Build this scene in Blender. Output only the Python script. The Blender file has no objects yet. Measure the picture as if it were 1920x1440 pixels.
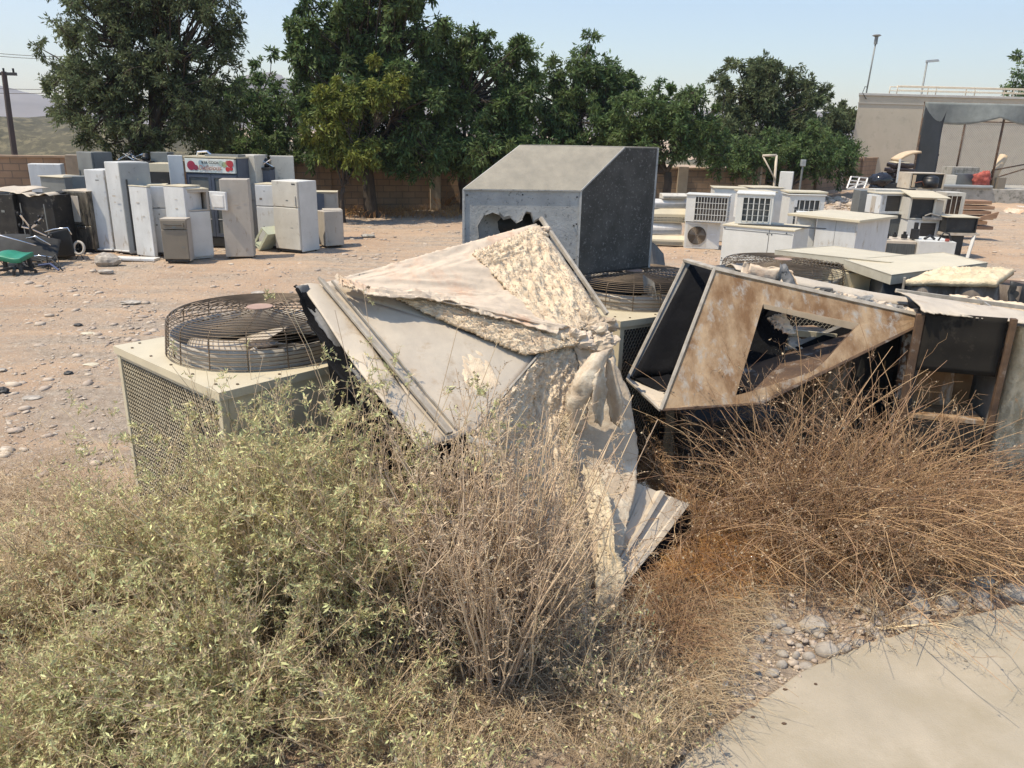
import bpy, math, random
import numpy as np
from mathutils import Vector, Matrix, noise

# ------------------------------------------------------------------ camera, sky, sun, exposure
scene = bpy.context.scene
H = 2.8; FPX = 1442.0; PITCH = math.radians(18.1); ROLL = math.radians(1.3)
_R = Vector((1, 0, 0)); _U = Vector((0, math.sin(PITCH), math.cos(PITCH))); _W = Vector((0, math.cos(PITCH), -math.sin(PITCH)))
_CR = _R * math.cos(ROLL) + _U * math.sin(ROLL); _CU = _U * math.cos(ROLL) - _R * math.sin(ROLL)
EYE = Vector((0, 0, H))
cam_data = bpy.data.cameras.new("camera"); cam = bpy.data.objects.new("camera", cam_data)
scene.collection.objects.link(cam)
cam_data.sensor_width = 36.0; cam_data.lens = 36.0 * FPX / 1920.0
cam_data.clip_start = 0.05; cam_data.clip_end = 6000
cam.matrix_world = Matrix.Translation(EYE) @ Matrix((_CR, _CU, -_W)).transposed().to_4x4()
scene.camera = cam

SUN_DIR = Vector((-0.42, -0.17, 0.89)).normalized()      # towards the sun
world = bpy.data.worlds.new("World"); scene.world = world; world.use_nodes = True
wn = world.node_tree.nodes; wl = world.node_tree.links
bg = wn["Background"]
sky = wn.new("ShaderNodeTexSky"); sky.sky_type = 'NISHITA'; sky.sun_disc = False
sky.sun_elevation = math.asin(SUN_DIR.z)
sky.sun_rotation = math.atan2(SUN_DIR.x, SUN_DIR.y)
sky.air_density = 1.3; sky.dust_density = 0.8; sky.ozone_density = 2.0; sky.altitude = 0
hs = wn.new("ShaderNodeHueSaturation"); hs.inputs['Saturation'].default_value = 1.18; hs.inputs['Value'].default_value = 1.0
wl.new(sky.outputs[0], hs.inputs['Color']); wl.new(hs.outputs[0], bg.inputs[0])
bg.inputs[1].default_value = 0.148
sd = bpy.data.lights.new("sun", 'SUN'); sd.energy = 4.4; sd.angle = math.radians(0.6); sd.color = (1.0, 0.885, 0.70)
sun = bpy.data.objects.new("sun", sd); scene.collection.objects.link(sun)
sun.rotation_euler = SUN_DIR.to_track_quat('Z', 'Y').to_euler(); sun.location = (-20, 0, 40)
scene.view_settings.view_transform = 'Standard'; scene.view_settings.look = 'None'
scene.view_settings.gamma = 1.0; scene.view_settings.exposure = 0.55
try: scene.view_settings.use_curve_mapping = False
except Exception: pass
scene.render.engine = 'CYCLES'
scene.cycles.max_bounces = 6; scene.cycles.transparent_max_bounces = 8
scene.cycles.volume_bounces = 0

rng = random.Random(7); nr = np.random.RandomState(7)

# ------------------------------------------------------------------ placing: photograph coordinates -> points of the site
def ray(x, y): return _W + _CR * ((x - 960) / FPX) - _CU * ((y - 720) / FPX)
def atz(x, y, z=0.0):
    d = ray(x, y); return EYE + d * ((z - H) / d.z)
def aty(x, y, Y):
    d = ray(x, y); return EYE + d * (Y / d.y)

# ------------------------------------------------------------------ materials
MATS = {}
def mat(name, c1, c2=None, scale=4.0, rough=0.7, metal=0.0, bump=0.0, bscale=None, c3=None, s3=14.0, t3=0.62, w3=0.06,
        island=0.0, spec=None, trans=0.0, contrast=0.15, detail=6.0, stretch=(1, 1, 1), coords='Object'):
    if name in MATS: return MATS[name]
    m = bpy.data.materials.new(name); m.use_nodes = True; MATS[name] = m
    nt = m.node_tree; N = nt.nodes; L = nt.links; b = N["Principled BSDF"]
    b.inputs['Roughness'].default_value = rough; b.inputs['Metallic'].default_value = metal
    if spec is not None: b.inputs['Specular IOR Level'].default_value = spec
    tc = N.new("ShaderNodeTexCoord"); mp = N.new("ShaderNodeMapping"); L.new(tc.outputs[coords], mp.inputs[0])
    mp.inputs['Scale'].default_value = stretch
    if c2 is None: c2 = tuple(x * 0.86 for x in c1)
    nz = N.new("ShaderNodeTexNoise"); nz.inputs['Scale'].default_value = scale; nz.inputs['Detail'].default_value = detail
    nz.inputs['Roughness'].default_value = 0.62
    L.new(mp.outputs[0], nz.inputs['Vector'])
    rp = N.new("ShaderNodeValToRGB"); L.new(nz.outputs['Fac'], rp.inputs[0])
    rp.color_ramp.elements[0].position = 0.5 - contrast; rp.color_ramp.elements[1].position = 0.5 + contrast
    rp.color_ramp.elements[0].color = (*c2, 1); rp.color_ramp.elements[1].color = (*c1, 1)
    col = rp.outputs[0]
    if c3 is not None:
        n3 = N.new("ShaderNodeTexNoise"); n3.inputs['Scale'].default_value = s3; n3.inputs['Detail'].default_value = 8
        n3.inputs['Roughness'].default_value = 0.7
        L.new(mp.outputs[0], n3.inputs['Vector'])
        r3 = N.new("ShaderNodeValToRGB"); L.new(n3.outputs['Fac'], r3.inputs[0])
        r3.color_ramp.elements[0].position = t3 - w3; r3.color_ramp.elements[1].position = t3 + w3
        mx = N.new("ShaderNodeMixRGB"); L.new(r3.outputs[0], mx.inputs[0]); L.new(col, mx.inputs[1]); mx.inputs[2].default_value = (*c3, 1)
        col = mx.outputs[0]
    if island > 0:
        g = N.new("ShaderNodeNewGeometry"); hv = N.new("ShaderNodeHueSaturation")
        mr = N.new("ShaderNodeMapRange"); L.new(g.outputs['Random Per Island'], mr.inputs[0])
        mr.inputs[3].default_value = 1 - island; mr.inputs[4].default_value = 1 + island
        L.new(mr.outputs[0], hv.inputs['Value']); L.new(col, hv.inputs['Color'])
        mh = N.new("ShaderNodeMapRange"); L.new(g.outputs['Random Per Island'], mh.inputs[0])
        mh.inputs[3].default_value = 0.5 - 0.02 * island * 2; mh.inputs[4].default_value = 0.5 + 0.03 * island
        L.new(mh.outputs[0], hv.inputs['Hue'])
        col = hv.outputs[0]
    L.new(col, b.inputs['Base Color'])
    if bump > 0:
        bn = N.new("ShaderNodeTexNoise"); bn.inputs['Scale'].default_value = bscale or scale * 6; bn.inputs['Detail'].default_value = 8
        bn.inputs['Roughness'].default_value = 0.65
        L.new(mp.outputs[0], bn.inputs['Vector'])
        bp = N.new("ShaderNodeBump"); bp.inputs['Strength'].default_value = bump; bp.inputs['Distance'].default_value = 0.02
        L.new(bn.outputs['Fac'], bp.inputs['Height']); L.new(bp.outputs[0], b.inputs['Normal'])
    if trans > 0:
        tr = N.new("ShaderNodeBsdfTranslucent"); L.new(col, tr.inputs[0])
        ms = N.new("ShaderNodeMixShader"); ms.inputs[0].default_value = trans
        L.new(b.outputs[0], ms.inputs[1]); L.new(tr.outputs[0], ms.inputs[2]); L.new(ms.outputs[0], N["Material Output"].inputs[0])
    return m

def M_(k):
    D = dict(
      white=lambda: mat('white_enamel', (.60,.60,.585), (.49,.49,.475), 3, .5, c3=(.34,.29,.22), s3=7, t3=.63, w3=.06, stretch=(1,1,.45), bump=.05, bscale=3),
      white2=lambda: mat('white_panel', (.60,.59,.55), (.51,.50,.46), 2, .5, c3=(.38,.33,.26), s3=7, t3=.67, w3=.06, bump=.05, bscale=3),
      cream=lambda: mat('cream_paint', (.54,.475,.34), (.48,.42,.30), 3, .5, c3=(.36,.27,.17), s3=22, t3=.71, w3=.03, bump=.05, bscale=4),
      beige=lambda: mat('beige_enamel', (.45,.40,.335), (.37,.33,.275), 2.5, .55, c3=(.27,.21,.15), s3=7, t3=.63, stretch=(1,1,.45)),
      beige2=lambda: mat('pale_beige_panel', (.53,.50,.43), (.45,.42,.36), 2.5, .5, c3=(.30,.26,.21), s3=8, t3=.64),
      grey=lambda: mat('grey_metal', (.20,.21,.20), (.15,.155,.15), 2.5, .5, .2, c3=(.09,.08,.07), s3=10, t3=.64),
      grey2=lambda: mat('light_grey_metal', (.33,.34,.33), (.26,.27,.27), 2.5, .5, .3, c3=(.14,.12,.10), s3=12, t3=.66),
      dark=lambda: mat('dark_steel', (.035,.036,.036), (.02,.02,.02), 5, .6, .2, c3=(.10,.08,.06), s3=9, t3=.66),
      black=lambda: mat('black_plastic', (.015,.015,.016), (.01,.01,.01), 6, .45),
      brownc=lambda: mat('taupe_paint', (.20,.17,.13), (.17,.145,.11), 3, .55),
      burnt=lambda: mat('burnt_steel', (.035,.031,.026), (.012,.011,.010), 4, .6, .3, c3=(.18,.16,.13), s3=6, t3=.63, w3=.05),
      tarn=lambda: mat('tarnished_steel', (.30,.26,.20), (.08,.07,.06), 3, .35, .7, c3=(.03,.03,.03), s3=4, t3=.58, w3=.06, stretch=(3,3,1)),
      galv=lambda: mat('galvanised_sheet', (.52,.445,.345), (.42,.36,.285), 4, .65, .05, c3=(.36,.27,.18), s3=6, t3=.62, w3=.07, bump=.15, bscale=14),
      galvd=lambda: mat('weathered_galvanised', (.27,.25,.22), (.18,.17,.155), 4, .6, .05, c3=(.42,.40,.37), s3=5, t3=.62, bump=.2, bscale=9),
      steel=lambda: mat('bare_steel_edge', (.42,.375,.31), (.27,.235,.19), 12, .6, .0, spec=.3),
      chrome=lambda: mat('chrome', (.75,.75,.75), (.6,.6,.6), 5, .18, 1.0),
      guard=lambda: mat('guard_wire', (.17,.125,.085), (.10,.075,.05), 8, .5, .4),
      coil=lambda: mat('coil_fins', (.075,.066,.055), (.045,.04,.035), 3, .6, .3, stretch=(1,1,14), bump=.1),
      coil2=lambda: mat('pale_coil_fins', (.10,.105,.10), (.06,.065,.065), 3, .6, .3, stretch=(12,12,1)),
      mesh=lambda: mat('expanded_metal', (.40,.36,.27), (.30,.26,.19), 6, .5, .2),
      rust=lambda: mat('rusty_sheet', (.37,.26,.155), (.17,.09,.038), 3.0, .75, .1, c3=(.33,.30,.26), s3=5.5, t3=.60, w3=.07, bump=.3, bscale=22, contrast=.13, stretch=(1.9,1.9,.5)),
      rustd=lambda: mat('dark_rust', (.13,.075,.04), (.05,.03,.02), 5, .8, .1, c3=(.25,.22,.19), s3=6, t3=.62, bump=.2),
      wool=lambda: mat('mineral_wool', (.68,.545,.385), (.58,.445,.31), 6, .95, bump=.5, bscale=95, c3=(.70,.58,.42), s3=17, t3=.53, w3=.08, spec=.1),
      woolp=lambda: mat('pale_wool', (.72,.60,.42), (.52,.42,.28), 6, .95, bump=.9, bscale=38, spec=.1),
      foil=lambda: mat('dusty_foil', (.62,.51,.385), (.52,.42,.315), 4, .75, .0, c3=(.53,.35,.235), s3=4, t3=.60, w3=.09, bump=.35, bscale=18),
      paper=lambda: mat('torn_foil_paper', (.52,.41,.29), (.39,.305,.215), 4, .85, .0, c3=(.60,.52,.40), s3=6, t3=.56, w3=.06, bump=.6, bscale=16),
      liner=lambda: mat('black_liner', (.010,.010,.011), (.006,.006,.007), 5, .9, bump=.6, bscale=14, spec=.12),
      linerg=lambda: mat('grey_liner', (.16,.155,.15), (.10,.10,.10), 5, .6, .1, bump=.4, bscale=12),
      rubber=lambda: mat('rubber', (.02,.02,.02), (.012,.012,.012), 6, .8),
      bark=lambda: mat('bark', (.075,.055,.038), (.035,.027,.02), 8, .95, bump=.8, bscale=24, stretch=(1,1,.3)),
      green=lambda: mat('green_plastic', (.02,.22,.12), (.015,.16,.09), 6, .4),
      concrete=lambda: mat('pale_concrete', (.40,.37,.32), (.30,.28,.24), 3, .9, bump=.3, bscale=30, c3=(.12,.115,.09), s3=4, t3=.58, w3=.08),
      plaster=lambda: mat('tan_plaster', (.49,.42,.32), (.45,.385,.29), 1.2, .9, c3=(.39,.335,.255), s3=2.2, t3=.6),
      cloth=lambda: mat('shade_cloth', (.33,.35,.33), (.25,.27,.255), 3, .9, trans=.3),
      clothd=lambda: mat('dark_shade_cloth', (.045,.05,.055), (.035,.04,.042), 3, .9),
      red=lambda: mat('red_cloth', (.42,.10,.07), (.22,.05,.04), 9, .9, bump=.5),
      wood=lambda: mat('old_timber', (.33,.20,.12), (.22,.12,.07), 6, .8, stretch=(.3,3,3), bump=.2),
      tan=lambda: mat('tan_foam', (.55,.42,.28), (.45,.34,.22), 6, .9),
      pvc=lambda: mat('white_plastic', (.62,.61,.58), (.52,.50,.47), 6, .5),
      blueg=lambda: mat('blue_grey_panel', (.075,.09,.12), (.055,.065,.09), 3, .5),
      stone=lambda: mat('river_stone', (.46,.375,.29), (.34,.275,.215), 7, .9, bump=.25, bscale=40, c3=(.50,.44,.37), s3=10, t3=.6, island=.2),
      stonec=lambda: mat('cobble', (.38,.335,.28), (.26,.23,.195), 9, .9, bump=.3, bscale=45, c3=(.47,.42,.35), s3=12, t3=.58),
      leafg=lambda: mat('grey_green_leaf', (.66,.63,.33), (.43,.45,.21), 3.0, .75, island=.38, trans=.25, spec=.2),
      leafy=lambda: mat('yellowing_leaf', (.66,.54,.31), (.48,.38,.22), 4, .75, island=.3, trans=.25, spec=.2),
      stem=lambda: mat('straw_stem', (.60,.47,.30), (.42,.31,.19), 3, .85, island=.25),
      straw=lambda: mat('bleached_straw', (.66,.50,.34), (.46,.335,.215), 3, .85, island=.25),
      stemb=lambda: mat('brown_dry_stem', (.48,.315,.18), (.23,.13,.062), 2, .9, island=.3),
      bud=lambda: mat('dry_seed_head', (.46,.37,.25), (.30,.22,.14), 4, .9, island=.3),
      grass=lambda: mat('orange_dry_grass', (.50,.27,.10), (.32,.16,.055), 2, .9, island=.3),
      leaf1=lambda: mat('neem_leaf', (.14,.19,.065), (.055,.10,.034), .9, .6, island=.5, trans=.42, spec=.3),
      leaf2=lambda: mat('yellow_green_leaf', (.22,.235,.045), (.10,.13,.027), 1.2, .6, island=.45, trans=.35, spec=.3),
      leaf3=lambda: mat('grey_thorn_leaf', (.15,.175,.085), (.07,.095,.045), .8, .7, island=.5, trans=.42, spec=.2),
      hill=lambda: mat('rock_hill', (.20,.17,.14), (.13,.11,.09), .01, .95),
      scrub=lambda: mat('scrub_hill', (.085,.075,.045), (.045,.042,.026), .5, .95, c3=(.14,.12,.07), s3=1.1, t3=.55),
    )
    return D[k]()

# ------------------------------------------------------------------ mesh helpers
def link(o, parent=None):
    scene.collection.objects.link(o)
    if parent is not None: o.parent = parent
    return o
def tag(o, label=None, cat=None, group=None, kind=None):
    if label: o['label'] = label
    if cat: o['category'] = cat
    if group: o['group'] = group
    if kind: o['kind'] = kind
    return o
def empty(name, loc=(0, 0, 0), rz=0.0, label=None, cat=None, group=None):
    o = bpy.data.objects.new(name, None); o.location = loc; o.rotation_euler = (0, 0, rz); o.empty_display_size = .2
    link(o); return tag(o, label, cat, group)

class MB:
    def __init__(s): s.v = []; s.f = []; s.q = []
    def add(s, vs, fs):
        b = len(s.v); s.v += [tuple(v) for v in vs]; s.f += [tuple(b + i for i in f) for f in fs]; return s
    def box(s, x0, x1, y0, y1, z0, z1):
        return s.add([(x0,y0,z0),(x1,y0,z0),(x1,y1,z0),(x0,y1,z0),(x0,y0,z1),(x1,y0,z1),(x1,y1,z1),(x0,y1,z1)],
              [(0,3,2,1),(4,5,6,7),(0,1,5,4),(1,2,6,5),(2,3,7,6),(3,0,4,7)])
    def hexa(s, p):   # 8 points: 4 bottom, 4 top
        return s.add(p, [(0,3,2,1),(4,5,6,7),(0,1,5,4),(1,2,6,5),(2,3,7,6),(3,0,4,7)])
    def bar(s, a, b, w, h=None, up=(0,0,1)):
        a = Vector(a); b = Vector(b); h = h or w; d = (b - a).normalized(); u = Vector(up)
        if abs(d.dot(u)) > .98: u = Vector((0, 1, 0)) if abs(d.y) < .9 else Vector((1, 0, 0))
        x = d.cross(u).normalized() * w / 2; y = x.cross(d).normalized() * h / 2
        return s.hexa([a-x-y, a+x-y, a+x+y, a-x+y, b-x-y, b+x-y, b+x+y, b-x+y])
    def tube(s, pts, r, n=6, closed=False, r1=None, cap=True):
        pts = [Vector(p) for p in pts]; m = len(pts); base = len(s.v); prev = None
        for i, p in enumerate(pts):
            if closed: t = pts[(i+1) % m] - pts[i-1]
            else: t = pts[min(i+1, m-1)] - pts[max(i-1, 0)]
            t = t.normalized() if t.length > 1e-9 else Vector((0,0,1))
            if prev is None:
                u = Vector((0,0,1)) if abs(t.z) < .9 else Vector((1,0,0)); x = t.cross(u).normalized()
            else:
                x = (prev - t * prev.dot(t)); x = x.normalized() if x.length > 1e-6 else t.orthogonal().normalized()
            prev = x; y = t.cross(x); rr = r if r1 is None else r + (r1 - r) * i / max(1, m-1)
            for k in range(n):
                a = 2*math.pi*k/n; s.v.append(tuple(p + (x*math.cos(a) + y*math.sin(a)) * rr))
        for i in range(m if closed else m-1):
            j = (i+1) % m
            for k in range(n):
                l = (k+1) % n
                s.f.append((base+i*n+k, base+i*n+l, base+j*n+l, base+j*n+k))
        if cap and not closed:
            s.f.append(tuple(base+k for k in range(n))[::-1]); s.f.append(tuple(base+(m-1)*n+k for k in range(n)))
        return s
    def cyl(s, c, r, h, n=24, axis='z', r2=None):
        r2 = r if r2 is None else r2; b = []; t = []
        for k in range(n):
            a = 2*math.pi*k/n; ca, sa = math.cos(a), math.sin(a)
            if axis == 'z': b.append((c[0]+r*ca, c[1]+r*sa, c[2])); t.append((c[0]+r2*ca, c[1]+r2*sa, c[2]+h))
            elif axis == 'y': b.append((c[0]+r*ca, c[1], c[2]+r*sa)); t.append((c[0]+r2*ca, c[1]+h, c[2]+r2*sa))
            else: b.append((c[0], c[1]+r*ca, c[2]+r*sa)); t.append((c[0]+h, c[1]+r2*ca, c[2]+r2*sa))
        fs = [(k, (k+1) % n, n+(k+1) % n, n+k) for k in range(n)] + [tuple(range(n))[::-1], tuple(range(n, 2*n))]
        return s.add(b + t, fs)
    def ball(s, c, r, n=10, m=6, sq=(1,1,1), jit=0.0, seed=0):
        g = random.Random(seed); vs = [(c[0], c[1], c[2]-r*sq[2])]
        for i in range(1, m):
            th = math.pi*i/m
            for k in range(n):
                a = 2*math.pi*k/n; q = 1 + g.uniform(-jit, jit)
                vs.append((c[0]+r*sq[0]*q*math.sin(th)*math.cos(a), c[1]+r*sq[1]*q*math.sin(th)*math.sin(a), c[2]-r*sq[2]*q*math.cos(th)))
        vs.append((c[0], c[1], c[2]+r*sq[2])); e = len(vs)-1; fs = []
        for k in range(n): fs.append((0, 1+(k+1) % n, 1+k)); fs.append((e, e-n+k, e-n+(k+1) % n))
        for i in range(m-2):
            for k in range(n):
                a = 1+i*n+k; b_ = 1+i*n+(k+1) % n; fs.append((a, b_, b_+n, a+n))
        return s.add(vs, fs)
    def poly(s, pts, th, nrm=None):    # flat polygon given thickness
        pts = [Vector(p) for p in pts]; n = len(pts)
        if nrm is None:
            nrm = Vector((0,0,0))
            for i in range(n): nrm += pts[i].cross(pts[(i+1) % n])
        nrm = Vector(nrm).normalized() * th
        return s.add(pts + [p + nrm for p in pts], [tuple(range(n))[::-1], tuple(range(n, 2*n))] + [(i, (i+1) % n, n+(i+1) % n, n+i) for i in range(n)])
    def patch(s, c, nu=24, nv=24, disp=None, th=.004, fn=None, edge=None):
        """curved sheet between corners c=[00,10,11,01]; disp(u,v)->offset along normal"""
        c = [Vector(p) for p in c]; n = ((c[1]-c[0]).cross(c[3]-c[0])).normalized(); top = []; keep = {}
        for j in range(nv+1):
            for i in range(nu+1):
                u = i/nu; v = j/nv
                if edge: u2, v2 = edge(u, v)
                else: u2, v2 = u, v
                p = c[0]*(1-u2)*(1-v2) + c[1]*u2*(1-v2) + c[2]*u2*v2 + c[3]*(1-u2)*v2
                if disp: p = p + n*disp(u, v)
                if fn: p = Vector(fn(u, v, p))
                top.append(p)
        W = nu+1; vs = top + [p - n*th for p in top]; K = len(top); fs = []
        for j in range(nv):
            for i in range(nu):
                a = j*W+i; fs.append((a, a+1, a+W+1, a+W)); fs.append((K+a, K+a+W, K+a+W+1, K+a+1))
        for i in range(nu):
            a = i; fs.append((a+1, a, K+a, K+a+1)); a = nv*W+i; fs.append((a, a+1, K+a+1, K+a))
        for j in range(nv):
            a = j*W; fs.append((a, a+W, K+a+W, K+a)); a = j*W+nu; fs.append((a+W, a, K+a, K+a+W))
        return s.add(vs, fs)
    def build(s, name, m, parent=None, bevel=0.0, smooth=False, loc=None, rz=None, seg=2):
        me = bpy.data.meshes.new(name); me.from_pydata(s.v, [], s.f); me.update()
        if smooth:
            me.polygons.foreach_set('use_smooth', [True]*len(me.polygons))
        if m is not None: me.materials.append(M_(m) if isinstance(m, str) else m)
        o = bpy.data.objects.new(name, me); link(o, parent)
        if loc is not None: o.location = loc
        if rz is not None: o.rotation_euler = (0, 0, rz)
        if bevel > 0:
            md = o.modifiers.new('bevel', 'BEVEL'); md.width = bevel; md.segments = seg; md.limit_method = 'ANGLE'
        return o

def fastmesh(name, V, Q, m, parent=None, smooth=False, loc=None):
    V = np.asarray(V, dtype=np.float32).reshape(-1, 3); Q = np.asarray(Q, dtype=np.int32)
    k = Q.shape[1]; me = bpy.data.meshes.new(name)
    me.vertices.add(len(V)); me.vertices.foreach_set('co', V.ravel())
    me.loops.add(Q.size); me.loops.foreach_set('vertex_index', Q.ravel())
    me.polygons.add(len(Q)); me.polygons.foreach_set('loop_start', np.arange(0, Q.size, k, dtype=np.int32))
    me.polygons.foreach_set('loop_total', np.full(len(Q), k, dtype=np.int32))
    if smooth: me.polygons.foreach_set('use_smooth', np.ones(len(Q), dtype=bool))
    me.update(calc_edges=True)
    me.materials.append(M_(m) if isinstance(m, str) else m)
    o = bpy.data.objects.new(name, me); link(o, parent)
    if loc is not None: o.location = loc
    return o

def unit(v): return v / np.maximum(np.linalg.norm(v, axis=-1, keepdims=True), 1e-9)
def polytubes(P, r0, r1, n=3):
    """P (m,k,3) polylines, r0,r1 scalars or (m,) -> verts, quads"""
    m, k, _ = P.shape
    T = np.empty_like(P); T[:, 1:-1] = P[:, 2:] - P[:, :-2]; T[:, 0] = P[:, 1]-P[:, 0]; T[:, -1] = P[:, -1]-P[:, -2]
    T = unit(T); ref = np.zeros_like(T); ref[..., 0] = 0.31; ref[..., 1] = .93; ref[..., 2] = .17
    X = unit(np.cross(T, ref)); Y = np.cross(T, X)
    r0 = np.broadcast_to(np.asarray(r0, float), (m,)); r1 = np.broadcast_to(np.asarray(r1, float), (m,))
    t = np.linspace(0, 1, k)[None, :]; R = r0[:, None]*(1-t) + r1[:, None]*t
    a = 2*np.pi*np.arange(n)/n
    V = P[:, :, None, :] + R[:, :, None, None]*(X[:, :, None, :]*np.cos(a)[None, None, :, None] + Y[:, :, None, :]*np.sin(a)[None, None, :, None])
    idx = np.arange(m*k*n).reshape(m, k, n)
    A = idx[:, :-1, :]; B = np.roll(A, -1, axis=2); C = idx[:, 1:, :]; D = np.roll(C, -1, axis=2)
    return V.reshape(-1, 3), np.stack([A, B, D, C], -1).reshape(-1, 4)
def leafquads(P, Dr, L, Wd, R):
    """diamond leaves at P pointing Dr"""
    n = len(P); Dr = unit(Dr); S = unit(np.cross(Dr, R.normal(size=(n, 3))))
    L = np.broadcast_to(L, (n,))[:, None]; Wd = np.broadcast_to(Wd, (n,))[:, None]
    U = np.cross(Dr, S)
    V = np.stack([P, P+Dr*L*.5+S*Wd*.5+U*Wd*.15, P+Dr*L+U*Wd*.0, P+Dr*L*.5-S*Wd*.5+U*Wd*.15], 1)
    return V.reshape(-1, 3), np.arange(4*n).reshape(n, 4)
def joinq(parts):
    V = []; Q = []; b = 0
    for v, q in parts: V.append(v); Q.append(q+b); b += len(v)
    return np.concatenate(V), np.concatenate(Q)
def fbm(x, y, z=0.0, o=4):
    return noise.fractal(Vector((x, y, z)), 1.0, 2.0, o)
# ================================================================== THE SETTING
def ground_material():
    m = bpy.data.materials.new('stony_ground'); m.use_nodes = True
    nt = m.node_tree; N = nt.nodes; L = nt.links; b = N["Principled BSDF"]; b.inputs['Roughness'].default_value = .95
    b.inputs['Specular IOR Level'].default_value = .15
    tc = N.new("ShaderNodeTexCoord")
    def noi(s, d=6, r=.6):
        n = N.new("ShaderNodeTexNoise"); n.inputs['Scale'].default_value = s; n.inputs['Detail'].default_value = d; n.inputs['Roughness'].default_value = r
        L.new(tc.outputs['Object'], n.inputs['Vector']); return n.outputs['Fac']
    def ramp(f, p0, p1, c0, c1):
        r = N.new("ShaderNodeValToRGB"); L.new(f, r.inputs[0]); e = r.color_ramp.elements
        e[0].position = p0; e[1].position = p1; e[0].color = (*c0, 1); e[1].color = (*c1, 1); return r.outputs[0]
    def mix(f, a, c, mode='MIX'):
        x = N.new("ShaderNodeMixRGB"); x.blend_type = mode
        if isinstance(f, float): x.inputs[0].default_value = f
        else: L.new(f, x.inputs[0])
        L.new(a, x.inputs[1]); L.new(c, x.inputs[2]); return x.outputs[0]
    sand = ramp(noi(.7, 8, .65), .35, .65, (.37,.25,.165), (.47,.34,.235))
    grit = ramp(noi(9, 8, .7), .38, .62, (.28,.22,.165), (.43,.35,.27))
    patchy = ramp(noi(.33, 7, .62), .42, .56, (0,0,0), (1,1,1))
    c = mix(patchy, sand, grit)
    mp = N.new("ShaderNodeMapping"); mp.inputs['Rotation'].default_value = (0,0,math.radians(-24)); mp.inputs['Scale'].default_value = (.22,2.6,1); L.new(tc.outputs['Object'], mp.inputs[0])
    tn = N.new("ShaderNodeTexNoise"); tn.inputs['Scale'].default_value = 1.0; tn.inputs['Detail'].default_value = 5; L.new(mp.outputs[0], tn.inputs['Vector'])
    tr = ramp(tn.outputs['Fac'], .48, .60, (0,0,0), (1,1,1)); tcx = ramp(noi(3, 6, .7), .3, .7, (.44,.30,.195), (.50,.365,.25)); 
    half = N.new("ShaderNodeMath"); half.operation = 'MULTIPLY'; L.new(tr, half.inputs[0]); half.inputs[1].default_value = .75
    c = mix(half.outputs[0], c, tcx)
    # pebbles of two sizes
    for s, lo in ((13.0, .30), (32.0, .35)):
        v = N.new("ShaderNodeTexVoronoi"); v.inputs['Scale'].default_value = s; L.new(tc.outputs['Object'], v.inputs['Vector'])
        v.inputs['Randomness'].default_value = 1.0
        near = ramp(v.outputs['Distance'], lo-.06, lo, (1,1,1), (0,0,0))
        sel = N.new("ShaderNodeSeparateColor"); L.new(v.outputs['Color'], sel.inputs[0])
        pick = ramp(sel.outputs[0], .52, .56, (0,0,0), (1,1,1))
        tone = ramp(sel.outputs[1], .0, 1.0, (.27,.235,.20), (.54,.46,.36))
        fac = mix(1.0, near, pick, 'MULTIPLY')
        c = mix(fac, c, tone)
    L.new(c, b.inputs['Base Color'])
    n1 = noi(6, 9, .72); n2 = noi(45, 6, .7)
    ad = N.new("ShaderNodeMath"); ad.operation = 'MULTIPLY_ADD'; L.new(n2, ad.inputs[0]); ad.inputs[1].default_value = .35; L.new(n1, ad.inputs[2])
    bp = N.new("ShaderNodeBump"); bp.inputs['Strength'].default_value = .9; bp.inputs['Distance'].default_value = .07
    L.new(ad.outputs[0], bp.inputs['Height']); L.new(bp.outputs[0], b.inputs['Normal'])
    return m

def gz(x, y):
    """height of the yard"""
    z = .045*fbm(x*.5, y*.5, 3.1) + .02*fbm(x*2.2, y*2.2, 1.0)
    # embankment with rubble at the back right
    t = max(0, min(1, (y-25)/9.0)) * max(0, min(1, (x-4.0)/5.0)) * (1-max(0, min(1, (y-60)/40.0)))
    z += t*(.55 + .25*fbm(x*.35, y*.35, 5))
    # flat pavement near the camera
    k = max(0, min(1, 1-((x-2.6)**2+(y-2.9)**2)**.5/2.2)); z *= (1-k)
    return z - .02

def build_ground():
    xs = sorted(set([-3000, -1200, -500, -200, -90, -50] + [round(v, 3) for v in np.linspace(-34, 34, 171)] + [50, 90, 200, 500, 1200, 3000]))
    ys = sorted(set([-400, -100, -30, -8] + [round(v, 3) for v in np.linspace(-2, 14, 81)] + [round(v, 3) for v in np.linspace(14.4, 60, 100)] + [75, 100, 150, 300, 700, 1500, 3000]))
    V = [(x, y, gz(x, y) if abs(x) < 60 and -2 < y < 100 else -.02) for y in ys for x in xs]
    W = len(xs); Q = [(j*W+i, j*W+i+1, (j+1)*W+i+1, (j+1)*W+i) for j in range(len(ys)-1) for i in range(W-1)]
    o = fastmesh('ground', V, Q, ground_material(), smooth=True); tag(o, 'stony pinkish dirt yard', None, None, 'structure')
build_ground()

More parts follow.
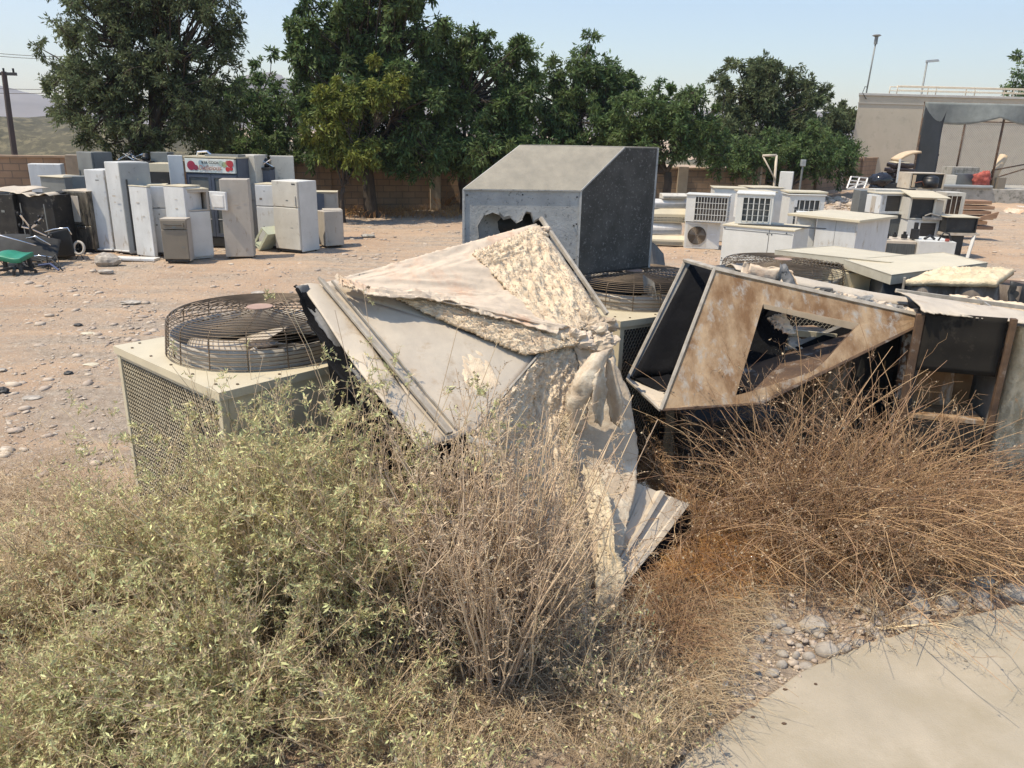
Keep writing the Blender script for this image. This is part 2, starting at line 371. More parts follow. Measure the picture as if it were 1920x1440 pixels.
def build_pavement():
    edge = [(1180, 1520), (1230,1462), (1290,1412), (1330,1375), (1385,1342), (1440,1300), (1500,1262), (1560,1232), (1610,1212), (1650,1196), (1710,1178), (1760,1166),
            (1820,1152), (1880,1140), (1960,1122), (2100,1092), (2300,1060)]
    g = random.Random(3); top = [atz(x, y, .035) for x, y in edge]; pts = []
    for a, c in zip(top[:-1], top[1:]):
        for t in (0, .25, .5, .75): p = a.lerp(c, t); pts.append((p.x+g.uniform(-.012, .012), p.y+g.uniform(-.012, .012), .035))
    pts += [tuple(top[-1]), (9, 3.5, .035), (9, -6, .035), (-1.2, -6, .035), (-.6, 1.5, .035)]
    b = MB(); b.poly([(p[0], p[1], -.12) for p in pts], .155, (0,0,1))
    m = mat('pavement_concrete', (.38,.325,.245), (.30,.26,.195), 1.6, .9, bump=.3, bscale=90, c3=(.30,.255,.18), s3=1.7, t3=.56, w3=.10)
    tag(b.build('pavement', m, None, bevel=.01), 'smooth sandy concrete pavement', None, None, 'structure')
build_pavement()

# far hills
def ridge(name, y, pts, m, depth, seed, label):
    g = random.Random(seed); V = []; Q = []; xs = np.linspace(pts[0][0], pts[-1][0], 120)
    px = [p[0] for p in pts]; pz = [p[1] for p in pts]; n = len(xs); rows = 9
    for j in range(rows):
        t = j/(rows-1)
        for x in xs:
            h = float(np.interp(x, px, pz)); s = math.sin(math.pi*t)
            V.append((x + 0*t, y + depth*(t-.5), -2 + (h+2)*s*(1+.28*fbm(x/abs(depth)*3.1, t*3, seed)) ))
    for j in range(rows-1):
        for i in range(n-1): Q.append((j*n+i, j*n+i+1, (j+1)*n+i+1, (j+1)*n+i))
    tag(fastmesh(name, V, Q, m, smooth=True), label, None, None, 'structure')
ridge('mountain', 1500, [(-1700,40),(-1400,60),(-1150,74),(-1020,80),(-930,60),(-850,40),(-740,34),(-640,30),(-560,34),(-500,70),(-465,112),(-430,74),(-380,40),(-300,34),(-100,50),(200,45),(700,55),(1400,30)], 'hill', 500, 4, 'hazy bare rock mountains beyond the trees')
ridge('scrub_hill', 75, [(-90,3.0),(-62,3.6),(-48,3.3),(-40,3.0),(-33,2.2),(-20,1.6),(0,1.0),(30,.5)], 'scrub', 24, 9, 'low olive scrub slope behind the brick wall')

# gravel: many small stones lying in the yard
ICO = None
def ico():
    t = (1+5**.5)/2
    v = np.array([(-1,t,0),(1,t,0),(-1,-t,0),(1,-t,0),(0,-1,t),(0,1,t),(0,-1,-t),(0,1,-t),(t,0,-1),(t,0,1),(-t,0,-1),(-t,0,1)], float)
    f = np.array([(0,11,5),(0,5,1),(0,1,7),(0,7,10),(0,10,11),(1,5,9),(5,11,4),(11,10,2),(10,7,6),(7,1,8),(3,9,4),(3,4,2),(3,2,6),(3,6,8),(3,8,9),(4,9,5),(2,4,11),(6,2,10),(8,6,7),(9,8,1)])
    return unit(v), f
def stones(name, pts, sizes, m, seed, label, flat=.5):
    R = np.random.RandomState(seed); v, f = ico(); n = len(pts)
    sc = np.stack([R.uniform(.7,1.3,n), R.uniform(.6,1.0,n), R.uniform(.22,.45,n)*flat/.5], 1)*sizes[:, None]
    a = R.uniform(0, 6.28, n); c, s = np.cos(a), np.sin(a)
    P = v[None]*(1+R.uniform(-.18,.18,(n, 12, 1)))*sc[:, None]
    X = P[..., 0]*c[:, None]-P[..., 1]*s[:, None]; Y = P[..., 0]*s[:, None]+P[..., 1]*c[:, None]
    V = np.stack([X, Y, P[..., 2]], -1)+pts[:, None]
    F = (f[None]+np.arange(n)[:, None, None]*12).reshape(-1, 3)
    return tag(fastmesh(name, V.reshape(-1, 3), F, m, smooth=True), label, None, None, 'stuff')
def yard_stones():
    R = np.random.RandomState(11); P = []; S = []
    while len(P) < 15000:
        d = 3.6*math.exp(R.uniform(0, 2.05)); x = R.uniform(-.72, .72)*d*1.02
        if d < 5.3 and x > -1.0: continue
        dens = noise.noise(Vector((x*.45, d*.45, 2.0)))+.5*noise.noise(Vector((x*1.7, d*1.7, 6.0)))
        if R.uniform() > .36+.9*dens: continue
        s = .009*math.exp(R.exponential(.42))*(1+.045*d); s = min(s, .09)
        P.append((x, d, gz(x, d)+s*.06)); S.append(s)
    stones('gravel', np.array(P), np.array(S), 'stone', 5, 'scattered pale river gravel over the dirt yard')
    # small pebbles by the pavement edge
    P = []; S = []
    while len(P) < 3800:
        x = R.uniform(.5, 4.2); y = R.uniform(2.4, 6.2)
        e = np.interp(x, [.76,.92,1.78,2.6,3.4,4.2], [2.9,3.03,3.68,4.1,4.42,4.75])
        if y < e-.35 or (y < e and R.uniform() > .5*math.exp((y-e)/.07)) or R.uniform() > math.exp(-(y-e)/.75): continue
        s = .006*math.exp(R.exponential(.5)) if y > e else .0035*math.exp(R.exponential(.3)); P.append((x, y, gz(x, y)+s*.3 if y > e else .036)); S.append(min(s, .03))
    stones('pebbles', np.array(P), np.array(S), 'stone', 8, 'small pebbles and grit along the pavement edge', .8)
yard_stones()

# flat stones and scraps lying apart in the dirt
for i, (x, y, w, hh, mm, lab) in enumerate(((245,570,34,.25,'stonec','flat tan slab stone lying alone behind the left condenser'), (170,680,24,.15,'cream','pale cream flake of plaster on the dirt left of the condenser'), (165,624,22,.15,'cream','smaller cream flake farther back on the dirt at left'),
        (128,697,16,.5,'dark','dark pebble sized scrap on the dirt left of the cream condenser'), (4,733,22,.8,'dark','dark round stone at the left border of the dirt'), (146,608,14,.4,'dark','dark scrap in the sandy strip at left'), (1,690,18,.4,'stonec','grey stone at the very left border'),
        (484,549,24,.3,'stonec','thin grey stone on the dirt behind the fan guard'), (440,470,16,.4,'dark','dark crumb on the ground in front of the tall beige fridge'), (60,745,30,.2,'stonec','low flat stone at left among fine gravel'), (690,445,26,.3,'concrete','pale broken piece lying in the middle of the open yard'), (770,500,18,.3,'stonec','small stone in the yard left of the grey housing'))):
    p = atz(x, y, .0); d = (p-EYE).length; s_ = w/FPX*d/2; b = MB(); b.ball((0,0,0), s_, 11, 7, (1,.75,hh*.8), .16, i+40)
    tag(b.build('loose_stone' if mm != 'cream' else 'plaster_flake', mm, None, loc=(p.x, p.y, gz(p.x, p.y)+s_*hh*.4)), lab, 'stone' if mm != 'cream' else 'flake')
# the cobbles one can pick out beside the pavement: (x, y in the photo, width px, relative height)
COB = [(1528,1166,58,.5),(1462,1161,34,.5),(1446,1148,28,.5),(1478,1172,26,.5),(1390,1212,36,.75),(1424,1190,24,.8),(1418,1168,18,.8),(1468,1217,24,.6),(1494,1220,18,.9),(1518,1222,24,.7),
       (1552,1212,46,.6),(1584,1205,30,.6),(1467,1238,22,.8),(1512,1240,30,.5),(1449,1253,30,.5),(1419,1255,22,.6),(1412,1228,26,.6),(1394,1260,18,.6),(1722,1130,50,.6),(1716,1154,56,.35),
       (1777,1125,40,.75),(1840,1085,52,.5),(1851,1064,42,.5),(1846,1125,38,.5),(1835,1105,44,.4),(1800,1108,24,.7),(1905,1105,60,.45),(1618,1172,22,.6),(1645,1178,34,.4),(1612,1195,26,.6),
       (1538,1180,22,.5),(1500,1200,16,.6),(1440,1205,16,.7),(1530,1200,18,.5),(1570,1180,14,.6),(1660,1160,16,.6),(1690,1170,20,.4),(1380,1290,18,.6),(1405,1295,24,.5)]
COBL = ['largest rounded cobble, alone behind the pebble bed', 'flat oval cobble heading the pebble bed at upper left', 'small oval stone behind the flat oval one', 'tan oval cobble touching the right of the flat oval one', 'tall dark grey cobble at the left end of the pebble bed', 'rounded stone just right of the tall dark end cobble', 'small round pebble stone between the grass and the oval cobble', 'pale egg shaped stone in the middle of the pebble bed', 'upright round stone beside the pale egg shaped one', 'smooth stone left of the wedge slab',
 'pale wedge shaped slab stone at the pavement edge', 'rounded stone right of the wedge slab, on the kerb line', 'small upright stone in the lower pebble bed', 'pale flat stone touching the pavement below the bed', 'long tilted stone at the bottom of the pebble bed', 'dull stone half under the dry stalks at the lower left of the bed', 'small stone between the tall dark cobble and the lower stones', 'stub end stone nearest the weeds at the lower left', 'round cobble wrapped in dry twigs, on top of a flat one', 'long flat cobble beneath the round twig covered one',
 'smooth tan cobble right of the twig covered pair', 'dark flat cobble in the farther group at right', 'dark cobble farthest back in the right hand group', 'low grey cobble close to the pavement in the right hand group', 'speckled long cobble between the dark and the low grey ones', 'small dark stone between the tan cobble and the right hand group', 'broad pale stone at the far right border', 'little stone on the kerb line, halfway along the gravel', 'low flat stone on the kerb line left of the twig pile', 'knobby stone on the kerb line just right of the slab',
 'brownish small stone right under the largest cobble', 'little stone at the centre of the bed, left of the largest cobble', 'little round stone beside the tall dark cobble', 'little stone between the egg shaped one and the slab', 'little tan stone right of the largest cobble', 'lone little stone in the litter between the largest cobble and the twigs', 'thin flat stone left of the long flat cobble', 'lowest small stone beside the weeds', 'tiny pale stone close to the pavement corner']
for i, (x, y, w, h) in enumerate(COB):
    p = atz(x, y, .03); d = (p-EYE).length; s = w/FPX*d/2*.9; g = random.Random(i)
    b = MB(); b.ball((0,0,0), s, 14, 9, (1, g.uniform(.6,.85), h*1.15), .04, i)
    q = .33
    b.v = [(v[0]*(1+q*.3*noise.noise(Vector(v)*9+Vector((i,0,0)))), v[1]*(1+q*noise.noise(Vector(v)*9+Vector((0,i,0)))), v[2]) for v in b.v]
    o = b.build('cobble', 'stonec', None, smooth=True, loc=(p.x, p.y, gz(p.x, p.y)+s*h*.42), rz=g.uniform(-.6,.6))
    tag(o, COBL[i], 'stone', 'cobbles beside the pavement')

# brick boundary wall with piers
def wall_material():
    m = bpy.data.materials.new('block_wall'); m.use_nodes = True; N = m.node_tree.nodes; L = m.node_tree.links; b = N["Principled BSDF"]
    b.inputs['Roughness'].default_value = .9
    tc = N.new("ShaderNodeTexCoord"); br = N.new("ShaderNodeTexBrick"); mp = N.new("ShaderNodeMapping")
    mp.inputs['Rotation'].default_value = (math.radians(90), 0, 0)
    L.new(tc.outputs['Object'], mp.inputs[0]); L.new(mp.outputs[0], br.inputs['Vector'])
    br.inputs['Color1'].default_value = (.30,.195,.12,1); br.inputs['Color2'].default_value = (.25,.165,.105,1); br.inputs['Mortar'].default_value = (.17,.125,.09,1)
    br.inputs['Scale'].default_value = 1.0; br.inputs['Mortar Size'].default_value = .014; br.inputs['Brick Width'].default_value = .46; br.inputs['Row Height'].default_value = .22
    n = N.new("ShaderNodeTexNoise"); n.inputs['Scale'].default_value = 1.5; L.new(tc.outputs['Object'], n.inputs['Vector']); n.inputs['Detail'].default_value = 6
    mx = N.new("ShaderNodeMixRGB"); mx.blend_type = 'OVERLAY'; mx.inputs[0].default_value = .5; L.new(br.outputs[0], mx.inputs[1]); L.new(n.outputs['Fac'], mx.inputs[2])
    L.new(mx.outputs[0], b.inputs['Base Color'])
    bp = N.new("ShaderNodeBump"); bp.inputs['Strength'].default_value = .6; bp.inputs['Distance'].default_value = .02; bp.invert = True
    L.new(br.outputs['Fac'], bp.inputs['Height']); L.new(bp.outputs[0], b.inputs['Normal'])
    return m
WM = wall_material()
def wallrun(a, c, h, label):
    a = Vector((a[0], a[1], 0)); c = Vector((c[0], c[1], 0)); L_ = (c-a).length; rz = math.atan2(c.y-a.y, c.x-a.x)
    r = empty('brick_wall', a, rz, label, 'wall')
    MB().box(0, L_, 0, .2, -.1, h).build('wall_panel', WM, r)
    MB().box(-.02, L_+.02, -.05, .25, h, h+.07).build('coping', mat('wall_coping', (.36,.25,.16), (.27,.19,.13), 4, .9), r, bevel=.01)
    n = max(1, int(L_/3.1)); k = L_/n
    for i in range(n+1):
        x = i*k; MB().box(x-.2, x+.2, -.12, .32, -.1, h+.1).build('pier', WM if i % 3 else mat('rendered_pier', (.33,.27,.20), (.26,.21,.16), 3, .9), r, bevel=.01)
wallrun((-24, 22.4), (-14.2, 25.5), 1.72, 'sunlit brown block wall behind the burnt appliances')
wallrun((-14.2, 25.5), (-3.0, 29.2), 1.62, 'block wall shaded by the tall trees, behind the fridges')
wallrun((-3.0, 29.2), (9.5, 31.2), 1.6, 'block wall with piers behind the grey metal housing')
wallrun((9.5, 31.2), (30, 56), 1.9, 'far block wall running behind the rubble mound to the tan building')
# ================================================================== APPLIANCES
def xat(px, Y, z):
    dz = z-H; w = Y*_W.y+dz*_W.z; u = Y*_U.y+dz*_U.z
    return ((px-960)/FPX*w - u*math.sin(ROLL))/math.cos(ROLL)
def place(xl, xr, yt, Y=None, yb=None, dY=0.0, z0=0.0):
    if Y is None: Y = atz(xl, yb, z0).y
    zt = aty(xl, yt, Y).z; zt = aty(xl, yt, Y).z
    xa = xat(xl, Y, zt); xb = xat(xr, Y+dY, zt)
    return Vector((xa, Y, z0)), math.hypot(xb-xa, dY), zt-z0, math.atan2(dY, xb-xa)
G_F = 'discarded fridges in rows at the left of the yard'
def fridge(label, xl, xr, yt, Y=None, yb=None, dY=0, z0=0, depth=.6, m='white', split=.32, doors=True, top=None, handle='left', cat='fridge', feet=True, plate=False, back=False, door_m=None, name='fridge', side_m=None):
    o, w, h, rz = place(xl, xr, yt, Y, yb, dY, z0)
    r = empty(name, o, rz, label, cat, G_F)
    f = .03 if feet else 0; dd = .055 if doors else 0
    MB().box(0, w, dd+.006, depth, f, h).build('body', side_m or m, r, bevel=.012)
    if top: MB().box(-.008, w+.008, dd*.2, depth+.005, h+.002, h+.022).build('top_panel', top, r, bevel=.006)
    if feet:
        b = MB()
        for x in (.06, w-.06):
            for y in (.1, depth-.08): b.cyl((x, y, 0), .02, f+.005, 8)
        b.build('feet', 'rubber', r)
    if doors:
        dm = door_m or m; s = h*(1-split) if split else f+.02
        if split:
            u = MB().box(.002, w-.002, 0, dd, s+.008, h-.002).build('upper_door', dm, r, bevel=.014, seg=3)
            hx = .05 if handle == 'left' else w-.08
            MB().box(hx, hx+.025, -.028, -.002, s+.05, s+.05+min(.22, (h-s)*.5)).build('handle', dm, u, bevel=.008)
            if plate: MB().box(w-.16, w-.06, -.006, -.001, h-.07, h-.045).build('name_plate', 'dark', u)
        lo = MB().box(.002, w-.002, 0, dd, f+.05, s-.008).build('lower_door' if split else 'door', dm, r, bevel=.014, seg=3)
        hx = .05 if handle == 'left' else w-.08
        if handle: MB().box(hx, hx+.025, -.028, -.002, s-.36 if s > .6 else s*.5, s-.06).build('handle', dm, lo, bevel=.008)
        MB().box(.02, w-.02, .02, dd+.005, f, f+.045).build('kick_plate', 'dark', r)
    if h > .9 and z0 == 0:
        g = random.Random(int(xl*7+yt)); b = MB()
        for k in range(g.randint(1, 3)):
            x = g.uniform(.08, w-.12) if w > .25 else w*.3; z = g.uniform(h*.35, h*.93); b.box(x, x+g.uniform(.02,.09), -.0022-.0006*k, -.0004, z, z+g.uniform(.008,.05))
        b.build('worn_label', g.choice(['grey','beige','brownc']), r)
    if back:
        b = MB()
        for k in range(12): b.tube([(.06, -.018, .45+k*(h-.65)/11), (w-.06, -.018, .45+k*(h-.65)/11)], .004, 4)
        b.build('condenser_coil', 'dark', r)
        c = MB(); c.cyl((w*.5, -.05, .05), .1, .2, 14); c.ball((w*.5, -.05, .25), .1, 12, 6, (1,1,.5)); c.build('compressor', 'black', r, smooth=True)
    return r, w, h
def box_thing(name, label, cat, xl, xr, yt, Y=None, yb=None, dY=0, z0=0, depth=.5, m='white2', group=None, bevel=.008):
    o, w, h, rz = place(xl, xr, yt, Y, yb, dY, z0)
    r = empty(name, o, rz, label, cat, group)
    MB().box(0, w, 0, depth, 0, h).build('casing', m, r, bevel=bevel); return r, w, h

# --- back row, left
fridge('white fridge with a curved door handle, farthest left against the block wall', 51, 113, 307, Y=20.6, dY=.2, depth=.35, split=.62, m='white', handle='left')
r, w, h = fridge('wide grey fridge standing behind the tarnished silver one', 70, 116, 331, Y=19.2, dY=-.35, depth=.75, m='grey', split=0, handle=None, doors=True, top='cream')
box_thing('fridge_cabinet', 'grey appliance cabinet wedged beside the wide grey fridge', 'cabinet', 117, 158, 331, Y=19.0, dY=.2, depth=.5, m='grey', group=G_F)
fridge('tall dark grey fridge whose side shows above the back row, left of its twin', 142, 170, 284, Y=21.2, dY=-.3, depth=.6, m='grey', split=.35)
fridge('tall dark grey fridge with a pale edge, right of its twin in the back row', 172, 207, 286, Y=21.4, dY=.3, depth=.6, m='grey', split=.35)
# compressors on top of something dark at the back
def topcomp(label, xl, xr, yt, Y, z0, seed):
    o, w, h, rz = place(xl, xr, yt, Y, None, 0, z0); r = empty('compressor_tray', o, rz, label, 'compressor tray'); g = random.Random(seed)
    MB().box(0, w, 0, .5, 0, .05).build('tray', 'dark', r)
    n = max(1, int(w/.3)); hh = max(h-.05, .12)
    for k in range(n):
        b = MB(); x = (k+.5)*w/n; b.cyl((x, .25, .05), .1, hh*.55, 12); b.ball((x, .25, .05+hh*.55), .1, 12, 6, (1,1,hh*3)); b.tube([(x+.08, .25, .1), (x+.16, .2, .1+hh*.8), (x+.05, .2, .06+hh)], .012, 5)
        b.build('compressor', 'black', r, smooth=True)
    b = MB()
    for k in range(5): b.tube([(g.uniform(0,w), g.uniform(0,.4), .06), (g.uniform(0,w), g.uniform(0,.4), .05+hh*g.uniform(.5,1)), (g.uniform(0,w), g.uniform(0,.4), .06)], .012, 5)
    b.build('pipes', 'chrome', r)
fridge('dark fridge cabinet lying behind the tall white ones', 213, 312, 305, Y=20.6, depth=.6, m='dark', split=0, handle=None)
zz = aty(213, 305, 20.6).z
topcomp('tangle of black compressors and pipes on the dark cabinet behind the tall fridges', 216, 279, 283, 20.65, zz+.004, 1)
box_thing('metal_cabinet', 'small grey cabinet on the back row beside the compressors', 'cabinet', 281, 313, 285, Y=20.9, z0=zz+.004, depth=.4, m='grey', group=G_F)
# front of it
fridge('tall off white fridge without handles, third upright from the left', 153, 190, 318, yb=472, dY=-.05, depth=.7, m='white', split=0, handle=None)
r, w, h = fridge('tallest white freezer of the front group with its back turned at right', 190, 220, 303, yb=474, dY=-.15, depth=.75, m='white', split=0, handle=None)
r, w, h = fridge('tall fridge standing with its bare grey rear side towards the camera', 221, 279, 305, yb=478, dY=.3, depth=.6, m='grey2', split=0, handle=None, doors=False, side_m='grey2')
b = MB(); b.tube([(w*.55, -.02, .15), (w*.5, -.04, .6), (w*.62, -.03, 1.1), (w*.5, -.02, 1.3)], .012, 6); b.tube([(w*.2, -.02, .1), (w*.2, -.02, h-.35)], .02, 6); b.build('cable', 'dark', r)
MB().cyl((w*.25, -.01, h*.58), .05, .012, 16, 'y').build('cap', 'white', r)
MB().box(w*.5, w*.62, -.02, 0, .12, .35).build('component_box', mat('ochre_part', (.35,.20,.08), (.3,.17,.07), 4, .6), r)
MB().box(w*.58, w*.72, -.006, -.001, h-.5, h-.47).build('label_plate', 'white', r)
# C : white body side + front with small freezer door
fridge('low white fridge with cable marks, its plain side facing left', 240, 274, 349, yb=480, dY=-.25, depth=.1, m='white', split=0, handle=None, doors=False, top='cream')
fridge('white fridge with a grubby sticker patch on its small freezer door', 275, 308, 349, yb=480, dY=.1, depth=.6, m='white', split=.31, top='cream', handle='left')
# yellowed chest and AC behind
box_thing('chest_lid', 'cream lid lying on the window unit behind the white fridges', 'lid', 277, 316, 306, Y=19.6, z0=aty(277,322,19.6).z, depth=.7, m='cream', group=None)
# D open freezer fridge
def open_fridge():
    o, w, h, rz = place(344, 390, 357, yb=487, dY=.35); r = empty('fridge', o, rz, 'white fridge with its freezer door hanging open and cream top', 'fridge', G_F)
    d = .72; z1 = h*.70; z2 = h*.73; t = .05
    MB().box(0, w, .055, d, 0, z1).build('body', 'white', r, bevel=.012)
    b = MB(); b.box(0, t, 0, d, z1, h); b.box(w-t, w, 0, d, z1, h); b.box(t, w-t, d-t, d, z1, h); b.box(t, w-t, 0, d-t, h-t, h); b.box(t, w-t, .0, d-t, z1, z1+.03)
    b.build('freezer_box', 'beige', r, bevel=.004)
    MB().box(-.01, w+.01, -.01, d, h+.002, h+.03).build('top_panel', 'cream', r, bevel=.006)
    MB().box(0, w, 0, .055, .05, z1-.01).build('lower_door', 'white2', r, bevel=.014)
    # open door, hinged at right, swung out
    b = MB(); b.hexa([(w, -.02, z1+.02), (w+.20, -.42, z1+.02), (w+.25, -.40, z1+.02), (w+.05, .0, z1+.02), (w, -.02, h-.03), (w+.20, -.42, h-.03), (w+.25, -.40, h-.03), (w+.05, .0, h-.03)])
    dr = b.build('freezer_door', 'white', r, bevel=.012)
    MB().hexa([(w+.02,-.10,z1+.08),(w+.155,-.37,z1+.08),(w+.185,-.385,z1+.08),(w+.045,-.115,z1+.08),(w+.02,-.10,h-.10),(w+.155,-.37,h-.10),(w+.185,-.385,h-.10),(w+.045,-.115,h-.10)]).build('door_liner', 'pvc', dr, bevel=.01)
open_fridge()
fridge('plain bluish white fridge side left of the open freezer door', 305, 343, 349, yb=484, dY=-.2, depth=.5, m='white', split=0, handle=None, doors=False, top='cream')
# small brown dishwasher in front
r, w, h = fridge('small taupe two drawer cabinet standing in front of the white fridges', 299, 348, 412, yb=493, dY=.06, depth=.36, m='brownc', split=.22, handle=None, top='beige', cat='small cabinet', name='small_cabinet', side_m='beige')
b = MB(); b.tube([(w*.12, -.006, h*.92-.02), (w*.3, -.012, h*.915-.03), (w*.7, -.012, h*.915-.03), (w*.88, -.006, h*.92-.02)], .01, 5); b.tube([(w*.1, -.006, h*.79), (w*.5, -.012, h*.80), (w*.9, -.006, h*.79)], .01, 5); b.build('grip', 'dark', r)
# display cooler
def display_cooler():
    o, w, h, rz = place(343, 442, 293, Y=18.9, dY=-.25); r = empty('display_cooler', o, rz, 'black two door drinks cooler with a colourful sign across its top', 'display cooler')
    d = .7; MB().box(0, w, .06, d, 0, h-.02).build('body', 'blueg', r, bevel=.01)
    MB().box(-.01, w+.01, -.02, d, h-.02, h+.012).build('top_trim', 'cream', r)
    sg = MB().box(.04, w-.04, -.02, .058, h-.36, h-.04).build('sign', mat('sign_board', (.62,.62,.58), (.50,.56,.52), 5, .5, c3=(.50,.38,.36), s3=4, t3=.6), r, bevel=.01)
    g = random.Random(4)
    for (x, z, s, c) in ((.13,.5,.12,(.28,.02,.05)),(.22,.36,.07,(.22,.03,.06)),(.86,.30,.06,(.45,.03,.03)),(.93,.34,.05,(.45,.03,.04)),(.92,.68,.09,(.38,.03,.04)),(.87,.75,.06,(.4,.1,.08)),(.80,.62,.07,(.30,.33,.16)),(.74,.7,.07,(.35,.42,.36)),(.33,.7,.07,(.25,.33,.38)),(.43,.62,.06,(.33,.38,.40)),(.36,.42,.06,(.36,.30,.18))):
        cx = .04+(w-.08)*x; cz = h-.36+.32*z
        MB().cyl((cx, -.026-.0011*g.randint(0,4), cz), s*.9, .004, 18, 'y').build('fruit_print', mat('print_%d' % int(x*100+z*10), c, None, 8, .5), sg)
    def text(s_, x, z, size, m, shear=0):
        cu = bpy.data.curves.new('lettering', 'FONT'); cu.body = s_; cu.size = size; cu.extrude = .002; cu.align_x = 'CENTER'; cu.shear = shear; cu.space_character = 1.05
        t = bpy.data.objects.new('lettering', cu); link(t, sg); t.location = (x, -.033, z); t.rotation_euler = (math.pi/2, 0, 0); cu.materials.append(M_(m) if isinstance(m, str) else m)
        dg = bpy.context.evaluated_depsgraph_get(); me = bpy.data.meshes.new_from_object(t.evaluated_get(dg)); o2 = bpy.data.objects.new('lettering', me); link(o2, sg); o2.location = t.location; o2.rotation_euler = t.rotation_euler
        bpy.data.objects.remove(t)
    text('BTA COOK', w*.52, h-.15, .085, 'black')
    text('Delicious', w*.5, h-.29, .15, mat('sign_red', (.38,.16,.12), None, 5, .5), .3)
    for k in range(2):
        x0 = .03+k*(w-.06)/2; x1 = x0+(w-.06)/2-.01; z0 = .25; z1 = h-.39
        b = MB(); b.box(x0, x0+.07, 0, .055, z0, z1); b.box(x1-.07, x1, 0, .055, z0, z1); b.box(x0+.07, x1-.07, 0, .055, z1-.08, z1); b.box(x0+.07, x1-.07, 0, .055, z0, z0+.08)
        dr = b.build('glass_door', 'blueg', r)
        MB().box(x0+.07, x1-.07, .02, .03, z0+.08, z1-.08).build('pane', mat('dull_glass', (.14,.145,.14), (.09,.095,.09), 1.5, .15, spec=.6), dr)
        for q in range(1, 4): MB().box(x0+.075, x1-.075, .008, .018, z0+.08+q*(z1-z0-.16)/4, z0+.095+q*(z1-z0-.16)/4).build('shelf', 'pvc', dr)
    MB().box(.03, w-.03, .01, .055, .03, .24).build('kick_grille', 'dark', r)
    b = MB(); b.tube([(w*.18, .2, h+.01), (w*.2, .2, h+.1), (w*.38, .2, h+.12), (w*.46, .2, h+.03)], .025, 6); b.build('top_pipe', 'chrome', r)
    MB().box(w*.35, w*.98, .15, .5, h+.014, h+.06).build('tray', 'grey', r)
display_cooler()
fridge('pale grey slab sided fridge immediately left of the drinks cooler', 313, 341, 291, Y=18.7, dY=.1, depth=.15, m='white', split=0, handle=None)
fridge('tall beige fridge immediately right of the drinks cooler', 442, 474, 290, Y=19.2, dY=-.1, depth=.65, m='beige2', split=0, handle=None)
r, w, h = fridge('narrow blue grey fridge with an open compressor bay at its top', 474, 505, 318, Y=19.4, dY=0, depth=.6, m='blueg', split=0, handle=None)
zq = aty(474, 318, 19.4).z
topcomp('black compressor bay above the narrow blue grey fridge', 475, 504, 293, 19.42, zq+.004, 2)
fridge('beige fridge with blank back, rightmost of the tall back row', 505, 550, 292, Y=19.8, dY=.15, depth=.2, m='beige2', split=0, handle=None, doors=False)
# front right group
fridge('tall plain beige fridge standing alone in front with its back towards us', 410, 464, 336, yb=484, dY=.12, depth=.45, m='beige', split=0, handle=None, doors=False, top=None)
r, w, h = fridge('small white two door fridge half hidden behind the off white one', 477, 521, 346, yb=466, dY=-.1, depth=.6, m='white', split=.33, top='cream', handle='right')
r, w, h = fridge('two door off white fridge turned so its right side shows, front right of the group', 508, 556, 338, yb=471, dY=-.32, depth=.68, m='beige2', split=.36, plate=True, handle=None, side_m='white2')  # whiter sides than doors: the lighter right face is put into the colour
fridge('small taupe fridge, the lower of the two stacked at the right end', 592, 607, 394, yb=460, dY=-.35, depth=.5, m='beige', split=0, handle=None, doors=False)
r, w, h = fridge('beige mini fridge at the right end with a small dark badge', 607, 643, 394, yb=462, dY=.15, depth=.5, m='beige', split=0, handle=None, doors=True)
MB().box(.08, .2, -.008, -.001, h-.2, h-.15).build('badge', 'brownc', r)
r2, w2, h2 = fridge('smaller beige cube fridge stacked behind the right end mini fridges', 589, 632, 361, Y=20.4, dY=.1, depth=.5, m='beige', split=0, handle=None, top='cream', feet=False, door_m='beige')
MB().box(.01, w2*.42, -.012, -.001, h2*.45, h2-.03).build('dark_panel', 'blueg', r2)
# crisper drawer frame
def crate():
    p = atz(487, 471, 0); r = empty('fridge_drawer', (p.x, p.y, .02), -.5, 'greenish plastic fridge drawer tipped against the beige fridge', 'drawer'); m = mat('pale_green_plastic', (.50,.52,.40), (.42,.45,.34), 4, .4)
    b = MB(); T_ = lambda x, y, z: (x*math.cos(.9)-z*math.sin(.9), y, x*math.sin(.9)+z*math.cos(.9))
    def bx(x0,x1,y0,y1,z0,z1): b.hexa([T_(x0,y0,z0),T_(x1,y0,z0),T_(x1,y1,z0),T_(x0,y1,z0),T_(x0,y0,z1),T_(x1,y0,z1),T_(x1,y1,z1),T_(x0,y1,z1)])
    bx(0,.5,0,.4,0,.02); bx(0,.02,0,.4,.02,.25); bx(.48,.5,0,.4,.02,.25); bx(.02,.48,.38,.4,.02,.25); bx(.02,.48,0,.02,.02,.06); bx(.02,.48,0,.02,.2,.25)
    b.build('drawer_shell', m, r)
crate()
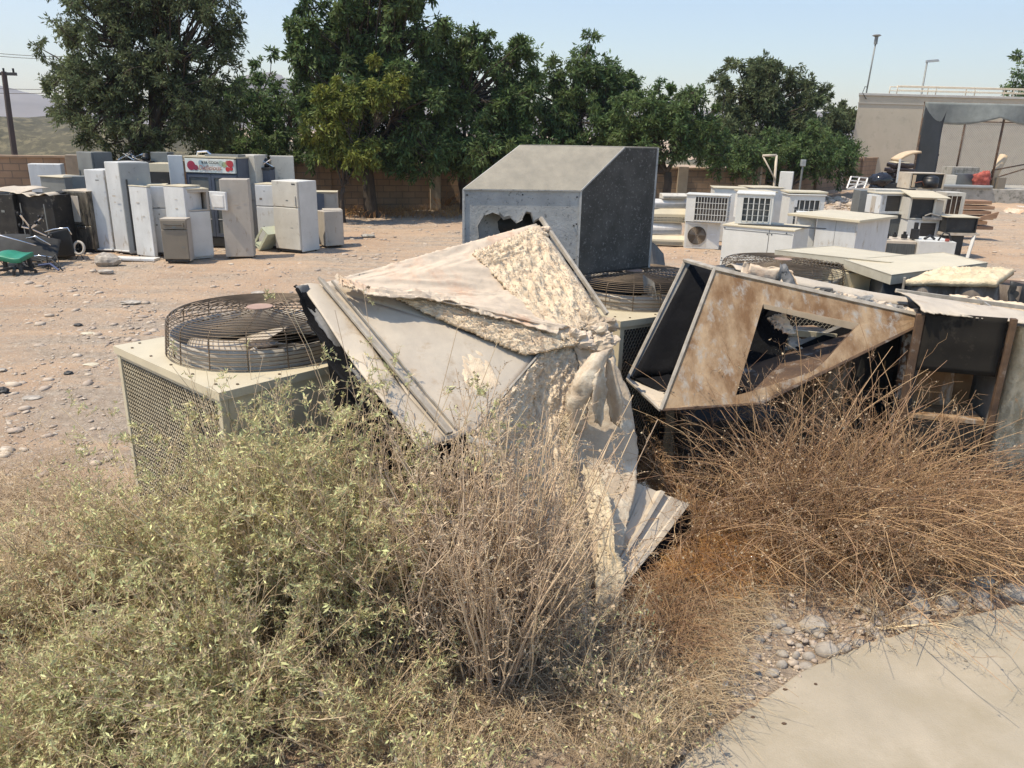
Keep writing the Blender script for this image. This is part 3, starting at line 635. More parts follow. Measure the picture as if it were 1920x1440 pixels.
# sheet on the ground, rock
p = atz(252, 487, 0); tag(MB().box(-.5, .5, -.12, .16, 0, .05).build('fallen_board', 'white', None, bevel=.006, loc=(p.x, p.y, gz(p.x, p.y)+.02), rz=-.03), 'flat white panel lying on the ground in front of the fridges', 'panel')
p = atz(204, 497, 0); b = MB(); b.ball((0,0,0), .28, 14, 9, (1,.6,.55), .07, 3); b.v = [(v[0], v[1], v[2]*(1-.25*(v[0]/.28))) for v in b.v]
tag(b.build('rock', 'stonec', None, loc=(p.x, p.y, .1)), 'grey angular boulder on the dirt before the leaning fridges', 'rock')
p = atz(198, 512, 0); b = MB(); b.ball((0,0,0), .14, 10, 6, (1.2,.7,.35), .12, 5); tag(b.build('rubble_lump', 'stonec', None, loc=(p.x, p.y, .03)), 'small broken lump just in front of the grey boulder', 'rubble')

# --- burnt appliances at far left
r, w, h = fridge('burnt black appliance at the far left edge with a buckled dark front', -30, 22, 363, Y=17.2, dY=-.1, depth=.8, m='burnt', split=0, handle=None, doors=False)
r, w, h = fridge('scorched black oven like cabinet with a bent bright rim on top', 20, 92, 364, yb=474, dY=-.2, depth=.7, m='burnt', split=0, handle=None, door_m='burnt', cat='burnt appliance', name='burnt_appliance')
b = MB(); b.patch([(-.02,-.02,h+.01),(w+.02,-.02,h+.01),(w+.02,.3,h+.02),(-.02,.3,h+.02)], 16, 4, disp=lambda u, v: .03*math.sin(u*9)+.02*math.sin(u*23), th=.008); b.build('bent_top', 'galv', r, smooth=True)
b = MB(); b.box(w*.18, w*.84, -.012, -.004, h*.14, h*.16); b.box(w*.2, w*.22, -.012, -.004, h*.16, h*.86); b.box(w*.82, w*.84, -.012, -.004, h*.16, h*.86); b.build('window_trim', 'grey', r)
r, w, h = fridge('tarnished stainless appliance with a pale panel and a hinge handle', 116, 160, 358, yb=470, dY=-.2, depth=.65, m='tarn', split=.55, handle=None, top='galv', cat='appliance', name='steel_appliance')
MB().box(w*.36, w*.66, -.014, -.002, h*.5, h*.93).build('pale_panel', 'beige', r, bevel=.01)
MB().box(w*.5, w*.86, -.05, -.004, h*.40, h*.44).build('handle', 'chrome', r, bevel=.008)
fridge('narrow blackened cabinet between the scorched oven and the tarnished appliance', 92, 116, 360, yb=472, dY=0, depth=.6, m='burnt', split=0, handle=None, cat='burnt appliance', name='burnt_appliance', doors=False)
p = aty(32, 358, 17.6); b = MB(); b.patch([(-.45,-.3,0),(.35,-.3,.02),(.5,.4,.06),(-.3,.4,.1)], 10, 8, disp=lambda u, v: .02*math.sin(u*6+v*4), th=.012)
tag(b.build('sheet_metal', 'galv', None, smooth=True, loc=tuple(p)), 'loose dusty metal sheet lying on top of the burnt appliances', 'metal sheet')

# --- chairs and junk in front
def office_chair():
    p = atz(60, 495, 0); r = empty('office_chair', (p.x, p.y, .0), .2, 'upturned swivel chair with chrome star legs in the air and black shells', 'office chair')
    hub = Vector((aty(57, 429, p.y).x-p.x, 0, aty(57, 429, p.y).z))
    for (x, y) in ((36, 403), (72, 410), (92, 446), (44, 425), (66, 421)):
        q = aty(x, y, p.y+.1*(x % 3-1)); e = Vector((q.x-p.x, q.y-p.y, q.z)); l = MB().bar(hub, e, .035, .03).build('leg', 'chrome', r, bevel=.004)
        c = MB(); c.cyl((e.x-.05, e.y, e.z+.03), .035, .03, 12, 'x'); c.cyl((e.x+.02, e.y, e.z+.03), .035, .03, 12, 'x'); c.build('caster', 'rubber', l, smooth=False)
    MB().cyl((hub.x, hub.y, hub.z-.22), .035, .3, 12).build('gas_column', 'black', r)
    b = MB(); b.patch([(-.75,-.25,.12),(.55,-.25,.10),(.5,.35,.45),(-.8,.35,.55)], 20, 14, disp=lambda u, v: .16*math.sin(math.pi*u)*math.sin(math.pi*v*.8), th=.03); b.build('seat_shell', mat('dusty_black', (.03,.03,.028), (.015,.015,.015), 4, .85), r, smooth=True)
    b = MB(); b.tube([(-.8, -.3, .6), (-.45, -.35, .66), (0, -.35, .52), (.25, -.3, .42)], .014, 6); b.tube([(.05,-.2,.55),(.25,-.25,.6),(.5,-.25,.42)], .014, 6); b.tube([(.1,-.3,.2),(.3,-.32,.22),(.5,-.3,.18)], .014, 6); b.build('armrest', 'chrome', r, smooth=True)
office_chair()
def barrow():
    p = atz(110, 487, 0); r = empty('black_tub_cart', (p.x, p.y, 0), 0, 'black tub cart with a pale wheel leaning by the tarnished appliance', 'cart')
    A = lambda x, y, dy=0: (lambda q: Vector((q.x-p.x, dy, max(q.z, .02))))(aty(x, y, p.y+dy))
    MB().hexa([A(86,486), A(143,480), A(140,476,.5), A(90,478,.5), A(92,436), A(128,427), A(131,432,.5), A(98,440,.5)]).build('tub', 'black', r, bevel=.03)
    MB().tube([A(84,435,-.02), A(100,430,-.02), A(127,427,-.02), A(134,440,-.02)], .014, 6).build('rim', 'chrome', r, smooth=True)
    w = A(148, 465, .05)
    b = MB(); b.tube([(w.x+.11*math.cos(a), w.y+.03*math.sin(a), w.z+.13*math.sin(a)) for a in np.linspace(0, 2*math.pi, 19)[:-1]], .028, 7, closed=True); wh = b.build('wheel', 'beige', r, smooth=True)
    b = MB(); b.tube([(w.x, w.y, w.z-.02), (w.x-.2, w.y, .2)], .012, 5); b.tube([(w.x-.1, w.y, .01), (w.x, w.y, w.z-.1), (w.x+.07, w.y, .01)], .012, 5); b.build('axle_frame', 'dark', r)
barrow()
def green_chair():
    p = atz(30, 512, 0); r = empty('green_seat_chair', (p.x, p.y, 0), .05, 'low chair with a green plastic seat at the left edge of the picture', 'chair')
    z = aty(25, 477, p.y).z
    b = MB(); b.patch([(-.42,-.2,z-.02),(.24,-.2,z-.04),(.26,.25,z+.02),(-.40,.25,z+.03)], 16, 10, disp=lambda u, v: .05*math.sin(math.pi*u)*math.sin(math.pi*v)-.02*math.cos(u*8), th=.09); b.build('seat', 'green', r, smooth=True, bevel=.01)
    for (x, y) in ((-.30,-.12),(.18,-.12),(-.30,.2),(.2,.2)): MB().bar((x, y, 0), (x*.9, y*.9, z-.08), .07, .05).build('leg', 'dark', r, bevel=.01)
    b = MB()
    for k in range(5):
        a = k*1.26; b.bar((0,0,.1), (.38*math.cos(a), .3*math.sin(a), .06), .05, .04); b.cyl((.38*math.cos(a), .3*math.sin(a), 0), .03, .06, 8)
    b.build('star_base', 'black', r)
green_chair()
def junkbars():
    p = atz(70, 505, 0); r = empty('bent_tubes', (p.x, p.y, 0), 0, 'tangle of bent dark tubes on the ground beside the green chair', 'scrap tubes'); g = random.Random(8)
    b = MB()
    for k in range(9):
        x = g.uniform(-.6, .4); y = g.uniform(-.25, .3); b.tube([(x, y, .02), (x+g.uniform(-.2,.2), y+.1, g.uniform(.1,.3)), (x+g.uniform(.1,.5), y, g.uniform(.02,.2)), (x+g.uniform(.3,.7), y-.1, .02)], .014, 5)
    b.build('tubes', 'dark', r, smooth=True)
    b = MB(); b.tube([(.1,-.1,.1),(.35,-.12,.14),(.55,-.2,.03)], .02, 6); b.build('blue_tube', mat('blue_tube', (.05,.07,.16), None, 4, .5), r)
junkbars()

# ------------------------------------------------------------------ air conditioners, middle right
G_A = 'scrapped air conditioner units stacked at right'
def grid_guard(b, x0, x1, z0, z1, nx, nz, y=-.006, t=.012, tz=None):
    tz = tz or t
    for i in range(nx+1): x = x0+(x1-x0)*i/nx; b.box(x-t/2, x+t/2, y-.008, y, z0, z1)
    for j in range(nz+1): z = z0+(z1-z0)*j/nz; b.box(x0, x1, y-.0115, y-.0085, z-tz/2, z+tz/2)
def ac(label, xl, xr, yt, Y=None, yb=None, dY=0, z0=0, depth=.6, m='white2', kind='grid', op=(.28,.95,.08,.92), n=(10,4), lid=None, seed=1, name='air_conditioner', coil='coil', cat='air conditioner', overhang=.03, gm=None, fr=None):
    o, w, h, rz = place(xl, xr, yt, Y, yb, dY, z0); r = empty(name, o, rz, label, cat, G_A)
    x0, x1, za, zb = op[0]*w, op[1]*w, op[2]*h, op[3]*h; t = .03
    if kind == 'plain':
        MB().box(0, w, 0, depth, 0, h).build('casing', m, r, bevel=.008)
        if lid: MB().box(-overhang, w+overhang, -overhang, depth+overhang, h+.003, h+.025).build('lid', lid, r, bevel=.004)
        return r, w, h, o
    b = MB(); b.box(0, w, depth-t, depth, 0, h); b.box(0, t, t, depth-t, 0, h); b.box(w-t, w, t, depth-t, 0, h); b.box(t, w-t, t, depth-t, 0, t); b.box(t, w-t, t, depth-t, h-t, h)
    b.box(0, x0, 0, t, 0, h); b.box(x1, w, 0, t, 0, h); b.box(x0, x1, 0, t, 0, za); b.box(x0, x1, 0, t, zb, h)
    b.build('casing', m, r)
    MB().box(x0-.02, x1+.02, t+.02, t+.06, max(za-.02, t+.002), min(zb+.02, h-t-.002)).build('coil', coil, r)
    if kind == 'grid':
        b = MB(); grid_guard(b, x0, x1, za, zb, n[0], n[1], -.002, .012 if n[0] > 6 else .018, .012 if n[0] > 6 else .005); b.build('grille', gm or m, r)
    if kind == 'fan':
        cx, cz, R_ = (x0+x1)/2, (za+zb)/2, min(x1-x0, zb-za)*.46
        MB().box(x0-.001, x1+.001, -.004, -.001, za, zb).build('port_panel', 'beige2', r); MB().cyl((cx, -.008, cz), R_*1.0, .003, 32, 'y').build('fan_port', 'coil', r)
        b = MB()
        for k in range(1, 11): b.tube([(cx+R_*k/10*math.cos(a), -.015, cz+R_*k/10*math.sin(a)) for a in np.linspace(0, 2*math.pi, 29)[:-1]], .005, 4, closed=True)
        for k in range(8): a = math.pi*k/4; b.bar((cx, -.012, cz), (cx+R_*math.cos(a), -.012, cz+R_*math.sin(a)), .008)
        b.build('fan_guard', 'guard', r)
        bl = MB(); bl.cyl((cx, -.0125, cz), R_*.22, .003, 16, 'y')
        for k in range(3):
            a = 2.1*k; c1 = (math.cos(a), math.sin(a)); c2 = (math.cos(a+.9), math.sin(a+.9)); q = R_*.93
            bl.poly([(cx+c1[0]*.2*R_, -.0095, cz+c1[1]*.2*R_), (cx+c1[0]*q, -.0100, cz+c1[1]*q), (cx+(c1[0]+c2[0])*.5*q*1.05, -.0095, cz+(c1[1]+c2[1])*.5*q*1.05), (cx+c2[0]*q, -.009, cz+c2[1]*q), (cx+c2[0]*.2*R_, -.0092, cz+c2[1]*.2*R_)], .0008)
        bl.build('fan', 'grey', r)
    if lid: MB().box(-overhang, w+overhang, -overhang, depth+overhang, h+.003, h+.025).build('lid', lid, r, bevel=.004)
    return r, w, h, o
YA = atz(1290, 466, 0).y
r, w, h, o = ac('outdoor unit with a round fan grille on the ground under the slatted unit', 1287, 1352, 416, yb=465, dY=-.1, depth=.32, kind='fan', op=(.05,.62,.07,.93))
MB().box(w*.72, w*.88, -.006, -.001, h*.52, h*.58).build('label_plate', 'white', r)
zt = h+.02
r, w, h, o = ac('window unit with a ten column slatted grille, on top of the round fan unit', 1288, 1367, 365, Y=o.y, dY=-.35, z0=zt, depth=.62, kind='grid', op=(.22,.98,.06,.95), n=(11,4), lid='white2')
# its right side grille
b = MB(); 
for k in range(7): b.box(w+.001, w+.01, .06+k*.075, .075+k*.075, .05, h-.05)
for k in range(6): b.box(w+.0105, w+.018, .05, .58, .06+k*(h-.12)/5-.006, .06+k*(h-.12)/5+.006)
b.build('side_grille', 'white2', r); MB().box(w+.0002, w+.0008, .05, .55, .05, h-.05).build('side_coil', 'coil', r)
# left bay of stacked indoor units
def split_indoor(label, xl, xr, yt, Y, z0, depth=.25, m='pvc', dY=0, mesh=False, h=None):
    o, w, h0, rz = place(xl, xr, yt, Y, None, dY, z0); h = h or h0; r = empty('indoor_unit', o, rz, label, 'indoor unit', 'stacked wall mounted indoor units')
    b = MB(); pr_ = [(0,0),(depth*.2,-.0),(depth,.0),(depth,h),(depth*.35,h),(0,h*.62)]
    vs = [(0,y,z) for y, z in pr_]+[(w,y,z) for y, z in pr_]; nn = len(pr_)
    b.add(vs, [tuple(range(nn))[::-1], tuple(range(nn, 2*nn))]+[(i, (i+1) % nn, nn+(i+1) % nn, nn+i) for i in range(nn)]); b.build('shell', m, r, bevel=.012)
    b = MB()
    for k in range(3): b.box(.04, w-.04, -.008, -.002, h*(.12+.12*k), h*(.15+.12*k))
    b.build('louvre', 'dark', r)
    if mesh:
        b = MB(); grid_guard(b, .05, w-.1, h*.1, h*.6, 8, 3, -.010, .006); b.build('filter_frame', m, r)
yq = YA+.4; zc = .02
lst = [('long cream indoor unit, lowest of the stack beside the grey housing', 1212, 1284, 440, 'cream', -.1, 0), ('white louvred indoor unit, second from the bottom of the stack', 1205, 1280, 417, 'pvc', .1, 0),
       ('indoor unit with a torn filter frame, third in the stack', 1222, 1288, 390, 'cream', 0, 1), ('pale indoor unit laid askew near the top of the stack', 1227, 1290, 373, 'pvc', .25, 0), ('greenish white indoor unit on the very top of the stack', 1243, 1290, 362, 'beige2', .1, 0)]
for lab, a, c, yt, m, dY, ms in lst:
    zt = aty(a, yt, yq).z; split_indoor(lab, a, c, yt, yq, zc, .28, m, dY, bool(ms), max(.08, zt-zc-.015)); zc = max(zt, zc+.1); yq += .06
# second window unit on big white 1
YB = YA-5.6
r, w, h, o = ac('big white cabinet unit with a round fan port at lower left and four panels', 1357, 1489, 423, Y=YB, dY=-.75, depth=1.0, kind='fan', op=(.05,.60,.0,.50), lid=None, coil='coil', gm='white2')
oB, wB, hB = o, w, h
b = MB(); b.box(w*.66, w*.666, -.004, -.001, 0, h); b.box(0, w*.66, -.005, -.0015, h*.46, h*.466); b.box(w*.667, w, -.005, -.0015, h*.46, h*.466); b.box(.02, w-.02, -.006, -.002, h*.95, h*.955)
b.build('panel_seam', 'dark', r)
b = MB()
for (x, z) in ((.02,.97),(.02,.5),(.6,.5),(.64,.93),(.64,.5),(.70,.93),(.9,.97),(.97,.5),(.64,.45)): b.cyl((x*w, -.008, z*h), .012, .008, 8, 'y')
b.build('screws', 'dark', r)
MB().box(-.02, w+.02, -.02, 1.02, h+.003, h+.03).build('top_panel', 'cream', r, bevel=.004)
zt = h+.035
r, w, h, o = ac('window unit with five tall grille bays lying on the big white cabinet', 1383, 1452, 364, Y=YB+.15, dY=-.2, z0=zt, depth=.75, kind='grid', op=(.17,.92,.10,.90), n=(5,4), lid='white2', coil='coil2', overhang=.02)
r, w, h, o = ac('white unit standing directly behind the five bay window unit', 1400, 1455, 361, Y=YB+.95, dY=.1, z0=zt, depth=.5, kind='grid', op=(.2,.8,.1,.4), n=(3,2), lid='cream')
b = MB().poly([(0,0,0),(1.5,-.25,0),(1.55,-.2,0),(.9,.15,0),(.2,.1,0)], .012)
tag(b.build('dark_strip', 'dark', None, loc=(oB.x+.25, oB.y-.05, zt-.002+.0), rz=-.15), 'dark strip of sheet metal trapped under the five bay unit', 'metal strip')
# units in the back
r, w, h, o = ac('flat white unit lying behind the slatted window unit, cream top', 1340, 1400, 353, Y=YA+1.6, dY=-.1, z0=0, depth=.8, kind='plain', lid='cream')
r, w, h, o = ac('low white unit with cream lid behind the five bay unit', 1415, 1470, 353, Y=YA+2.2, dY=.2, z0=0, depth=.9, kind='plain', lid='cream')
r, w, h, o = ac('white window unit with four dark grille bays standing alone on the right', 1482, 1548, 366, Y=YA-.3, dY=.0, z0=0, depth=.6, kind='grid', op=(.15,.86,.12,.92), n=(5,5), lid='white2', coil='coil2')
MB().box(-.02, w+.10, .1, .75, h+.05, h+.09).build('upper_lid', 'cream', r, bevel=.004)
MB().box(w*.12, w*.22, -.02, -.006, h*.80, h*.92).build('label_plate', 'white', r)
# big white 2 with cream lid
YC = YB+.6
r, w, h, o = ac('big pale cabinet unit with an overhanging cream lid, right of the four panel one', 1533, 1609, 409, Y=YC+.3, dY=-.65, depth=1.3, m='white', kind='fan', op=(.05,.40,.02,.38), lid=None)
b = MB(); b.box(w*.48, w*.485, -.004, -.001, 0, h); b.box(0, w, -.005, -.0015, h*.43, h*.436); b.build('panel_seam', 'dark', r)
b = MB(); b.hexa([(-.6,-.12,h+.0),(w+.08,-.10,h+.0),(w+.12,1.35,h+.02),(-.5,1.4,h+.02),(-.6,-.12,h+.05),(w+.08,-.10,h+.05),(w+.12,1.35,h+.07),(-.5,1.4,h+.07)]); b.build('lid', 'cream', r, bevel=.006)
fr_o = o
# second body to the left of that
r, w, h, o = ac('plain white cabinet section joined under the left end of the long cream lid', 1497, 1532, 402, Y=YC+.55, dY=-.1, depth=.9, m='white2', kind='none', op=(.3,.7,.05,.3))
# rubble mound items
def rubble():
    R = np.random.RandomState(31); P = []; S = []
    for _ in range(1400):
        x = R.uniform(1350, 1640); Y = R.uniform(27, 33); p = aty(x, 345, Y); P.append((p.x, Y, gz(p.x, Y)+.02)); S.append(.05*math.exp(R.exponential(.5)))
    stones('rubble', np.array(P), np.minimum(np.array(S), .22), 'stone', 9, 'heap of pale stones and broken rubble on the embankment', .9)
rubble()
def onhill(x, Y): p = aty(x, 340, Y); return Vector((p.x, Y, gz(p.x, Y)))
for i, (x, Y, l, w_, h_, rz, lab) in enumerate(((1412, 26.6, 1.9, .35, .35, -.05, 'long concrete kerb block lying on the rubble mound'), (1370, 26.8, .5, .3, .4, .5, 'short tilted concrete block at the left end of the rubble'), (1565, 27.5, 1.6, .3, .25, .1, 'low slab lying on the right end of the rubble mound'))):
    p = onhill(x, Y); tag(MB().box(-l/2, l/2, -w_/2, w_/2, 0, h_).build('concrete_block', 'concrete', None, bevel=.02, loc=tuple(p), rz=rz), lab, 'concrete block')
def scrap_pile():
    p = onhill(1470, 26.3); r = empty('scrap_metal_pile', p, 0, 'pile of broken pipes, tubes and pale rubble heaped in front of the trees', 'scrap pile'); g = random.Random(12)
    b = MB(); c = MB()
    for k in range(46):
        x = g.uniform(-1.6, 1.9); y = g.uniform(-.5, .6); z = g.uniform(.02, .28); a = g.uniform(-.5, .5); l = g.uniform(.2, .7)
        (b if k % 2 else c).tube([(x-l*math.cos(a)/2, y-l*math.sin(a)/2, z), (x+l*math.cos(a)/2, y+l*math.sin(a)/2, z+g.uniform(-.1,.2))], g.uniform(.025, .07), 7)
    for x in (-1.15, -.85, -.5, -.42, .1): b.tube([(x, 0, 0), (x+g.uniform(-.05,.05), 0, g.uniform(.35, .75))], .04, 7)
    b.build('dark_pipes', 'dark', r); c.build('pale_pipes', 'concrete', r)
scrap_pile()
p = onhill(1478, 26.5); z0 = p.z+.25
box_thing('electrical_cabinet', 'pale cube shaped cabinet perched on the rubble pile', 'cabinet', 1463, 1488, 322, Y=26.4, dY=-.15, z0=z0, depth=.5, m='white2')
def bracket():
    a = aty(1456, 340, 27.2); t = aty(1456, 291, 27.2); l = aty(1430, 292, 27.2); r = empty('steel_bracket', (a.x, a.y, gz(a.x, a.y)), 0, 'bent galvanised pole bracket rising from the rubble like a triangle', 'bracket')
    Q = lambda p: Vector((p.x-a.x, p.y-a.y, p.z-gz(a.x, a.y))); b = MB(); b.tube([(0,0,-.1), Q(t)], .045, 8); b.tube([Q(t), Q(l)], .04, 8); b.tube([Q(l), Q(aty(1454, 338, 27.1))], .025, 8); b.build('tubes', 'galv', r, smooth=True)
    q = aty(1505, 312, 27); b = MB(); b.box(-.08,.08,-.07,.07,0,.22); o = b.build('floodlight', 'grey2', None, loc=tuple(q), bevel=.02); tag(o, 'small floodlight box on a stub pole right of the cube cabinet', 'floodlight'); o['label'] = 'small floodlight box on a stub pole right of the cube cabinet'
    MB().cyl((0,0,-.9), .035, .9, 8).build('stub_pole', 'grey', o)
bracket()
p = onhill(1518, 26.8); b = MB(); b.tube([(-.35,0,.1),(.0,0,.2),(.3,.1,.15)], .11, 10); b.tube([(.1,0,.1),(.3,0,.4),(.45,.1,.6)], .03, 6); b.tube([(.2,0,.15),(.5,0,.35)], .03, 6)
tag(b.build('broken_pipes', mat('slate_pipes', (.12,.13,.16), (.07,.07,.09), 5, .6), None, smooth=True, loc=tuple(p)), 'dark slate coloured pipe stubs at the right end of the scrap', 'scrap pipes')

# right hand stacks
YR = 20.6
r, w, h, o = ac('dark coil unit, the lower one of the left stack by the lattice', 1651, 1702, 401, Y=YR, dY=-.1, z0=.18, depth=.7, m='dark', kind='none', op=(.06,.94,.08,.94), coil='coil2')
MB().box(-.02, w+.02, -.05, .7, -.18, -.02).build('base_rail', 'galv', r)
zt = .18+h+.005
r, w, h, o = ac('white unit with a dark louvred front on top of the dark coil unit', 1654, 1706, 364, Y=YR, dY=.1, z0=zt, depth=.6, m='white', kind='none', op=(.05,.95,.12,.93), coil='coil', lid='cream')
oo, ww, hh, rz = place(1626, 1653, 364, YR+.45, None, -.45, zt); q = empty('side_panel_unit', oo, rz, 'white unit end with a beige vertical strip left of the louvred front', 'air conditioner', G_A)
MB().box(0, ww, 0, .4, 0, hh).build('casing', 'white', q, bevel=.006); MB().box(ww*.38, ww*.66, -.008, -.001, .02, hh-.03).build('strip', 'beige', q)
r, w, h, o = ac('white two window unit, the lower one of the middle right stack', 1703, 1768, 412, Y=YR-.4, dY=.05, z0=0.02, depth=.6, m='white2', kind='grid', op=(.36,.84,.12,.92), n=(1,2), coil='coil', lid=None)
zt = .02+h+.012
r, w, h, o = ac('black fronted unit with a yellowed sloping lid, top of the middle right stack', 1708, 1758, 371, Y=YR-.4, dY=.0, z0=zt, depth=.6, m='beige2', kind='none', op=(.08,.92,.02,.97), coil='dark')
b = MB(); b.poly([(-.03,-.12,h+.01),(w+.28,-.12,h-.0),(w+.15,.6,h+.13),(-.0,.6,h+.14)], .02); b.build('lid', 'cream', r)
MB().box(w+.002, w+.2, .02, .5, 0, h*.9).build('side_box', 'beige', r)
b = MB(); b.box(w*.55, w+.2, -.06, -.002, 0, .08); b.tube([(w*.6,-.05,.1),(w*.8,-.06,.16),(w+.1,-.05,.1)], .02, 5); b.build('valve_block', 'galvd', r)
# chassis with compressor on top
r, w, h, o = ac('open chassis frame holding a fat black compressor, on top of the right stacks', 1709, 1774, 324, Y=YR+.9, dY=.0, z0=zt+h+.15-.0, depth=.7, m='galv', kind='none', op=(.04,.96,.04,.96), coil='dark', lid=None)
b = MB(); b.cyl((w*.6, .0, .05), .2, .22, 18); b.ball((w*.6, .0, .27), .2, 18, 8, (1,1,.5)); b.build('compressor', 'black', r, smooth=True)
MB().box(.06, .14, -.02, -.002, .05, h-.05).build('insulation_strip', 'tan', r)
MB().tube([(.12,-.03,.16),(.3,-.05,.2),(.4,-.05,.06),(.6,-.05,.05),(.75,-.05,.09)], .014, 6).build('copper_pipe', mat('copper', (.30,.13,.08), None, 5, .4, .8), r)
# flat tray behind
box_thing('metal_tray', 'flat pale tray lying across the back of the left stack', 'tray', 1642, 1706, 355, Y=YR+.8, z0=aty(1642, 363, YR+.8).z, depth=.5, m='beige2')
box_thing('dark_bin', 'dark grey bin shaped casing behind the left stack by the lattice', 'casing', 1614, 1636, 357, Y=YR+2.3, z0=0.3, depth=.5, m='grey')
# frame unit
r, w, h, o = ac('rusty beige frame unit with see through grille bays in front of the timber', 1776, 1812, 361, Y=YR+1.6, dY=.0, z0=.35, depth=.6, m='beige2', kind='grid', op=(.05,.82,.10,.92), n=(3,1), coil='rustd')
def timber():
    p = aty(1832, 400, YR+3.2); r = empty('timber_stack', (p.x-.45, YR+3.2, .3), 0, 'stack of broken orange brown drawers and planks by the plinth wall', 'timber stack'); g = random.Random(2)
    for k in range(6):
        MB().box(g.uniform(-.1,.1), .95+g.uniform(-.15,.1), 0, .5, k*.15, k*.15+.10).build('plank_box', 'wood', r, bevel=.008)
    MB().hexa([(.3,-.1,.25),(1.0,-.1,.35),(1.0,-.05,.35),(.3,-.05,.25),(.3,-.1,.32),(1.05,-.1,.55),(1.05,-.05,.55),(.3,-.05,.32)]).build('loose_plank', 'wood', r)
timber()
# unit on a stand
r, w, h, o = ac('dark panelled unit on a white legged stand at the far right', 1777, 1835, 408, Y=YR-.7, dY=.0, z0=.62, depth=.7, m='dark', kind='none', op=(.03,.97,.03,.97), coil='dark', lid='cream')
b = MB(); b.box(-.02, w+.1, -.03, .72, -.07, -.005); b.build('stand_frame', 'galv', r)
MB().bar((w-.02, 0, -.06), (w-.14, -.1, -.62), .07, .05).build('leg', 'white2', r); MB().bar((w+.06, .65, -.06), (w+.02, .7, -.62), .06, .05).build('leg', 'galv', r)
MB().bar((.05, .05, -.06), (.05, .05, -.62), .06).build('leg', 'dark', r); MB().bar((.05, .65, -.06), (.05, .65, -.62), .06).build('leg', 'dark', r)
MB().box(w*.25, w*.72, .1, .6, -.61, -.075).build('lower_box', 'dark', r)
# low condenser chassis with compressors
def low_unit():
    Y = 18.2; o, w, h, rz = place(1662, 1790, 451, Y, None, -.2, 0); r = empty('low_condenser', o, rz, 'low white chassis covered with small compressors and hoses', 'condenser chassis')
    MB().box(0, w*.45, 0, .9, 0, h).build('left_bay', 'galv', r, bevel=.006); MB().box(w*.46, w, -.1, .9, 0, h+.03).build('right_bay', 'white2', r, bevel=.006)
    MB().box(.02, w*.44, -.008, -.001, .05, h-.06).build('coil', 'coil2', r)
    for (x, y, s, q) in ((.32,.3,.07,.16),(.47,.3,.10,.38),(.02,.2,.08,.2),(.22,.5,.05,.12)):
        b = MB(); b.cyl((x*w, y, h+.03), s, q*.6, 12); b.cyl((x*w, y, h+.03+q*.6), s*.5, q*.4, 12); b.build('compressor', 'black', r, smooth=False)
    b = MB(); b.tube([(.78*w, .1, h+.03), (.84*w, .1, h+.22), (.92*w, .1, h+.2), (.97*w, .1, h+.03)], .02, 6); b.tube([(.6*w, .2, h+.05), (.7*w, .3, h+.12), (.75*w, .2, h+.05)], .03, 6); b.build('hose', 'black', r, smooth=True)
    MB().cyl((.88*w, -.02, h+.04), .05, .05, 10).build('red_cap', 'red', r)
low_unit()
# paper litter near the plinth
for (x, y, lab) in ((1895, 402, 'crumpled orange and white carton at the foot of the plinth'), (1912, 398, 'small white scrap by the plinth at the right edge')):
    p = atz(x, y, .2); b = MB(); b.patch([(-.35,-.2,0),(.4,-.15,.1),(.35,.3,.25),(-.25,.25,.1)], 8, 6, disp=lambda u, v: .08*math.sin(u*7+v*5), th=.01)
    tag(b.build('carton', mat('orange_carton', (.52,.30,.17), (.62,.56,.46), 3, .8) if 'orange' in lab else 'pvc', None, loc=tuple(p)), lab, 'litter')
# ================================================================== BUILDING AND MESH PEN
def building():
    YB_ = 43; a = aty(1612, 178, YB_); top = a.z; r = empty('tan_building', (a.x, YB_, 0), .04, 'plain tan rendered building with a flat roof at the right', 'building')
    MB().hexa([(0,0,-.3),(22,0,-.3),(30,14,-.3),(6.8,14,-.3),(0,0,top-.02),(22,0,top-.02),(30,14,top-.02),(6.8,14,top-.02)]).build('wall', 'plaster', r)
    MB().hexa([(-.08,-.06,top-.018),(22.1,-.06,top-.018),(30.1,14.1,top-.018),(6.7,14.1,top-.018),(-.08,-.06,top+.1),(22.1,-.06,top+.1),(30.1,14.1,top+.1),(6.7,14.1,top+.1)]).build('roof_edge', mat('pale_coping', (.50,.47,.42), (.42,.40,.36), 3, .8), r, bevel=.01)
    MB().box(-.03, 22.05, -.035, -.001, top-.42, top-.36).build('render_band', mat('pale_band', (.44,.40,.34), None, 3, .8), r)
    b = MB()
    for y in (.5, 1.3):
        z = top+.1
        b.tube([(2.2, y, z+.42), (21, y, z+.42)], .03, 6); b.tube([(2.2, y, z+.22), (21, y, z+.22)], .022, 6)
        x = 2.2
        while x < 21: b.tube([(x, y, z-.02), (x, y, z+.44)], .028, 6); x += 2.1
    b.build('roof_railing', 'galv', r, smooth=True)
    t = aty(1641, 65, YB_+.3)-Vector((a.x, YB_, 0)); q = aty(1624, 178, YB_+.3)-Vector((a.x, YB_, 0))
    q = Vector((q.x, .3, top)); t = Vector((q.x+.1, .3, t.z))
    m_ = MB().tube([q-Vector((0,0,.3)), t-Vector((0,0,.35))], .04, 8).build('antenna_mast', 'grey', r, smooth=True)
    b = MB(); b.cyl((t.x, t.y, t.z-.45), .09, .35, 10); b.cyl((t.x, t.y, t.z-.10), .10, .06, 12, r2=.23); b.cyl((t.x, t.y, t.z-.04), .23, .05, 14, r2=.16); b.build('antenna_head', 'grey', m_)
    MB().tube([(q.x-.1, -.06, top-.2), (q.x-.35, -.05, top+.1), (q.x-.2, .1, top+.42), (q.x, .25, top+.4)], .02, 5).build('loop_cable', 'dark', m_, smooth=True)
building()
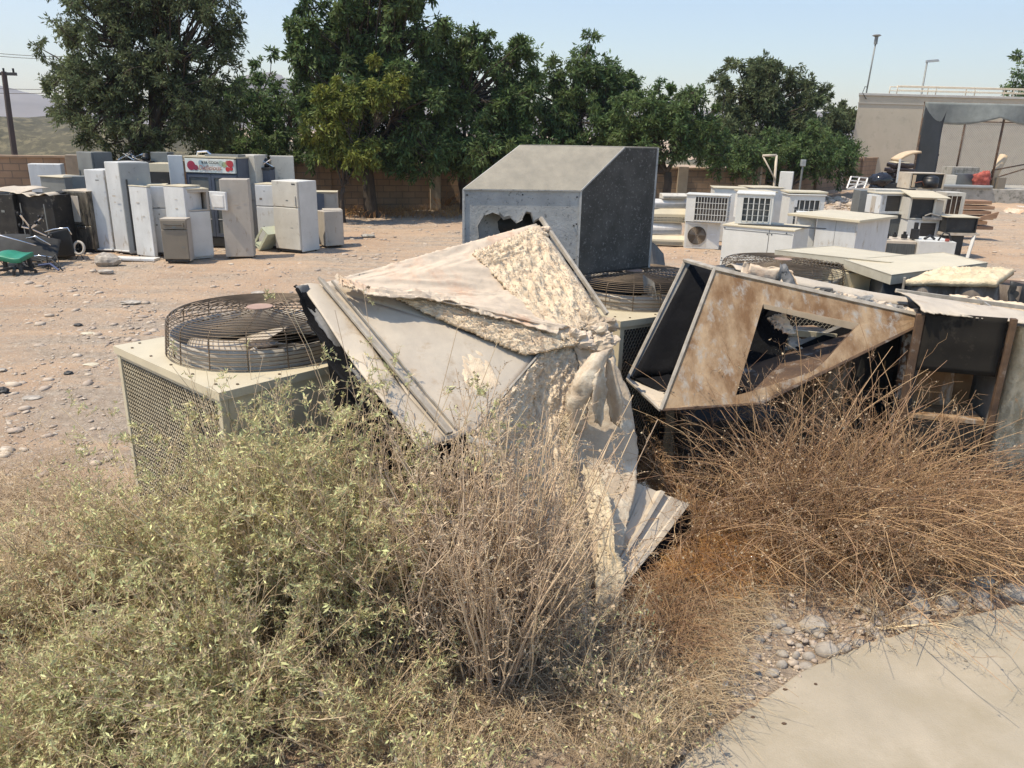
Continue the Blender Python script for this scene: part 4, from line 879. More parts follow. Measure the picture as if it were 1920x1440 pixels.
def street_lamp():
    p = aty(1733, 116, 60); q = aty(1727, 178, 60); r = empty('street_lamp', (q.x, 60, 0), 0, 'street lamp showing above the roof of the tan building', 'street lamp')
    MB().tube([(0,0,0), (.02,0,p.z)], .09, 8, r1=.06).build('pole', 'grey', r, smooth=True)
    MB().hexa([(-.05,-.12,p.z-.05),(.85,-.15,p.z+.04),(.85,.15,p.z+.04),(-.05,.12,p.z-.05),(-.05,-.1,p.z+.12),(.75,-.1,p.z+.2),(.75,.1,p.z+.2),(-.05,.1,p.z+.12)]).build('lamp_head', 'grey2', r, bevel=.02)
street_lamp()
def pen():
    Y = 33.0; A = aty(1731, 192, Y); B_ = aty(1868, 362, Y); z0 = aty(1780, 352, Y).z; r = empty('mesh_pen', (A.x, Y, 0), .03, 'fenced pen with shade cloth on a stained concrete plinth before the tan building', 'pen')
    zt = A.z; Wd = 11
    MB().box(.25, Wd, -.3, 3.6, -.4, z0).build('plinth', 'concrete', r, bevel=.02)
    xp = [0.05, 3.38, 6.8, 10.5]; b = MB()
    for x in xp:
        b.tube([(x, -.1, z0 if x > .2 else 0), (x, -.1, zt)], .045, 6)
    for x in (3.75, 7.2): b.tube([(x, 3.2, z0), (x, 3.2, zt-.6)], .04, 6)
    b.tube([(0, -.1, zt), (Wd, -.1, zt)], .04, 6); b.tube([(2.2, 3.2, zt-.6), (Wd, 3.2, zt-.6)], .03, 6)
    b.tube([(3.4, -.1, z0+.75), (5.3, .4, z0+1.05)], .03, 5); b.tube([(3.4, 0, z0+.75), (4.1, 1.2, z0+.2)], .03, 5); b.tube([(5.3, .4, z0+.9), (3.8, 1.6, z0+.1)], .03, 5)
    b.build('posts', 'rustd', r, smooth=True)
    # chain link at the back of the pen
    P = []; s = .10; h = zt-.65-z0; n = int((Wd+h)/s)
    for k in range(n):
        x0 = k*s-h; x1 = x0+h; za, zb = z0, zt-.65
        if x0 < 2.2: za += (2.2-x0); x0 = 2.2
        if x1 > Wd: zb -= (x1-Wd); x1 = Wd
        if x1 > x0: P.append([(x0, 3.2, za), (x1, 3.2, zb)]); P.append([(Wd+2.2-x0, 3.21, za), (Wd+2.2-x1, 3.21, zb)])
    P = np.array(P, float); v, q = polytubes(P, .010, .010, 3); fastmesh('chain_link', v, q, 'grey2', r)
    MB().patch([(.02,-.14,.3),(.95,-.10,.3),(.95,-.1,zt-.3),(.02,-.14,zt)], 10, 18, disp=lambda u, v: .05*math.sin(v*9+u*4), th=.01).build('side_cloth', 'clothd', r, smooth=True)
    def val(u, v, p):
        sag = .12+.30*abs(math.sin(u*math.pi*3.3+.2)); return (p.x, p.y+.12*math.sin(u*19)*v, zt+.02-v*(.42+sag)*1.0)
    MB().patch([(0,-.16,zt),(Wd,-.16,zt),(Wd,-.16,zt-.9),(0,-.16,zt-.9)], 60, 8, fn=val, th=.008).build('cloth_valance', 'cloth', r, smooth=True)
    pass
    return r, Y, z0, A.x
pr_, YP, ZP, XP = pen()
def penstuff():
    def at(x, dy): p = aty(x, 350, YP+dy); return Vector((p.x, YP+dy, ZP+.003))
    r, w, h = box_thing('stone_cube', 'pale grey hollow cube box with dark rim at the left end of the pen', 'box', 1726, 1758, 292, Y=YP+.4, dY=-.1, z0=ZP+.003, depth=.6, m='beige2')
    MB().box(-.04, w+.04, -.04, .66, h+.003, h+.09).build('rim', 'dark', r, bevel=.01)
    box_thing('grey_case', 'long grey crate lying across the middle of the pen', 'crate', 1786, 1838, 313, Y=YP+.9, dY=.1, z0=ZP+.003, depth=.7, m='concrete')
    box_thing('light_block', 'small light block in front of the long grey crate', 'block', 1775, 1795, 328, Y=YP+.0, dY=-.1, z0=ZP+.003, depth=.5, m='beige2')
    box_thing('dark_case', 'dark grey case between the light block and the red bundle', 'case', 1796, 1830, 326, Y=YP+.3, dY=.05, z0=ZP+.003, depth=.4, m='grey')
    p = at(1840, -.05); b = MB(); b.ball((0,0,0), .34, 30, 22, (1.05,.6,.95), .03, 4); b.v = [tuple(Vector(v)*(1+.45*noise.noise(Vector(v)*5)+.25*noise.noise(Vector(v)*14))+Vector((0,0,.36))) for v in b.v]
    tag(b.build('red_bundle', 'red', None, smooth=True, loc=tuple(p)), 'crumpled red cloth bundle in the pen', 'cloth bundle')
    p = at(1853, .3); q = aty(1882, 292, YP+.6); tag(MB().tube([(0,0,.05), (q.x-p.x, .3, q.z-p.z)], .17, 8).build('rolled_mattress', 'tan', None, smooth=True, loc=tuple(p)), 'pinkish roll leaning up between the pen posts', 'roll')
    p = at(1808, -.22); tag(MB().box(-1.6, 1.15, -.1, .12, 0, .14).build('pale_tube', 'grey2', None, bevel=.05, loc=tuple(p)), 'long pale tube lying on the front edge of the plinth', 'tube')
    box_thing('post_block', 'small brownish block at the foot of the pen posts', 'block', 1873, 1888, 333, Y=YP-.1, z0=ZP+.003, depth=.3, m='brownc')
penstuff()
# seats, bags and lattice left of the pen
def seats():
    Y = 27.0; p = aty(1688, 352, Y); zb = gz(p.x, Y)
    for k in range(6):
        a = aty(1666+(4 if k % 2 else 0), 345-k*9.2, Y+.02*k); c = aty(1711, 345-k*9.2, Y); w = c.x-a.x
        r = empty('car_seat_pad', (a.x, Y, a.z-.12), 0, ['black seat pad at the bottom of the strapped pile', 'second black seat pad up in the strapped pile', 'third black seat pad up in the strapped pile', 'middle black seat pad with a white tag in the pile', 'black seat pad under the cream topped one', 'uppermost black pad of the strapped pile, cream top'][k], 'seat pad', 'seat pads strapped in a pile')
        MB().patch([(0,-.25,0),(w,-.25,0),(w,.35,.0),(0,.35,.03)], 12, 8, disp=lambda u, v: .05*math.sin(math.pi*u)*math.sin(math.pi*v)+.02*math.sin(u*8+k), th=.13).build('cushion', mat('dark_vinyl', (.035,.022,.022), (.02,.015,.015), 5, .35), r, smooth=True, bevel=.02)
        if k == 5: MB().patch([(.05,-.2,.035),(w*.8,-.2,.035),(w*.8,.3,.04),(.05,.3,.05)], 8, 6, disp=lambda u, v: .05*math.sin(3.14*u)*math.sin(3.14*v), th=.03).build('pad_cover', 'cream', r, smooth=True)
    a = aty(1690, 297, Y); tag(MB().patch([(-.25,-.2,0),(.45,-.2,.28),(.45,.3,.3),(-.3,.3,.02)], 10, 6, disp=lambda u, v: .07*math.sin(3.14*u), th=.07).build('tan_cushion', 'tan', None, smooth=True, loc=(a.x+.08, Y, a.z-.03)), 'tan cushion perched on the very top of the seat pile', 'cushion')
    s = aty(1688, 298, Y-.33); e = aty(1680, 352, Y-.35); tag(MB().bar((0,0,0), e-s, .07, .015).build('strap', 'pvc', None, loc=tuple(s)), 'white strap hanging down over the seat pads', 'strap')
    for (x, y, s_, lab) in ((1652, 338, .33, 'shiny black rubbish bag beside the strapped seat pile'), (1645, 352, .22, 'smaller grey sheened bag under the big black one')):
        q = aty(x, y, Y-.4); b = MB(); b.ball((0,0,0), s_, 18, 12, (1.2,.9,.75), .06, int(x)); b.v = [tuple(Vector(v)*(1+.22*noise.noise(Vector(v)*7))) for v in b.v]
        tag(b.build('plastic_bag', mat('bag_plastic', (.02,.02,.024), (.014,.014,.016), 6, .18), None, smooth=True, loc=tuple(q)), lab, 'plastic bag')
    q = aty(1680, 350, Y-.5); tag(MB().box(-.45,.3,-.15,.15,-.1,.12).build('flat_case', 'dark', None, bevel=.02, loc=tuple(q)), 'flat dark case at the foot of the seat pile', 'case')
seats()
def lattice():
    Y = 27.2; P_ = lambda x, y: aty(x, y, Y+(352-y)*.01); o = P_(1590, 353); r = empty('white_lattice', o, 0, 'white metal lattice frame propped against the tan building', 'lattice frame')
    Q = lambda x, y: P_(x, y)-o; b = MB()
    for a, c in (((1588,353),(1596,331)),((1596,331),(1641,335)),((1588,354),(1634,354)),((1604,353),(1612,333)),((1620,353),(1627,334)),((1634,354),(1640,335)),((1591,345),(1636,346)),((1594,338),(1622,341)),((1592,353),(1640,336))):
        b.bar(Q(*a), Q(*c), .045, .04)
    b.build('lattice_bars', 'pvc', r)
lattice()

# ================================================================== FAN CONDENSERS
def expanded(b_, w, h, nx, nz, fn, t=.0028):
    """expanded metal: zigzag strands, fn maps (x,z)->3D, returns arrays"""
    P = []
    for j in range(nz+1):
        row = []
        for i in range(2*nx+1):
            x = w*i/(2*nx); z = h*j/nz + (h/nz*.5 if (i+j) % 2 else -h/nz*.5)*.86
            row.append(fn(x, min(max(z, 0), h)))
        P.append(row)
    return polytubes(np.array(P, float), t, t, 4)
G_C = 'large fan condensers'
def fan_guard(r, cx, cy, z0, R_, hh, rings, side, disc=True, th=.0034):
    P = []; A = np.linspace(0, 2*np.pi, 65)
    def ring(rad, z): P.append([(cx+rad*math.cos(a), cy+rad*math.sin(a), z) for a in A])
    prof = []
    for k in range(side): t = k/side; prof.append((R_*(1.0-.03*t), z0+.012+hh*.72*t))
    for k in range(5): a = k/5*math.pi/2; prof.append((R_*.97-R_*.10*(1-math.cos(a)), z0+hh*.72+hh*.22*math.sin(a)))
    for k in range(rings): t = k/(rings-1); rr = R_*.87*(1-t)+R_*.17*t; prof.append((rr, z0+hh*(.94+.06*t)))
    for rr, z in prof: ring(rr, z)
    V1 = polytubes(np.array(P), th, th, 4)
    P2 = []
    for k in range(16):
        a = 2*math.pi*k/16+.1; pts = [(cx+rr*math.cos(a), cy+rr*math.sin(a), z-.005) for rr, z in prof]; idx = np.linspace(0, len(pts)-1, 24).astype(int); P2.append([pts[i] for i in idx])
    V2 = polytubes(np.array(P2), th*1.25, th*1.25, 4); v, q = joinq([V1, V2]); g = fastmesh('fan_guard', v, q, 'guard', r)
    if disc: MB().cyl((cx, cy, z0+hh*.995), R_*.14, .006, 24).build('centre_disc', mat('faded_pink_disc', (.38,.25,.19), (.30,.20,.15), 8, .7), g)
def condenser(label, loc, rz, w, d, h, R_, hh, mesh=True, front=True, rings=24, nx=46, nz=58, deckm='cream', fan=True, seed=0, nside=8):
    r = empty('fan_condenser', loc, rz, label, 'condenser unit', G_C)
    # deck with a round opening
    cx, cy = w/2, d/2; n = 64; Rh = R_*.93; vs = []; fs = []; o_ = .012
    def sq(a):
        c, s = math.cos(a), math.sin(a); k = min((w/2+o_)/max(abs(c), 1e-9), (d/2+o_)/max(abs(s), 1e-9)); return (cx+c*k, cy+s*k)
    an = sorted([2*math.pi*i/n for i in range(n)]+[math.atan2(sy*d, sx*w) % (2*math.pi) for sx in (1,-1) for sy in (1,-1)]); n = len(an)
    for z in (h-.05, h):
        for a in an: vs.append((cx+Rh*math.cos(a), cy+Rh*math.sin(a), z))
        for a in an: x, y = sq(a); vs.append((x, y, z))
    for i in range(n):
        j = (i+1) % n; fs += [(2*n+i, 3*n+i, 3*n+j, 2*n+j), (i, j, n+j, n+i), (n+i, n+j, 3*n+j, 3*n+i), (j, i, 2*n+i, 2*n+j)]
    MB().add(vs, fs).build('top_deck', deckm, r)
    b = MB()
    for i in range(5):
        for (x, y) in ((w*(i+.5)/5, .05), (w*(i+.5)/5, d-.05), (.05, d*(i+.5)/5), (w-.05, d*(i+.5)/5)): b.cyl((x, y, h), .009, .006, 8)
    b.build('screws', 'guard', r)
    # orifice ring
    vs = []; fs = []; m = 48
    for rad, z in ((Rh+.006, h-.05), (Rh*.98, h-.02), (Rh*.985, h+.06), (Rh*1.0, h+.13), (Rh*1.012, h+.13), (Rh*.998, h+.06)):
        for k in range(m): a = 2*math.pi*k/m; vs.append((cx+rad*math.cos(a), cy+rad*math.sin(a), z))
    for j in range(5):
        for k in range(m): l = (k+1) % m; fs.append((j*m+k, j*m+l, (j+1)*m+l, (j+1)*m+k))
    MB().add(vs, fs)  .build('fan_shroud', 'beige', r, smooth=True)
    # posts, base pan, inner coil
    p = .045
    for x in (0, w-p):
        for y in (0, d-p): MB().box(x, x+p, y, y+p, .06, h-.05).build('corner_post', 'cream', r, bevel=.004)
    MB().box(-.01, w+.01, -.01, d+.01, 0, .06).build('base_pan', 'cream', r, bevel=.004)
    b = MB(); q = .07; b.box(q, w-q, q, q+.04, .06, h-.06); b.box(q, w-q, d-q-.04, d-q, .06, h-.06); b.box(q, q+.04, q+.04, d-q-.04, .06, h-.06); b.box(w-q-.04, w-q, q+.04, d-q-.04, .06, h-.06); b.build('coil', 'coil', r)
    # expanded metal guards on the four sides (front side may be solid)
    for side in range(4):
        L_ = w if side % 2 == 0 else d
        if side == front:
            pass
        f = [lambda x, z: (p+x, .012, .07+z), lambda x, z: (w-.012, p+x, .07+z), lambda x, z: (p+x, d-.012, .07+z), lambda x, z: (.012, p+x, .07+z)][side]
        if side in mesh:
            k = max(8, int(nx)); v, q_ = expanded(None, L_-2*p, h-.14, k, nz, f, .0034); gg = fastmesh('mesh_panel', v, q_, 'mesh', r)
            for z in (.06, h-.075):
                A_, B_ = f(0, z-.06), f(L_-2*p, z-.06); MB().bar(A_, B_, .012, .03).build('panel_frame', 'cream', gg)
        else:
            A_ = f(0, 0); B_ = f(L_-2*p, h-.14); lo = [min(A_[i], B_[i]) for i in range(3)]; hi = [max(A_[i], B_[i]) for i in range(3)]
            if side % 2 == 0: MB().box(lo[0]+.002, hi[0]-.002, lo[1]-.006, lo[1]+.006, lo[2]-.008, hi[2]+.018).build('side_panel', 'cream', r, bevel=.003)
            else: MB().box(lo[0]-.006, lo[0]+.006, lo[1]+.002, hi[1]-.002, lo[2]-.008, hi[2]+.018).build('side_panel', 'cream', r, bevel=.003)
    # fan
    if fan:
        b = MB(); b.cyl((cx, cy, h-.1), R_*.17, .12, 18); fr = b.build('fan_hub', 'guard', r)
        for k in range(4):
            a0 = k*math.pi/2+seed; b = MB()
            def fn(u, v, p_, a0=a0):
                a = a0+u*1.05*(.6+.4*v); rr = R_*(.15+.70*v); return (cx+rr*math.cos(a), cy+rr*math.sin(a), h+.03-.13*u)
            b.patch([(0,0,0),(1,0,0),(1,1,0),(0,1,0)], 8, 8, fn=fn, th=.004); b.build('blade', 'galv', fr, smooth=True)
    fan_guard(r, cx, cy, h, R_, hh, rings, nside)
    return r
# unit A, in front at the left.  corner nearest the camera:
nA = atz(412, 735, 1.4); lA = atz(218, 648, 1.4); rzA = math.atan2(.754, .657)
wA = 1.36; dA = (lA-nA).length
condenser('cream fan condenser in the left foreground behind the grey green shrub', (nA.x, nA.y, 0), rzA, wA, dA, 1.4, .60, .27, mesh=(1, 3), seed=.6, nx=40, nz=46, rings=13)
# unit B under the grey housing
nB = atz(1164, 602, 1.4); rzB = math.radians(12)
condenser('fan condenser with the grey sloping housing standing on its guard', (nB.x, nB.y, 0), math.radians(32), 1.35, 1.35, 1.4, .60, .25, mesh=(0, 2), seed=1.1, nx=40, nz=44, nside=6, rings=13)
# unit C behind the rusty duct
cC = aty(1470, 530, 8.1); zC = 1.32
condenser('fan condenser whose round guard shows behind the rusty duct', (cC.x-.7, 7.5, 0), math.radians(4), 1.5, 1.35, zC, .64, .26, mesh=(0, 1, 3), seed=.2, nx=30, nz=40, nside=6, rings=13)
# unit D (cream body on the right of it, under the lids)
p = aty(1590, 505, 8.1)
def unit_d():
    r = empty('cream_condenser_body', (p.x-.1, 8.0, 0), .03, 'cream cabinet body carrying the two loose cream lids', 'condenser body')
    z = aty(1600, 512, 8.0).z
    MB().box(0, 1.6, 0, 1.4, 0, z).build('casing', 'cream', r, bevel=.008)
    MB().box(.02, .5, -.5, -.01, 0, z-.25).build('front_box', 'cream', r, bevel=.008)
    return z
zD = unit_d()

# cream lids
def lid(label, pts, th, m='cream'):
    """pts: (px,py,Y) corners of the top face in order"""
    P = [aty(*q) for q in pts]; c = sum(P, Vector())/4; r = empty('loose_lid', c, 0, label, 'metal lid'); Q = [q-c for q in P]; n = (Q[1]-Q[0]).cross(Q[3]-Q[0]).normalized()
    if n.z < 0: n = -n
    MB().poly([q for q in Q], -.01, n).build('sheet', m, r)
    b = MB()
    for i in range(4):
        a, c_ = Q[i], Q[(i+1) % 4]; dn = -n*th; inn = (sum(Q, Vector())/4); ins = lambda v: v+(inn-v).normalized()*.02
        b.hexa([a+dn, c_+dn, ins(c_)+dn, ins(a)+dn, a+n*.004, c_+n*.004, ins(c_)+n*.004, ins(a)+n*.004])
    b.build('folded_rim', mat('cream_edge', (.46,.42,.33), (.38,.34,.26), 6, .55), r)
    return r
lid('long cream lid lying farther back, its left end pointed', [(1453,469,8.6), (1668,492,7.9), (1790,490,8.6), (1560,461,9.6)], .07)
lid('nearer cream lid with a raised rim and small stains', [(1583,487,8.1), (1672,516,7.2), (1852,493,7.7), (1768,473,8.8)], .09)

# ================================================================== GREY HOUSING ON UNIT B
def housing():
    zb = 1.66; FR = atz(1095, 518, zb); FRt = aty(1089, 358, FR.y); zs = FRt.z; FR.x = FRt.x
    FL = Vector((xat(869, 6.33, zs), 6.33, zb))
    RR = atz(1218, 501, zb); zr = aty(1228, 278, RR.y).z
    # ridge end on the right side plane
    lo, hi = 0.0, 1.0
    for _ in range(40):
        m = (lo+hi)/2; q = FR.lerp(RR, m)
        if xat(1170, q.y, zr) > q.x: lo = m
        else: hi = m
    RgR = FR.lerp(RR, (lo+hi)/2); RgR.z = zr
    Yr = RgR.y-.10; RgL = Vector((xat(975, Yr, zr), Yr, zr))
    RL = RgL+(RR-RgR); RL.z = zb
    O = (FL+RR)/2; O.z = zb; r = empty('metal_housing', O, 0, 'big grey sheet metal housing with a sloping top and a torn hole in front', 'duct housing')
    up = lambda v, z: Vector((v.x, v.y, z))
    L_ = lambda v: Vector(v)-O
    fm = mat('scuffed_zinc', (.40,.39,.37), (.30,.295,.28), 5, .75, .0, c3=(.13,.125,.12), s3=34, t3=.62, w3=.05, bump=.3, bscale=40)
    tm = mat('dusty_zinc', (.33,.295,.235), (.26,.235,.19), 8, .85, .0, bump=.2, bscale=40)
    sm = mat('shaded_zinc', (.10,.094,.084), (.062,.058,.052), 6, .9, .0, spec=.15, c3=(.20,.19,.175), s3=45, t3=.60, w3=.03, bump=.3, bscale=40)  # same metal as the front, with the shade of this side in its colour
    ex = (FR-FL); w = ex.length; ex.normalize(); ny = Vector((ex.y, -ex.x, 0)); h = zs-zb
    W2 = lambda x, z, y=0.0: L_(FL)+ex*(x*w)+Vector((0,0,z*h))-ny*y
    hole = [(.07,.22),(.08,.34),(.13,.44),(.12,.56),(.18,.70),(.25,.74),(.30,.72),(.34,.66),(.40,.68),(.45,.62),(.50,.66),(.53,.74),(.57,.73),(.60,.62),(.64,.66),(.68,.62),(.73,.52),(.80,.30),(.97,.12),(.97,.03),(.10,.03)]
    n = len(hole); cx_, cz_ = .45, .35
    def outp(x, z):
        dx, dz = x-cx_, z-cz_; k = min((1-cx_ if dx > 0 else cx_)/max(abs(dx), 1e-6), (1-cz_ if dz > 0 else cz_)/max(abs(dz), 1e-6)); return (cx_+dx*k, cz_+dz*k)
    an = [math.atan2(z-cz_, x-cx_) for x, z in hole]; b = MB()
    for i in range(n):
        j = (i+1) % n; o1, o2 = outp(*hole[i]), outp(*hole[j]); ring_ = [hole[i], o1]
        for c in ((0,0),(1,0),(1,1),(0,1)):
            a = math.atan2(c[1]-cz_, c[0]-cx_); d1 = (an[i]-a) % (2*math.pi); d2 = (a-an[j]) % (2*math.pi); tot = (an[i]-an[j]) % (2*math.pi)
            if tot < math.pi and d1 < tot: ring_.append(c)
        ring_ += [o2, hole[j]]
        b.poly([W2(*q) for q in ring_], .004, -ny)
    b.build('front_panel', fm, r)
    b = MB(); g = random.Random(5)
    for i in range(n-2):
        a = W2(*hole[i]); c = W2(*hole[i+1]); k = g.uniform(.015, .05); out = ny*k+Vector((0,0,g.uniform(.0,.03))); t = Vector((0,0,.003))
        b.add([a, c, c+out, a+out*g.uniform(.3,1), a+t, c+t, c+out+t, a+out+t], [(0,1,2,3), (4,7,6,5), (3,2,6,7)])
    b.build('torn_lip', fm, r)
    A, B_, C_, D_ = L_(up(FL,zs)), L_(up(FR,zs)), L_(RgR), L_(RgL); E_, F_ = L_(up(RR,zr)), L_(up(RL,zr))
    MB().poly([A, B_, C_, D_], .01).build('sloping_top', tm, r); MB().poly([D_, C_, E_, F_], .01).build('flat_top', tm, r)
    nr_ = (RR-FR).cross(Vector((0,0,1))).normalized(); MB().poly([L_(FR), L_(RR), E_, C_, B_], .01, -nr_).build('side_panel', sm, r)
    MB().poly([L_(FL), A, D_, F_, L_(RL)], .01, nr_).build('side_panel', fm, r)
    MB().poly([L_(RL), F_, E_, L_(RR)], .01, ny).build('back_panel', fm, r)
    MB().poly([W2(0,0)+Vector((0,0,.005)), W2(1,0)+Vector((0,0,.005)), L_(RR)+Vector((0,0,.005)), L_(RL)+Vector((0,0,.005))], .01, (0,0,1)).build('floor_panel', 'dark', r)
    b = MB()
    for a, c in ((W2(0,1,-.006), W2(1,1,-.006)), (W2(1,0,-.006), W2(1,1,-.006)), (W2(0,0,-.006), W2(0,1,-.006))): b.bar(a, c, .018, .008)
    b.bar(B_+Vector((.004,-.004,.004)), C_+Vector((.004,-.004,.004)), .012, .012); b.bar(A, D_, .012, .012)
    b.build('folded_seam', fm, r)
    b = MB()
    for q_ in (W2(.97,.93,-.004), W2(.975,.62,-.004), W2(.95,.60,-.004), W2(.97,.2,-.004), W2(.03,.94,-.004), W2(.5,.95,-.004)): b.ball(q_, .007, 6, 4)
    b.build('rivets', 'dark', r)
    lm = MB(); lm.patch([W2(.02,.03,.16), W2(.98,.03,.16), W2(.98,.97,.16), W2(.02,.97,.16)], 30, 16, disp=lambda u, v: .04*fbm(u*6, v*6, 2), th=.01); lm.build('dark_inner_sheet', 'dark', r, smooth=True)
    return r, zb
hr, zhb = housing()
# dark steel frame pieces below / beside the housing
def rails():
    a = aty(1100, 524, 6.9); r = empty('steel_channel', (a.x, 6.9, a.z), 0, 'long dark steel channel running from under the housing to behind the rusty duct', 'steel channel')
    c = aty(1420, 500, 7.4)-a; b = MB(); b.bar((0,0,-.02), c+Vector((0,0,0)), .35, .02); b.bar((0,-.17,-.07), c+Vector((0,-.17,-.06)), .02, .11); b.bar((0,.17,-.07), c+Vector((0,.17,-.06)), .02, .11); b.build('channel', 'dark', r)
    d = aty(1205, 515, 6.3)-a; b = MB(); b.patch([d, d+Vector((.10,0,-.06)), d+Vector((.14,.0,-.22)), d+Vector((.02,.0,-.14))], 6, 6, disp=lambda u, v: .03*math.sin(u*3), th=.004); b.build('bent_tab', 'galvd', r)
rails()
p = aty(1224, 500, 8.6); tag(MB().patch([(-.1,-.2,0),(.12,-.2,.0),(.15,.2,.15),(-.1,.2,.25)], 6, 6, disp=lambda u, v: .05*math.sin(4*u), th=.01).build('dark_scrap', 'dark', None, loc=(p.x, 8.6, p.z)), 'dark curled scrap beside the right edge of the grey housing', 'scrap')
# ================================================================== THE WRECKED DUCTS
def plane_of(a, b, c): n = (b-a).cross(c-a).normalized(); return a, (n if n.dot(EYE-a) > 0 else -n)
def onp(pl, x, y, off=0.0):
    d = ray(x, y); o, n = pl; t = (o-EYE).dot(n)/d.dot(n); return EYE+d*t+n*off
def sub(b, o): b.v = [(v[0]-o.x, v[1]-o.y, v[2]-o.z) for v in b.v]; return b
def ribbon(b, left, right, nu, nv, disp=None, th=.01, edge=.0, seed=0):
    """sheet between two edges given as (photo x, photo y, depth) lists"""
    Lp = [aty(*q) for q in left]; Rp = [aty(*q) for q in right]
    def at(P, t): t *= len(P)-1; i = min(int(t), len(P)-2); return P[i].lerp(P[i+1], t-i)
    rows = []
    for j in range(nv+1):
        v = j/nv; l = at(Lp, v); r = at(Rp, v); rows.append([l.lerp(r, i/nu) for i in range(nu+1)])
    g = []; W = nu+1
    for j in range(nv+1):
        for i in range(nu+1):
            p = rows[j][i]; du = rows[j][min(i+1, nu)]-rows[j][max(i-1, 0)]; dv = rows[min(j+1, nv)][i]-rows[max(j-1, 0)][i]
            n = du.cross(dv).normalized(); n = n if n.dot(EYE-p) > 0 else -n
            e = Vector((0,0,0))
            if edge and i in (0, nu): e = (du.normalized()*(1 if i else -1))*edge*noise.noise(Vector((j*1.7, seed, i)))
            if edge and j in (0, nv): e = e+(dv.normalized()*(1 if j else -1))*edge*noise.noise(Vector((i*1.7, seed+3, j)))
            g.append((p+n*(disp(i/nu, j/nv) if disp else 0)+e, n))
    K = len(g); vs = [p for p, n in g]+[p-n*th for p, n in g]; fs = []
    for j in range(nv):
        for i in range(nu): a = j*W+i; fs += [(a, a+W, a+W+1, a+1), (K+a, K+a+1, K+a+W+1, K+a+W)]
    for i in range(nu):
        fs.append((i, i+1, K+i+1, K+i)); a = nv*W+i; fs.append((a+1, a, K+a, K+a+1))
    for j in range(nv):
        a = j*W; fs.append((a+W, a, K+a, K+a+W)); a = j*W+nu; fs.append((a, a+W, K+a+W, K+a))
    return b.add(vs, fs)
def fluff(amp, s, seed, base=0.0, fall=True, fine=.35):
    def f(u, v):
        e = min(1, 6*min(u, 1-u, v, 1-v)) if fall else 1
        n = noise.fractal(Vector((u*s*.8, v*s*.8, seed)), .9, 2.1, 5); m = noise.noise(Vector((u*s*3.1, v*s*3.1, seed+9)))
        return base+(amp*(.55+.75*n)+amp*fine*m)*(.12+.88*e**.6)
    return f
def crease(amp, s, seed):
    def f(u, v):
        n = noise.noise(Vector((u*s, v*s, seed))); m = noise.noise(Vector((u*s*2.7+n, v*s*2.7, seed+4)))
        return amp*(abs(n)*1.2-.3+.5*(1-abs(m)*2))
    return f

def crumple(amp, s, seed):
    def f(u, v):
        a = noise.noise(Vector((u*s*.6, v*s*.6, seed))); n = noise.ridged_multi_fractal(Vector((u*s+a, v*s*.7, seed+2)), .9, 2.2, 5, 1.0, 2.0)
        return amp*(n*.55-.5+a*.9)
    return f
def fuzz(b, n, ln, seed, v0=0, v1=None):
    """loose fibres standing off a woolly sheet"""
    R = random.Random(seed); top = b.v[v0:v1]; k = len(top)
    for _ in range(n):
        p = Vector(top[R.randrange(k//2)]); d = Vector((R.gauss(0,1), R.gauss(0,1)-.6, R.gauss(0,1)+.4)).normalized(); l = ln*R.uniform(.4,1.4); s_ = d.orthogonal().normalized()*l*.09
        q = p+d*l*.5+Vector((R.uniform(-1,1), R.uniform(-1,1), R.uniform(-1,1)))*l*.2; b.add([p-s_, p+s_, q+s_, q-s_, p+d*l], [(0,1,2,3), (3,2,4)])
    return b
